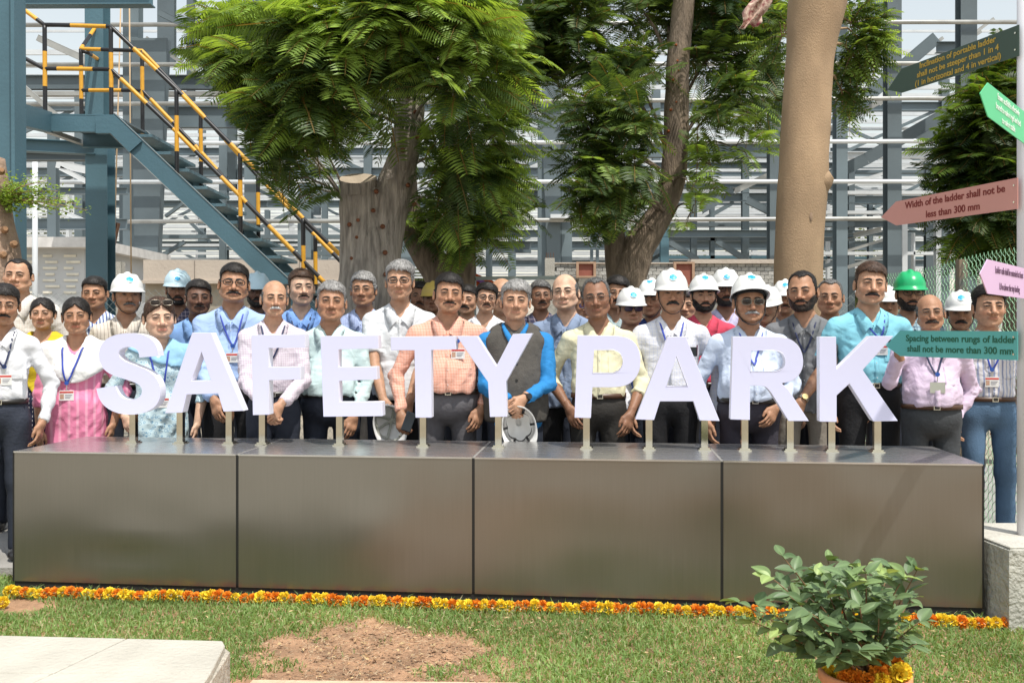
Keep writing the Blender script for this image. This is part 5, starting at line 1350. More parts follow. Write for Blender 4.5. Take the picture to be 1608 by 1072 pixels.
for i in range(18):
    Y_ = 40+i*2.0; z_ = 6.2
    mb = MB(); mb.bar(Vector((-34, Y_, z_))-L_, Vector((34, Y_, z_))-L_, .06, .10); mb.build('roof_purlin', pale, site)
for i in range(10):
    Y_ = 40+i*3.2; z_ = 4.9
    mb = MB(); mb.bar(Vector((-30, Y_, z_))-L_, Vector((30, Y_, z_))-L_, .07, .12); mb.build('floor_joist', pale, site)
# pipe and ropes
mb = MB(); o = P(55, 520, 15); o.z = 0; mb.tube([(0,0,0),(0,0,P(55,236,15).z)], .042, 12)
t_ = mb.build('standpipe', pale, None, True); t_.location = o; tag(t_, 'thin pale upright pipe standing behind the leafy branch at left', 'pipe')
for x0, x1, lb in ((191,178,'slanting thin rope hanging beside the blue column'),(203,206,'straight thin rope hanging in front of the tapered column')):
    mb = MB(); mb.tube([P(x0,-40,14)-P(x0,-40,14), P(x1,440,14)-P(x0,-40,14)], .011, 6); t_ = mb.build('hanging_rope', mat('rope', (.50,.36,.22), .9), None, True); t_.location = P(x0,-40,14); tag(t_, lb, 'rope')
# ---------------------------------------------------------------- walls, block work and low building
rend = mat('render_beige', (.50,.43,.36), .9, var=.08, scale=2, bump=.3, bscale=20)
w1 = empty('rendered_wall', tuple(P(380,520,16.0)*1.0), 0, 'beige rendered parapet wall below the staircase', 'wall'); w1.location.z = 0
def bx(root, name, x0, x1, y0, y1, Y_, dep, m):
    a = P(x0, y0, Y_)-Vector(root.location); b = P(x1, y1, Y_)-Vector(root.location); mb = MB(); mb.box((a.x, a.y, b.z), (b.x, a.y+dep, a.z)); return mb.build(name, m, root)
bx(w1, 'upper_band', 225, 545, 408, 440, 16, .3, rend); bx(w1, 'ledge', 222, 548, 440, 445, 15.95, .4, rend); bx(w1, 'lower_band', 228, 545, 445, 640, 16.1, .3, mat('render_lower', (.40,.35,.28), .9, var=.1, scale=3))
for x in (305, 400, 470): bx(w1, 'joint', x, x+.7, 409, 440, 15.99, .02, mat('joint_dark', (.22,.19,.16), .9))
bw_ = empty('block_wall', tuple(P(1050,520,15.0)), 0, 'unplastered grey block wall behind the row of helmets', 'wall'); bw_.location.z = 0
bx(bw_, 'wall_core', 868, 1238, 413, 640, 15.06, .2, mat('mortar', (.30,.29,.26), .95, bump=.4)); 
bm = [mat('block_%s' % n_, c_, .95, var=.15, scale=10, bump=.6, bscale=50) for n_, c_ in (('light', (.44,.43,.40)), ('mid', (.38,.37,.34)), ('dark', (.33,.32,.30)))]
bl_me = []
for m_ in bm:
    mb = MB(); mb.box((-.0575,-.03,-.0285), (.0575,.03,.0285)); o = mb.build('block', m_, bw_); bl_me.append(o.data); bpy.data.objects.remove(o)
a0 = P(868,413,15.03); n_ = 0
for row in range(8):
    for i in range(32):
        x = a0.x+.06+i*.1225+(.06 if row % 2 else 0)
        pxx = x/15.03*FPX+804
        if pxx > 1236 or (904 < pxx < 934) or (1058 < pxx < 1090) or n_ >= 240: continue
        o = bpy.data.objects.new('block', bl_me[r_.randrange(3)]); C.objects.link(o); o.parent = bw_; o.location = Vector((x, 15.03+r_.uniform(-.004,.004), a0.z-.035-row*.0635))-Vector(bw_.location); n_ += 1
bx(bw_, 'coping', 1085, 1240, 407, 413.5, 14.95, .3, rend); bx(bw_, 'coping', 868, 1060, 412, 414, 14.97, .25, rend)
red = mat('shutter_red', (.30,.10,.07), .8, var=.15, scale=8)
for x0, x1, y0, y1, lb in ((905,936,411,436,'reddish formwork panel in a pale frame standing on the wall left of the leaning tree'),(1058,1091,411,450,'reddish formwork panel in a pale frame behind the moustached helmet wearer')):
    f_ = empty('formwork_panel', tuple(P((x0+x1)/2, y1, 14.85)), 0, lb, 'formwork')
    bx(f_, 'panel', x0+4, x1-4, y0+3, y1-3, 14.88, .03, red)
    for q in ((x0,x1,y0,y0+3),(x0,x1,y1-3,y1),(x0,x0+4,y0+3,y1-3),(x1-4,x1,y0+3,y1-3)): bx(f_, 'frame', *q, 14.84, .07, mat('timber_pale', (.42,.27,.18), .8, var=.15, scale=12))
pil = empty('concrete_stub', tuple(P(863,445,14.6)), 0, 'short concrete column stub with bare bars behind the bald man', 'column stub'); bx(pil, 'stub', 856, 871, 405, 640, 14.6, .16, mat('stub_conc', (.42,.40,.35), .9, bump=.6))
mb = MB()
for q in range(4): p_ = P(858+q*3.6, 405, 14.66)-Vector(pil.location); mb.tube([p_-Vector((0,0,.05)), p_+Vector((r_.uniform(-.01,.01),0,.08))], .005, 5)
mb.build('rebar', mat('rust_brown', (.14,.07,.04), .9), pil)
pil2 = empty('concrete_stub', tuple(P(182,445,14.6)), 0, 'short concrete stub between the blue column and the beige wall', 'column stub'); bx(pil2, 'stub', 175, 190, 411, 640, 14.6, .16, mat('stub_conc', (.42,.40,.35), .9, bump=.6))
lb_ = empty('low_building', tuple(P(60,520,21)), 0, 'low white building with louvred wall at the left', 'building'); lb_.location.z = 0
bx(lb_, 'wall', -80, 132, 388, 620, 21, 4, mat('wall_white', (.50,.51,.52), .8, var=.06, scale=1)); bx(lb_, 'roof_edge', -80, 138, 372, 388, 20.6, 5, mat('roof_edge', (.62,.60,.58), .7))
for j in range(7):
    for i in range(3):
        x = 34+i*33+(j % 2)*4; bx(lb_, 'sunlit_streak', x, x+(22,14,19)[(i+j) % 3], 400+j*9.5, 403.5+j*9.5, 20.97, .05, mat('streak_cream', (.72,.68,.58), .6))  # cream strips stand for sunlit streaks on the louvres
tent = empty('orange_canopy', tuple(P(745,450,9.2)), 0, 'small orange cloth canopy right of the forked trunk', 'canopy')
L2 = Vector(tent.location); a = [P(735,424,9.2)-L2, P(790,448,9.2)-L2, P(736,449,9.2)-L2]; mb = MB(); b = [q+Vector((0,.5,.02)) for q in a]
mb.add(a+b, [(0,1,2),(5,4,3),(0,3,4,1),(1,4,5,2),(2,5,3,0)]); mb.build('cloth', mat('cloth_orange', (.75,.13,.03), .8, var=.2, scale=8), tent)
a = [P(742,432,9.17)-L2, P(768,445,9.17)-L2, P(760,447,9.17)-L2, P(741,437,9.17)-L2]; vs, fs = prism(a, (0,.01,0)); mb = MB(); mb.add(vs, fs); mb.build('stripe', mat('cloth_violet', (.35,.15,.5), .8), tent)

# ---------------------------------------------------------------- chain link fence
wire = mat('wire_green', (.22,.40,.24), .5, var=.3, scale=3)
wire2 = mat('wire_grey', (.30,.34,.32), .5, var=.3, scale=3)
def fence(name, A, B, H, pitch, wm, label, r0=.0022, posts=(), wave=.02):
    root = empty(name, A, 0, label, 'fence'); A = Vector(A); B = Vector(B); L = (B-A).length; d = (B-A).normalized(); mb = MB()
    n = int(L/pitch); m_ = int(H/(pitch*.5)); nv = Vector((-d.y, d.x, 0))
    for i in range(n):
        pts = []
        for j in range(m_+1):
            s = (i+(0.5 if j % 2 else -.02)*1.04*(1 if i % 2 == 0 else 1))*pitch
            z = j*pitch*.5+wave*math.sin(i*pitch*2.1); pts.append(d*s+Vector((0,0,z))+nv*(.003 if j % 2 else -.003))
        mb.tube(pts, r0, 3, cap=False)
        pts = [q if j % 2 else q+d*pitch*1.04 for j, q in enumerate(pts)]
        mb.tube([q+nv*.004 for q in pts], r0, 3, cap=False)
    o = mb.build('chain_link', wm, root); o['kind'] = 'stuff'
    for s, hh in posts:
        mb = MB(); p_ = d*s; mb.box((p_.x-.03,p_.y-.03,-.0), (p_.x+.03,p_.y+.03,hh)); mb.build('post', mat('post_rusty', (.17,.19,.18), .8, var=.3, scale=9, col2=(.22,.16,.11)), root)
    return root
fence('chain_link_fence', (3.22,5.6,0), (3.42,9.3,0), 1.88, .062, wire, 'green chain link fence with a rusty post behind the right end of the group', .0026, ((.0,1.9),(1.30,1.86),(3.6,1.8)))
fence('chain_link_fence', (3.38,9.3,0), (-6.6,9.3,0), 1.74, .075, wire2, 'long grey green wire fence running behind the whole group', .0020, ((2.9,1.8),(5.6,1.8),(8.4,1.8)))
fr = empty('mesh_gate', tuple(P(800,520,9.0)), 0, 'framed wire mesh gate behind the grey haired man in the waistcoat', 'gate'); fr.location.z = 0
for q in ((P(745,437,9.0),P(878,436,9.0)),(P(745,437,9.0),Vector((P(745,437,9).x,9,0))),(P(878,436,9.0),Vector((P(878,437,9).x,9,0)))):
    mb = MB(); mb.bar(q[0]-Vector(fr.location), q[1]-Vector(fr.location), .035, .035); mb.build('gate_frame', mat('gate_paint', (.35,.40,.38), .5), fr)

# ================================================================ trees
bark = mat('bark_rough', (.36,.315,.27), .95, var=.42, scale=9, stretch=(3.5,3.5,.45), bump=1, bscale=30, detail=9)
bark_b = mat('bark_brown', (.19,.145,.105), .95, var=.4, scale=7, stretch=(3,3,.6), bump=1, bscale=24, detail=9)
bark_s = mat('bark_smooth', (.345,.235,.138), .8, var=.26, scale=2.6, stretch=(1.3,1.3,.7), bump=.4, bscale=110, detail=12)
bark_s.node_tree.nodes['Principled BSDF'].inputs['Base Color']
def trunk_mesh(paths, m, parent, name, rough=.1, org=(0,0,0), nseg=30, flute=0.0, seed=0, caps=None):
    mb = MB(); org = Vector(org)
    for pi, (pts, rad) in enumerate(paths):
        P3 = []; Rr = []
        for i in range(len(pts)-1):
            for j in range(8): t = j/8; P3.append(Vector(pts[i]).lerp(Vector(pts[i+1]), t)); Rr.append(rad[i]+(rad[i+1]-rad[i])*t)
        P3.append(Vector(pts[-1])); Rr.append(rad[-1])
        for _ in range(3): P3 = [P3[0]]+[(P3[i-1]+P3[i]*2+P3[i+1])/4 for i in range(1, len(P3)-1)]+[P3[-1]]; Rr = [Rr[0]]+[(Rr[i-1]+Rr[i]*2+Rr[i+1])/4 for i in range(1, len(Rr)-1)]+[Rr[-1]]
        s0 = len(mb.v); mb.tube([p-org for p in P3], Rr, nseg)
        for vi in range(s0, len(mb.v)):
            v = Vector(mb.v[vi]); k = (vi-s0)//nseg
            if k < len(P3):
                c = P3[k]-org; d = v-c; a = (vi-s0) % nseg/nseg*6.283
                n1 = mnoise.noise(v*3.5+Vector((seed, pi, 0))); n2 = mnoise.noise(Vector((v.x*16, v.y*16, v.z*5))+Vector((seed*3, 0, 0)))
                f = 1+rough*(n1*.9+n2*.55)+flute*math.sin(a*4+v.z*.8+pi)*(.6+.4*math.sin(v.z*1.3))
                mb.v[vi] = tuple(c+d*f)
    return mb.build(name, m, parent, True)
def fronds(base, dirs, L, colr, npair=13, seed=0, up=None):
    """many bipinnate fronds at once; base, dirs (n,3), L (n,), colr (n,3)"""
    rr = np.random.default_rng(seed); n = len(base); d = dirs/np.linalg.norm(dirs, axis=1, keepdims=True)
    u = np.array((0,0,1.0))+rr.normal(size=(n,3))*.35+(up if up is not None else 0); s = np.cross(d, u); s /= np.linalg.norm(s, axis=1, keepdims=True); nn = np.cross(s, d)
    droop = rr.uniform(.15, .55, n)
    def pos(t): return base+d*(L*t)[:, None]-np.array((0,0,1.0))*(droop*L*t*t)[:, None]
    V = []; Cc = []
    for i in range(npair):
        t = np.full(n, .12+.86*i/(npair-1)); p = pos(t); tg = d-np.array((0,0,2.0))*(droop*t)[:, None]; tg /= np.linalg.norm(tg, axis=1, keepdims=True)
        prof = .34*math.sin(math.pi*(.22+.68*i/(npair-1)))**.7
        for sg in (-1, 1):
            l = (L*prof*rr.uniform(.85, 1.1, n))[:, None]; dr = s*sg*.93+tg*.34+nn*rr.uniform(-.16, .06, n)[:, None]; dr /= np.linalg.norm(dr, axis=1, keepdims=True)
            w = (L*.86/npair*.50)[:, None]
            tip = p+dr*l-np.array((0,0,1.0))*l*.12; m1 = p+dr*l*.55+tg*w; m2 = p+dr*l*.55-tg*w
            V += [p, m2, tip, m1]
            cc = colr*rr.uniform(.85, 1.15, (n,1)); Cc += [cc*.9, cc, cc*1.1, cc]
    # rachis
    for i in range(3):
        a = pos(np.full(n, i/3)); b = pos(np.full(n, (i+1)/3)); w = s*(L*.010)[:, None]; V += [a-w, a+w, b+w*.6, b-w*.6]; rc = np.tile(np.array((.20,.14,.05)), (n,1)); Cc += [rc]*4
    k = len(V)//4; A = np.stack(V, 1).reshape(n, k, 4, 3); Cn = np.stack(Cc, 1).reshape(n, k, 4, 3)
    Vf = A.reshape(-1, 3); F = np.arange(len(Vf)).reshape(-1, 4)
    return Vf, F, Cn.reshape(-1, 3)
frond_m = leaf_mat('frond', .48, .45)
def crown(root, center, blobs, seed, ytrunk, dark=(.048,.092,.036), light=(.28,.42,.095), young=.2, L0=(.28,.46), npair=19, twig=True, bark_=None, toward=.7, anchors=None, inside=None):
    """blobs: (px, py, Y, rx_px, rz_px, ry_m, count, share of light fronds)"""
    rr = np.random.default_rng(seed); B = []; D = []; LL = []; CC = []; mb = MB(); c0 = Vector(center)-Vector(root.location)
    for (px, py, Y_, rx, rz, ry, n, yg) in blobs:
        n = int(n*.72) if yg < .07 else int(n*.92)
        c = P(px, py, Y_)-Vector(root.location); rxm, rzm = rx*Y_/FPX, rz*Y_/FPX
        end = c; st_ = Vector((c0.x+(c.x-c0.x)*.12, c0.y+(c.y-c0.y)*.12, min(c.z, max(c0.z, c.z-.9*abs(c.x-c0.x)-.3))))
        if anchors: st_ = min([Vector(q)-Vector(root.location) for q in anchors], key=lambda q: (q-end).length+(.8 if q.z > end.z+.1 else 0))
        mid = st_.lerp(end, .55)+Vector((0,0,.12)); rb = .008+.0012*n**.5
        pts = [st_, st_.lerp(mid, .5)+Vector((0,0,.04)), mid, mid.lerp(end, .6), end]; mb.tube(pts, [rb, rb*.8, rb*.6, rb*.4, rb*.25], 6)
        nt_ = max(3, n//9)
        twg = []
        for q in range(nt_):
            v = rr.normal(size=3); v /= np.linalg.norm(v); v = v*(rr.uniform(.35, 1)**.5); e = Vector((c.x+v[0]*rxm, c.y+v[1]*ry, c.z+v[2]*rzm)); s_ = mid.lerp(end, rr.uniform(.5, 1)); twg.append((s_, e))
            mb.tube([s_, s_.lerp(e, .5)+Vector((0,0,.03)), e], [rb*.3, .006, .003], 4)
        for q in range(n):
            s_, e = twg[rr.integers(nt_)]; t = rr.uniform(.25, 1.02); p = s_.lerp(e, t)+Vector(rr.normal(size=3)*.05)
            ax = (e-s_).normalized(); o_ = Vector((rr.normal()*.8, rr.normal()*.7-toward, rr.normal()*.38+.15)); dd = (ax*.7+o_).normalized()
            l_ = rr.uniform(*L0)*(1.1 if t < .8 else .85)
            if inside is not None:
                ok = True; rl = Vector(root.location)
                for f_ in (.0, .55, 1.0):
                    w_ = p+dd*(l_*f_)-Vector((0,0,.33*l_*f_*f_))+rl; ppx = 804+w_.x/w_.y*FPX; ppy = HY-(w_.z-CZ)/w_.y*FPX
                    if not inside(ppx, ppy, w_.y, rr): ok = False; break
                if not ok: continue
            B.append(p); D.append(dd); LL.append(l_)
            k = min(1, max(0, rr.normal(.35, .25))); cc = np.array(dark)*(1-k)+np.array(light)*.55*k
            if rr.uniform() < yg*(.5+.9*(t > .7)): cc = np.array(light)*rr.uniform(.7, 1.15)  # light fronds: young growth, plus sunlit tops put into the colour
            CC.append(cc)
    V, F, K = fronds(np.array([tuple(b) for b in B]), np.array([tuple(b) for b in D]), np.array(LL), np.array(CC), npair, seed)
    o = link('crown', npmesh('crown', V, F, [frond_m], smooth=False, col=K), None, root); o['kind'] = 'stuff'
    mb.build('branches', bark_ or bark_b, root, True)
# tree with the sawn trunk
Y1 = 8.0; t1o = P(578, 520, Y1); t1o.z = 0
t1 = empty('sawn_tree', tuple(t1o), 0, 'broad rough trunk with a flat sawn stump and feathery bright green regrowth', 'tree')
def g(x, y, Y_): return P(x, y, Y_)
base1 = Vector((t1o.x+.02, Y1, 0))
trunk_mesh([([base1, g(578,520,Y1), g(577,430,Y1), g(572,370,Y1), g(565,330,Y1-.02), g(562,296,Y1-.05)], [.31,.262,.240,.215,.172,.152]),
            ([g(584,480,Y1+.03), g(588,420,Y1+.03), g(600,355,Y1+.03), g(620,292,Y1+.03), g(637,235,Y1+.02), g(644,180,Y1), g(645,142,Y1)], [.235,.225,.185,.148,.122,.118,.112])], bark, t1, 'trunk', .13, t1o, 48, .03, 1)
for (x, y, Y_, r_c, tl) in ((562,293,Y1-.06,.158,.12),(645.5,140,Y1,.113,.06)):
    c = g(x, y, Y_)-t1o; mb = MB(); n = 30
    ring = [c+Vector((r_c*.99*math.cos(a)*(1+.03*math.sin(3*a)), r_c*.99*math.sin(a), .004+tl*(math.sin(a)+1)*.55)) for a in [2*math.pi*j/n for j in range(n)]]
    low = [Vector((q.x, q.y, c.z-.09)) for q in ring]; mb.add([c+Vector((0,0,.006))]+ring+low, [(0, j+1, (j+1)%n+1) for j in range(n)]+[(j+1, j+1+n, (j+1)%n+1+n, (j+1)%n+1) for j in range(n)])
    mb.m = [0]*n+[1]*n; mb.build('cut_face', [mat('sawn_wood', (.40,.33,.25), .9, var=.15, scale=10, bump=.3), bark], t1)
kn = mat('knot_red', (.20,.075,.035), .9, var=.3, scale=30)
for i, (x, y) in enumerate(((555,320),(562,345),(585,330),(600,355),(572,386),(604,396),(560,372),(590,300),(548,352),(578,420),(632,235),(652,175),(640,150),(655,215),(640,290),(605,430),(552,405),(650,320))):
    rad_ = .20 if y < 340 else .24; p_ = g(x, y, Y1-rad_*.86); mb = MB(); q = p_-t1o; mb.tube([q+Vector((0,.03,0)), q+Vector((0,-.006,-.004))], [.022, .013], 8); mb.build('knot', kn, t1)
yl = .5
LB = [(-80,300),(0,282),(60,268),(110,276),(150,322),(200,378),(250,398),(300,428),(345,446),(420,470)]; LOW = [(380,300),(430,330),(450,352),(535,350),(545,272),(598,278),(606,232),(640,250),(655,400),(740,425),(800,345),(860,300)]
def in1(x, y, Y_, rr):
    if x < np.interp(y, [q[1*0] for q in LB], [q[1] for q in LB]): return False
    if y > np.interp(x, [q[0] for q in LOW], [q[1] for q in LOW]): return False
    if 628 < x < 664 and 138 < y < 215 and Y_ < 8.1 and rr.uniform() < .85: return False
    if 600 < x < 660 and 215 < y < 262 and Y_ < 8.0 and rr.uniform() < .6: return False
    return True
crown(t1, g(600,330,Y1), [(372,50,7.7,45,32,.35,63,.85),(425,35,7.3,60,38,.5,95,.85),(520,40,6.9,75,45,.5,137,.8),(620,35,6.8,75,45,.5,137,.75),(715,50,7.1,70,45,.5,116,.75),(330,100,7.9,20,22,.3,14,.6),
    (405,110,7.2,50,36,.4,89,.55),(500,120,6.9,65,36,.5,116,.45),(590,122,7.1,45,30,.4,58,.5),(715,135,7.1,55,36,.5,79,.65),(785,105,7.5,40,36,.4,46,.55),(405,175,7.4,32,32,.4,52,.25),(460,180,7.1,42,30,.4,72,.2),(520,175,7.2,35,24,.4,40,.2),
    (430,235,7.4,36,28,.4,49,.15),(425,285,7.3,28,22,.4,29,.1),(490,222,7.3,28,22,.4,29,.15),(600,215,8.5,25,25,.2,20,.1),(705,215,7.7,30,34,.4,43,.35),(745,265,8.1,40,34,.5,46,.6),(690,280,7.9,18,28,.3,29,.3),(725,330,8.1,30,26,.4,31,.5),(765,205,7.8,35,30,.4,29,.5),(608,388,7.72,8,6,.08,2,.2),(455,320,7.5,16,16,.3,11,.1),
    (455,95,8.8,120,60,.4,137,.03),(640,80,9.0,120,60,.4,137,.03),(760,45,9.1,60,45,.5,87,.03),(420,205,8.5,42,40,.3,46,.03),(540,150,8.7,60,40,.3,72,.02)], 11, Y1, bark_=bark, toward=.75, L0=(.34,.54), npair=22,
    inside=in1, anchors=[g(615,330,Y1+.1), g(632,270,Y1+.05), g(642,205,Y1), g(645,150,Y1), g(545,320,Y1+.15)])
# forked tree behind
Y2 = 9.0; t2o = P(710, 520, Y2); t2o.z = 0
t2 = empty('forked_tree', tuple(t2o), 0, 'brown forked trunk leaning left behind the sawn stump tree', 'tree')
trunk_mesh([([Vector((t2o.x,Y2,0)), g(712,520,Y2), g(706,460,Y2), g(690,425,Y2), g(660,385,Y2), g(640,330,Y2), g(640,200,Y2+.2)], [.25,.22,.20,.17,.15,.11,.07]),
            ([g(715,500,Y2), g(722,440,Y2), g(724,380,Y2), g(712,300,Y2+.1), g(704,200,Y2+.2), g(720,20,Y2+.3)], [.19,.15,.13,.12,.10,.07])], bark_b, t2, 'trunk', .12, t2o, 30, .05, 5)
crown(t2, g(715,300,Y2), [(760,325,8.8,38,45,.4,70,.7),(795,300,8.9,32,30,.4,32,.65),(745,370,8.7,26,26,.3,44,.65),(705,340,8.7,28,34,.3,50,.35),(780,270,9.1,32,25,.4,30,.5),(655,355,8.9,18,25,.3,22,.1),(815,330,9.0,18,22,.3,12,.7),
    (800,80,9.7,50,60,.6,120,.06),(795,170,9.7,40,50,.6,75,.2),(650,10,9.6,170,40,.7,150,.06),(835,30,9.8,55,45,.5,140,.06),(835,105,9.9,45,50,.5,110,.12)], 12, Y2, L0=(.24,.40))
# third tree
Y3 = 9.4; t3o = P(990, 520, Y3); t3o.z = 0
t3 = empty('leaning_tree', tuple(t3o), 0, 'dark feathery tree with a curved trunk leaning right in the centre background', 'tree')
trunk_mesh([([Vector((t3o.x,Y3,0)), g(982,520,Y3), g(984,440,Y3), g(1000,390,Y3), g(1036,340,Y3), g(1058,280,Y3), g(1062,200,Y3), g(1064,100,Y3), g(1074,0,Y3), g(1090,-120,Y3)], [.24,.22,.19,.17,.135,.13,.125,.115,.11,.09]),
            ([g(975,470,Y3), g(968,400,Y3), g(960,330,Y3+.1), g(950,220,Y3+.1)], [.13,.12,.09,.05])], bark_b, t3, 'trunk', .08, t3o, 30, .03, 9)
for i, (x, y) in enumerate(((1062,70),(1064,95),(1066,110),(1058,125),(1062,160),(1054,172),(1050,205))):
    p_ = g(x, y, Y3-.115)-t3o; mb = MB(); mb.tube([p_+Vector((0,.03,0)), p_+Vector((0,-.012,-.004))], [.017,.008], 8); mb.build('knot', mat('knot_fresh', (.36,.10,.03), .8), t3)
def in3(x, y, Y_, rr):
    if y > np.interp(x, [840,870,905,960,1000,1015,1050,1090,1140,1160,1215], [240,330,372,392,368,325,372,362,300,270,262]): return False
    xt = np.interp(y, [0,100,200,280,340,390], [1074,1064,1062,1056,1036,1000])
    if abs(x-xt) < 19 and y > 55 and Y_ < 9.5 and rr.uniform() < .85: return False
    return True
crown(t3, g(1050,230,Y3), [(1170,25,10.0,60,45,.5,120,.12),(1050,40,10.3,80,60,.5,110,.05),(890,25,9.6,80,45,.6,150,.06),(990,10,9.9,80,45,.6,130,.06),(1120,10,9.8,80,45,.6,150,.1),(925,100,9.6,70,40,.6,90,.15),(1110,95,9.7,65,45,.4,90,.1),(1180,80,9.8,45,60,.4,80,.25),(985,115,9.4,45,35,.4,60,.08),
    (935,180,8.9,60,38,.5,110,.08),(995,200,8.8,40,45,.4,85,.1),(1110,180,9.2,45,40,.4,45,.35),(1160,150,9.4,40,50,.4,50,.3),(925,250,8.8,48,38,.5,85,.2),(985,265,8.7,45,42,.4,95,.2),(950,320,8.7,42,34,.5,64,.4),(912,300,8.9,28,30,.4,34,.45),(1000,325,8.7,28,30,.3,36,.3),
    (1085,290,8.9,24,30,.3,24,.5),(1120,262,9.1,40,28,.4,26,.75),(1090,335,9.0,26,22,.3,20,.75),(1170,238,9.2,28,20,.3,12,.85),(945,362,8.8,26,20,.3,22,.4),(850,40,10.0,60,70,.5,130,.06),(860,130,10.0,40,50,.4,60,.1),(1200,130,9.9,35,50,.3,44,.35)], 13, Y3, L0=(.28,.44), inside=in3)
# smooth trunk
Y4 = 7.4; t4o = P(1260, 520, Y4); t4o.z = 0
t4 = empty('smooth_tree', tuple(t4o), 0, 'thick smooth tan trunk rising behind the bearded man in grey', 'tree')
W_ = lambda px: px/2*Y4/FPX
trunk_mesh([([Vector((t4o.x-.02,Y4,0)), g(1254,520,Y4), g(1254,420,Y4), g(1257,340,Y4), g(1262,260,Y4), g(1266,180,Y4), g(1271,100,Y4), g(1277,50,Y4), g(1284,0,Y4), g(1296,-90,Y4)], [W_(84),W_(78),W_(74),W_(75),W_(77),W_(74),W_(72),W_(80),W_(90),W_(80)]),
            ([g(1278,60,Y4), g(1262,-20,Y4+.05), g(1245,-120,Y4+.1)], [W_(60),W_(50),W_(45)]), ([g(1276,290,Y4-.02), g(1296,281,Y4-.08), g(1306,275,Y4-.10)], [.16,.085,.035])], bark_s, t4, 'trunk', .035, t4o, 44, .012, 3)
for (x, y, sx_, sz_) in ((1283,97,.010,.045),(1290,143,.014,.010),(1245,330,.02,.014),(1262,345,.012,.035),(1249,398,.016,.02),(1290,45,.018,.01)):
    p_ = g(x, y, Y4)-t4o; 
    cxm = (g(1262,y,Y4)-t4o).x; dx_ = p_.x-cxm; yy_ = -math.sqrt(max(0, (W_(74))**2-dx_*dx_))
    mb = MB(); vs = []; n = 12
    for ring_, k in ((1, .0), (.6, -.006)):
        for j in range(n): a = 6.283*j/n; vs.append((p_.x+sx_*ring_*math.cos(a), yy_-.002+k, p_.z+sz_*ring_*math.sin(a)))
    vs.append((p_.x, yy_-.002, p_.z)); mb.add(vs, [(j, (j+1)%n, n+(j+1)%n, n+j) for j in range(n)]+[(n+j, n+(j+1)%n, 2*n) for j in range(n)]); mb.build('scar', mat('bark_scar', (.30,.21,.14), .9, var=.2, scale=30), t4, True)
ck = empty('printed_cloth', tuple(P(1206,10,8.0)), 0, 'crumpled red and cream cloth hanging among the leaves beside the smooth trunk', 'cloth')
V = []; F = []
for i in range(9):
    for j in range(12): u, v = i/8, j/11; V.append((-.13+.20*u-.13*v+.02*math.sin(v*9+u*4), .03*math.sin(u*11+v*6), .10-.30*v+.05*u+.02*math.sin(u*13)))
for i in range(8):
    for j in range(11): q = i*12+j; F.append((q, q+12, q+13, q+1))
o_ = link('fabric', npmesh('fabric', V, F, [mat('cloth_red', (.45,.05,.08), .8, var=.5, scale=30, col2=(.85,.70,.55))]), None, ck); so_ = o_.modifiers.new('thickness', 'SOLIDIFY'); so_.thickness = .004
crown(t4, g(1285,60,Y4+.4), [(1345,40,8.2,35,50,.3,120,.5),(1350,100,8.2,35,45,.3,120,.35),(1325,150,8.3,25,40,.3,70,.1),(1360,70,8.1,25,25,.2,40,.9),(1225,60,8.3,30,60,.3,60,.3)], 14, Y4, L0=(.16,.26), npair=10, bark_=bark_s)
# dark tree on the right
Y5 = 9.6; t5o = P(1600, 520, Y5+.6); t5o.z = 0
t5 = empty('dark_tree', tuple(t5o), 0, 'dense dark evergreen tree behind the signpost at right', 'tree')
trunk_mesh([([Vector((t5o.x,Y5+.6,0)), g(1600,420,Y5+.6), g(1604,200,Y5+.6), g(1600,100,Y5+.6)], [.18,.15,.11,.05])], bark_b, t5, 'trunk', .08, t5o, 20, .03, 9)
crown(t5, g(1600,330,Y5+.6), [(1560,150,9.4,50,40,.4,130,.45),(1600,120,9.6,50,40,.4,120,.3),(1530,190,9.3,40,35,.4,110,.35),(1590,200,9.3,60,45,.5,170,.08),(1520,240,9.3,40,35,.4,120,.25),(1570,270,9.2,60,45,.5,180,.05),(1620,250,9.4,60,80,.5,200,.05),(1510,300,9.4,35,35,.4,80,.25),
    (1560,330,9.2,55,40,.5,160,.05),(1510,355,9.5,35,25,.4,60,.1),(1600,370,9.4,60,40,.5,130,.05),(1540,390,9.6,45,25,.4,80,.05),(1660,200,9.6,60,90,.5,150,.1)], 15, Y5, L0=(.26,.44), dark=(.022,.050,.016), light=(.15,.25,.035), toward=.5)
# small leaved branch at the left edge
Y6 = 7.0; t6o = P(-12, 520, Y6); t6o.z = 0
t6 = empty('pruned_tree', tuple(t6o), 0, 'pruned trunk with one light green spray of small leaves at the left edge', 'tree')
trunk_mesh([([Vector((t6o.x-.02,Y6,0)), g(-10,520,Y6), g(-8,430,Y6), g(-10,380,Y6), g(-14,335,Y6), g(-20,250,Y6)], [.22,.21,.19,.17,.145,.12])], mat('bark_pink', (.36,.25,.18), .9, var=.2, scale=6, bump=.8, bscale=30), t6, 'trunk', .06, t6o, 24, .02, 4)
for (x, y) in ((6,400),(23,383),(8,360),(2,268)):
    p_ = g(x, y, Y6-.15)-t6o; mb = MB(); mb.tube([p_+Vector((-.02,.03,0)), p_+Vector((.01,-.012,.004))], [.03,.016], 9); mb.build('knot', mat('knot_dry', (.30,.17,.09), .9, var=.3, scale=30), t6)
rr = np.random.default_rng(3); V = []; F = []; K = []; mb = MB()
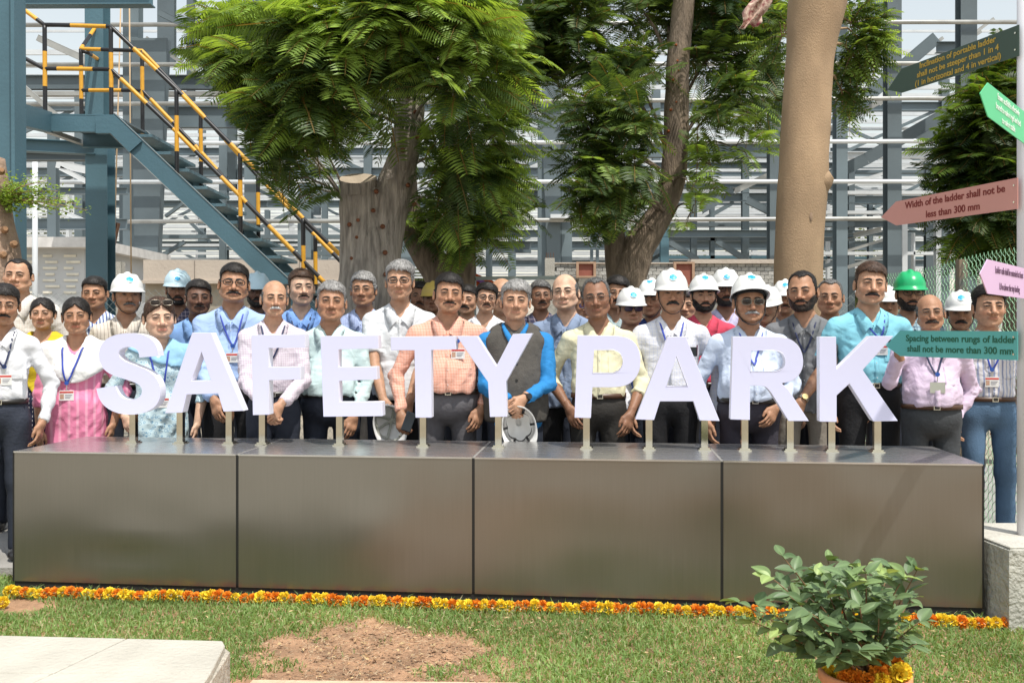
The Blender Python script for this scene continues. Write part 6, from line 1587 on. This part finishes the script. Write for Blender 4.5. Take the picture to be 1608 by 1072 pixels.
for tx_, ty_ in ((20,285),(45,282),(75,283),(90,300),(120,320),(138,330),(95,325),(60,322),(100,312),(40,310),(20,320),(70,300),(10,300),(110,335),(30,335)):
    a = g(-5, 315, Y6-.05)-t6o; e = g(tx_, ty_, Y6-.1+rr.uniform(-.2,.15))-t6o; m_ = a.lerp(e, .5)+Vector((0,0,.03)); mb.tube([a, m_, e], [.009,.005,.002], 5)
    for q in range(115):
        t = rr.uniform(.15, 1.03); p = (a.lerp(m_, t)*(1-t)+m_.lerp(e, t)*t)+Vector(rr.normal(size=3)*.028); d = Vector(rr.normal(size=3)); d.z = abs(d.z)*.5; d.normalize(); l = rr.uniform(.018,.034); s = d.cross(Vector((rr.normal()*.4,-.5,1))).normalized()*l*.36
        b = len(V); V += [tuple(p), tuple(p+d*l*.5-s), tuple(p+d*l), tuple(p+d*l*.5+s)]; F.append((b,b+1,b+2,b+3)); c = np.array((.27,.40,.07))*rr.uniform(.6,1.25); K += [c]*4
o = link('crown', npmesh('crown', V, F, [frond_m], smooth=False, col=np.array(K)), None, t6); o['kind'] = 'stuff'; mb.build('branches', bark_s, t6, True)
# pale far trees seen through the frame
def far_tree(px, Y_, hpx, wpx, lbl, seed):
    o_ = P(px, 520, Y_); o_.z = 0; root = empty('distant_tree', tuple(o_), 0, lbl, 'tree'); rr = np.random.default_rng(seed); H_ = hpx/FPX*Y_; W2 = wpx/FPX*Y_/2
    mb = MB(); mb.tube([(0,0,0),(0.1,0,H_*.4),(0,0,H_*.8)], [.3,.22,.08], 8)
    for q in range(5): a = rr.uniform(0,6.28); mb.tube([(0,0,H_*.35+q*.3),(math.cos(a)*W2*.6, math.sin(a)*W2*.4, H_*.7)], [.10,.03], 5)
    mb.build('trunk', bark_b, root, True)
    n = 2600; cl = rr.normal(size=(26,3)); cl /= np.linalg.norm(cl, axis=1, keepdims=True); cl *= rr.uniform(.3,1,(26,1)); ci = rr.integers(0,26,n); p = cl[ci]+rr.normal(size=(n,3))*.15
    p = p*np.array((W2, W2*.7, H_*.30))+np.array((0,0,H_*.68)); d = rr.normal(size=(n,3)); s = np.cross(d, rr.normal(size=(n,3))); d /= np.linalg.norm(d,axis=1,keepdims=True); s /= np.linalg.norm(s,axis=1,keepdims=True); l = .16
    V = np.stack([p, p+d*l-s*l*.5, p+d*l*2, p+d*l+s*l*.5], 1).reshape(-1,3); F = np.arange(len(V)).reshape(-1,4)
    c = np.repeat(np.array((.17,.21,.10))*rr.uniform(.7,1.2,(n,1)), 4, 0); o = link('crown', npmesh('crown', V, F, [frond_m], smooth=False, col=c), None, root); o['kind'] = 'stuff'
far_tree(110, 62, 240, 150, 'pale green distant tree seen past the blue stair columns', 1); far_tree(650, 66, 140, 90, 'pale distant tree showing beside the sawn trunk', 2)
far_tree(1060, 60, 170, 110, 'pale distant tree seen right of the leaning trunk', 3); far_tree(1130, 64, 160, 80, 'yellowish distant tree seen above the block wall', 4); far_tree(1340, 64, 190, 120, 'pale distant tree seen left of the moustached man in cyan', 5); far_tree(250, 66, 110, 80, 'small distant tree seen below the stair', 6)
# ================================================================ the crowd
cl = cloth
WH = cl('shirt_white', (.74,.75,.78)); WH2 = cl('shirt_white_fine_check', (.74,.74,.77), 'check', (.50,.56,.78), .020, .10)
KH = mat('trouser_khaki', (.34,.30,.25), .85, bump=.2); NV = mat('trouser_navy', (.022,.028,.045), .8, bump=.2); BKT = mat('trouser_black', (.012,.012,.014), .85, bump=.2)
GR = mat('trouser_grey', (.12,.115,.125), .85, bump=.2); DG = mat('trouser_charcoal', (.05,.055,.06), .85, bump=.2)
def denim():
    return mat('denim_blue', (.085,.155,.25), .85, var=.40, scale=3.5, bump=.25, bscale=120, detail=5)
DN = denim()
person(3,444,508,5.55,'man in white shirt and navy trousers cut off by the left edge of the photo','tan','full','black',glasses='thin',mo='mo',shirt=WH,trousers=NV,arms=('hang','hang'),lanyard='navy',card=(.03,1.17,'w'),w=.90,fw=1.0)
person(27,405,457,6.35,'smiling round faced balding man in pale checked shirt at far left','mid','recede','black',shirt=cl('shirt_cream_check', (.72,.69,.64),'check',(.55,.42,.38),.016,.12),fw=1.10,jaw=.10,fat=.15,lod=1,w=1.05,stub=.1)
person(66,466,517,6.12,'woman with a yellow scarf over her shoulders and dark printed skirt','mid','woman','black',female=True,kameez=True,sleeve='short',shirt=cl('skirt_dash', (.018,.022,.05),'dash',(.5,.5,.5),.020,.15),dupatta=(cl('scarf_yellow',(.62,.48,.03)),'full'),w=.86,bindi=True)
person(120,465,524,5.88,'woman in pink tunic with white scarf and blue lanyard','tan','woman','black',female=True,kameez=True,sleeve='rolled',shirt=cl('tunic_pink',(.70,.22,.36),'stripe',(.76,.34,.46),.05,.3),dupatta=(cl('scarf_white',(.80,.80,.78)),'bib'),lanyard='blue',card=(-.03,1.10,'w'),w=1.0,fat=.10,age=1,watch=('l','bangle'),arms=((62,676,-.10),'hang'))
person(150,433,484,6.7,'man in striped shirt peering between the woman in pink and the helmet wearer','tan','full','black',shirt=cl('shirt_blue_stripe',(.62,.68,.76),'stripe',(.06,.10,.30),.024,.35),lod=1,fw=1.05,fat=.1,hyaw=-.15)
person(198,427,491,6.3,'man in white helmet and beige striped shirt left of the woman in light blue','tan','full','black',helmet='white',strap=True,mo=('mo','salt'),shirt=cl('shirt_beige_stripe',(.66,.60,.52),'stripe',(.34,.28,.24),.022,.14),lod=0,stickerz=.212,hyaw=.15,tuck=True)
person(250,464,529,5.95,'woman in light blue printed tunic and scarf with sunglasses on her hair','fair','woman','brown',female=True,kameez=True,sleeve='rolled',shirt=cl('tunic_print',(.52,.66,.70),'dots',(.18,.34,.48),.026,.05),dupatta=(cl('scarf_sky',(.28,.50,.66)),'wrap'),lanyard='blue',card=(.03,1.06,'w'),w=1.04,fat=.12,goggles_up=True,watch=('l','bangle'),arms=((196,654,-.12),'hang'),hyaw=.1)
person(278,421,478,7.3,'bearded man in pale blue helmet and dark plaid shirt behind the woman in light blue','dark','full','black',helmet='blue',beard='beard',mo='mo',shirt=cl('shirt_dark_plaid',(.05,.05,.09),'check',(.30,.25,.28),.03,.2),lod=1,stickerz=.190)
person(310,438,494,6.7,'dark skinned man in plain blue shirt left of the tall man with glasses','deep','full','black',mo='mo_thin',shirt=cl('shirt_mid_blue',(.22,.38,.68)),lod=1,hyaw=.1)
person(365,412,475,6.15,'tall man in glasses and pale blue shirt with blue lanyard behind the letter A','tan','full','black',glasses='full',mo='mo',shirt=cl('shirt_pale_blue',(.38,.52,.80)),trousers=BKT,lanyard='blue',card=(.02,1.17,'w'),w=1.10,fat=.18,jaw=.04,arms=((336,628,-.22),'hang'),belly=.03)
person(403,426,482,7.3,'dark bearded man in pale blue helmet half hidden behind the tall man with glasses','deep','full','black',helmet='blue',beard='beard',mo='mo',shirt=cl('shirt_dark_plaid',(.05,.05,.09)),lod=2)
person(429,439,497,5.78,'thin older man with white moustache and pinstriped shirt behind the letter F','mid','bald','salt',mo=('mo','white'),shirt=cl('shirt_pinstripe',(.68,.63,.68),'check',(.36,.20,.32),.014,.11),trousers=NV,lanyard='navy',w=.95,fw=.97,age=1,jaw=-.05,arms=((418,640,-.22),(440,636,-.22)),hands=('grip','grip'),stub=.1)
person(473,421,479,6.75,'man with brown hair in blue shirt left of the rough trunk','fair','full','brown',mo='mo_thin',shirt=cl('shirt_mid_blue2',(.20,.36,.72)),lod=1,lanyard='navy',hyaw=.12)
person(518,440,504,6.0,'grey haired man in mint green shirt behind the letter E','tan','full','grey',shirt=cl('shirt_mint',(.56,.70,.70)),trousers=NV,w=1.08,belly=.06,fat=.12,hyaw=.08,arms=('hang',(556,654,-.12)),jaw=.02,pitch=.0)
person(571,424,481,6.75,'man with curly greying hair and glasses in blue checked shirt before the sawn trunk','tan','curly','grey',glasses='thin',shirt=cl('shirt_blue_check',(.46,.54,.76),'check',(.20,.26,.56),.014,.16),lod=1,fat=.1,age=1)
person(628,407,471,6.22,'tall grey haired man with dark framed glasses in untucked white half sleeve shirt','mid','side','grey',glasses='full',shirt=cl('shirt_white_plain',(.70,.72,.74)),sleeve='short',tuck=False,trousers=BKT,w=1.05,arms=((604,640,-.26),(640,640,-.22)),hands=('fist','relax'),age=1,stub=.0)
person(658,441,488,7.7,'dark haired man half hidden before the forked trunk','dark','full','black',mo='mo_thin',shirt=cl('shirt_brick_check',(.45,.10,.05),'check',(.7,.5,.4),.03,.15),lod=2,hyaw=.1)
person(680,441,490,7.4,'person in a yellow cap mostly hidden behind the man in the orange checked shirt','dark','full','black',helmet='yellow',shirt=cl('shirt_olive',(.14,.12,.07)),lod=2)
person(703,427,491,5.78,'man with moustache in orange checked shirt and grey trousers between letters T and Y','tan','full','black',mo='mo_thin',shirt=cl('shirt_orange_check',(.76,.44,.34),'check',(.62,.17,.09),.0165,.13),trousers=GR,w=1.12,belly=.055,fat=.16,jaw=.02,arms=((629,650,-.13),(755,642,-.06)),hands=('grip','relax'),lanyard=None,card=(.062,1.265,'w'),pocket=None)
person(733,446,493,6.95,'man with thick moustache peering between the orange shirt and the young man with glasses','mid','full','black',mo='mo_thick',shirt=cl('shirt_olive',(.14,.12,.07)),lod=1,hyaw=-.1)
person(761,443,491,6.55,'young man with curly black hair and thick framed glasses in white shirt','mid','thick','black',glasses='full',mo='mo_thin',shirt=WH,lod=0,hyaw=.12,stub=.5)
person(787,433,492,6.95,'bald man in white shirt hidden behind the grey haired man in the waistcoat','mid','bald','dark',glasses='thin',shirt=WH,lod=1)
person(809,438,503,5.72,'grey haired man in charcoal waistcoat over bright blue kurta holding a helmet','mid','side','grey',shirt=cl('kurta_blue',(.03,.22,.52)),vest=mat('waistcoat_charcoal',(.085,.078,.068),.9,var=.15,scale=30,bump=.25,bscale=120),trousers=NV,w=1.08,arms=((800,634,-.22),(822,626,-.25)),hands=('fist','grip'),watch=('r','black'),lanyard=None,stub=.1,hyaw=.05,belly=.02)
person(849,439,487,7.05,'man with moustache and glasses in dark plaid shirt behind the waistcoat','dark','full','salt',glasses='thin',mo='mo',shirt=cl('shirt_dark_plaid',(.05,.05,.09)),lod=1,hyaw=.15)
person(889,429,487,6.25,'bald man with thin glasses in grey blue untucked shirt','fair','bald','salt',glasses='thin',shirt=cl('shirt_grey_blue',(.27,.34,.47),'stripe',(.19,.25,.38),.007,.4),tuck=False,sleeve='rolled',trousers=BKT,w=1.08,fat=.14,jaw=.03,stub=.05,hyaw=-.05)
person(916,458,502,6.9,'person in dark sunglasses almost hidden between the bald man and the man in cream','tan','full','black',glasses='sun',shirt=cl('shirt_dark_plaid',(.05,.05,.09)),lod=2,hyaw=.2)
person(940,434,500,5.75,'dark balding man with thin glasses in cream shirt behind the letter P','dark','recede','salt',glasses='thin',shirt=cl('shirt_cream',(.72,.68,.47)),sleeve='rolled',trousers=mat('trouser_brownblack',(.035,.032,.028),.85,bump=.2),belt='belt_brown',w=1.05,arms=((893,640,-.04),(990,650,-.12)),belly=.02,fw=.97,age=1,hyaw=-.08)
person(967,431,484,7.0,'young man with glasses behind the man in cream','tan','thick','black',glasses='thin',mo='mo',shirt=cl('shirt_mintcheck',(.45,.55,.55),'check',(.2,.3,.4),.02,.15),lod=1,hyaw=.1)
person(990,449,509,6.3,'man in white helmet and violet aviator sunglasses','mid','full','black',helmet='white',glasses='sun',strap=False,shirt=cl('shirt_navyred',(.03,.05,.16)),lod=0,hyaw=.15,fat=.15,jaw=.05,stickerz=.205)
person(1026,436,496,6.75,'man in white helmet looking left behind the moustached helmet wearer','tan','full','black',helmet='white',strap=True,shirt=cl('shirt_navyplain',(.03,.05,.18)),lod=1,hyaw=-.3,stickerz=.235,helm_tilt=-.1)
person(1054,421,491,5.78,'man in white helmet with thick moustache and chin strap in white checked shirt','tan','full','black',helmet='white',strap=True,mo='mo_thick',shirt=WH2,trousers=BKT,w=1.05,lanyard='blue',pocket='phone',bindi=True,stub=.1)
person(1081,452,500,7.05,'person with downcast face half hidden between two helmets','mid','full','black',shirt=cl('shirt_grey2',(.25,.25,.26)),lod=2,hyaw=-.2,fat=.1)
person(1105,429,490,6.35,'bearded young man in white helmet and crimson shirt','mid','full','black',helmet='white',strap=True,beard='beard',mo='mo',shirt=cl('shirt_crimson',(.62,.07,.12)),lod=0,stickerz=.222,hyaw=.1,helm_tilt=-.12)
person(1140,420,481,6.95,'bearded man in white helmet and glasses in lavender shirt at the back','dark','full','black',helmet='white',beard='beard',mo='mo',glasses='full',shirt=cl('shirt_lavender2',(.55,.52,.72)),lod=1,stickerz=.195)
person(1177,428,506,5.62,'man in tilted white helmet and dark spectacles with grey moustache behind the letter R','tan','full','salt',helmet='white',strap='wide',glasses='tint',mo=('mo','grey'),shirt=cl('shirt_ice_blue',(.58,.66,.80)),trousers=mat('trouser_aubergine',(.045,.04,.055),.85,bump=.2),w=1.12,belly=.07,fat=.15,lanyard='blue',helm_tilt=-.34,stickerz=.215,arms=('hang',(1218,640,-.12)),sleeve='long')
person(1207,447,507,6.5,'man in white helmet looking down behind the tilted helmet','mid','full','black',helmet='white',strap=True,mo='mo_thin',shirt=WH,lod=1,hyaw=-.25,helm_tilt=.1)
person(1234,438,493,6.85,'man in white helmet left of the bearded man in grey','tan','full','black',helmet='white',mo='mo_thin',stub=.7,shirt=cl('shirt_grey2',(.25,.25,.26)),lod=1,stickerz=.215,hyaw=-.05)
person(1263,424,488,5.98,'bearded balding man in grey half sleeve shirt and khaki trousers behind the letter K','tan','recede','black',beard=('beard','dark'),mo='mo',shirt=cl('shirt_charcoal_grey',(.185,.19,.20)),sleeve='short',trousers=KH,w=1.10,lanyard='navy',pocket='small',fw=1.0,arms=('hang',(1257,634,-.24)),watch=('r','steel'),hands=('relax','grip'),tuck=False,hyaw=-.05)
person(1304,437,493,6.55,'grey haired clean shaven man between the grey shirt and the cyan shirt','tan','recede','salt',shirt=cl('shirt_darkbrown',(.10,.09,.09)),lod=1,fat=.1,hyaw=-.05,age=1)
person(1366,410,478,5.85,'tall man with moustache in cyan half sleeve shirt and blue lanyard','mid','full','brown',mo='mo',shirt=cl('shirt_cyan',(.25,.60,.72)),sleeve='short',trousers=BKT,w=1.12,lanyard='blue',card=(.03,1.24,'w'),pocket='small',belly=.02,fat=.05,jaw=.02,bindi=True,hyaw=-.03,arms=('hang',(1404,560,-.02)) and ('hang','hang'))
person(1396,448,500,7.2,'man in white helmet mostly hidden behind the cyan shoulder','tan','full','black',helmet='white',shirt=WH,lod=2)
person(1429,423,488,6.6,'bearded man in bright green helmet and glasses','tan','full','black',helmet='green',glasses='full',beard='beard',mo='mo',shirt=cl('shirt_plaid_cyan',(.40,.55,.62),'check',(.08,.14,.22),.03,.25),lod=0,hyaw=.12)
person(1463,461,519,5.55,'older man with grey hair and moustache in lavender shirt touching the teal board','tan','bald','salt',glasses='thin',mo=('mo_thick','dark'),shirt=cl('shirt_lavender',(.66,.54,.68)),trousers=DG,belt='belt_brown',w=1.06,fat=.12,belly=.045,lanyard='navy',card=(.0,1.16,'grey'),arms=((1412,556,-.26),(1498,662,-.02)),hands=('up','relax'),watch=('r','steel'),hyaw=.05)
person(1509,455,517,6.4,'man in white helmet with thick moustache right of the lavender shirt','tan','full','black',helmet='white',strap=True,mo='mo_thick',shirt=cl('shirt_pale_plain',(.60,.62,.66)),lod=0,stickerz=.215,hyaw=.05)
person(1554,444,513,5.92,'man in white shirt with grey blue stripes and blue jeans at the right','mid','thick','black',shirt=cl('shirt_grey_stripe',(.72,.70,.72),'stripe',(.36,.40,.56),.026,.34),trousers=DN,belt='belt_brown',w=1.10,lanyard='blue',card=(-.02,1.15,'w'),arms=('hang','hang'),hyaw=.05)
# things held in the hands
def held_helmet(x, y, Y_, rx, ry, rz, label, dark):
    V, F = T('helmet', helmet_template); o = P(x, y, Y_)
    root = empty('held_helmet', tuple(o), 0, label, 'helmet')
    Mx = (Matrix.Rotation(rz, 3, 'Y') @ Matrix.Rotation(rx, 3, 'X') @ Matrix.Rotation(ry, 3, 'Z')); A = np.array(Mx, np.float32)
    c0 = np.array((0,.0,.165), np.float32); f = lambda v: (np.array(v, np.float32)-c0)@A.T
    link('shell', npmesh('shell', f(V), F, [mat('helmet_white', (.80,.80,.78), .28, var=.03)]), None, root)
    m_ = mat('strap_black', (.012,.012,.013), .6) if dark else mat('suspension_grey', (.42,.43,.38), .6)
    n = 60; vs = []; rb = .066 if dark else .080
    for z, k in ((.148, 1), (.176, .97)):
        for i in range(n):
            a = 2*math.pi*i/n; q = (rb+.010*abs(math.cos(3*a)))*k; vs.append((q*math.sin(a), .006-q*1.22*math.cos(a), z))
    link('headband', npmesh('headband', f(vs), np.array([(i, (i+1)%n, n+(i+1)%n, n+i) for i in range(n)]), [m_]), None, root)
    m2_ = mat('suspension_grey', (.42,.43,.38), .6)
    for a in (((0.5, 3.64), (2.2, 5.34), (1.35, 4.5)) if not dark else ()):
        pts = []
        for t in np.linspace(0, 1, 12):
            u = 1-2*t; r_ = abs(u); an = a[0] if u > 0 else a[1]; pts.append((.086*r_*math.sin(an), .006-.104*r_*math.cos(an), .165+.066*(1-r_**2.4)))
        Vr, Fr = ribbon(pts, .008, .0012, (math.cos(a[0]), math.sin(a[0]), 0)); link('suspension_strap', npmesh('suspension_strap', f(Vr), Fr, [mat('suspension_white', (.62,.62,.60), .6) if dark else m2_]), None, root)
    for a in (.52, 1.57, 2.62, 3.67, 4.71, 5.76):   # short tabs from the band to the shell
        Vr, Fr = ribbon([(rb*.98*math.sin(a), .006-rb*1.2*math.cos(a), .160), (.092*math.sin(a), .006-.112*math.cos(a), .152)], .007, .0012, (math.cos(a), math.sin(a), 0)); link('suspension_tab', npmesh('suspension_tab', f(Vr), Fr, [m_]), None, root)
held_helmet(613,666,5.86,R(-80),R(160),R(8),'white helmet held upside down showing its pale lining, left of the letter T',False)
held_helmet(815,670,5.46,R(-82),R(175),R(-4),'white helmet with black headband held at the waist of the man in the waistcoat',True)
ph = empty('held_phone', tuple(P(642,661,5.58)), R(15), 'black phone held in the hand of the man in the orange checked shirt', 'phone'); ph.rotation_euler = (0, R(20), R(20))
mb = MB(); mb.box((-.030,-.005,-.062), (.030,.005,.055)); o = mb.build('case', mat('phone_black', (.012,.018,.025), .2), ph); bv_ = o.modifiers.new('bevel', 'BEVEL'); bv_.width = .004; bv_.segments = 2
mb = MB(); mb.tube([(.012,.0052,.035),(.012,.0075,.035)], .006, 10); mb.tube([(-.006,.0052,.035),(-.006,.0075,.035)], .006, 10); mb.build('camera_lens', mat('watch_black', (.02,.02,.02), .35), ph)
# identity card clipped to the orange shirt
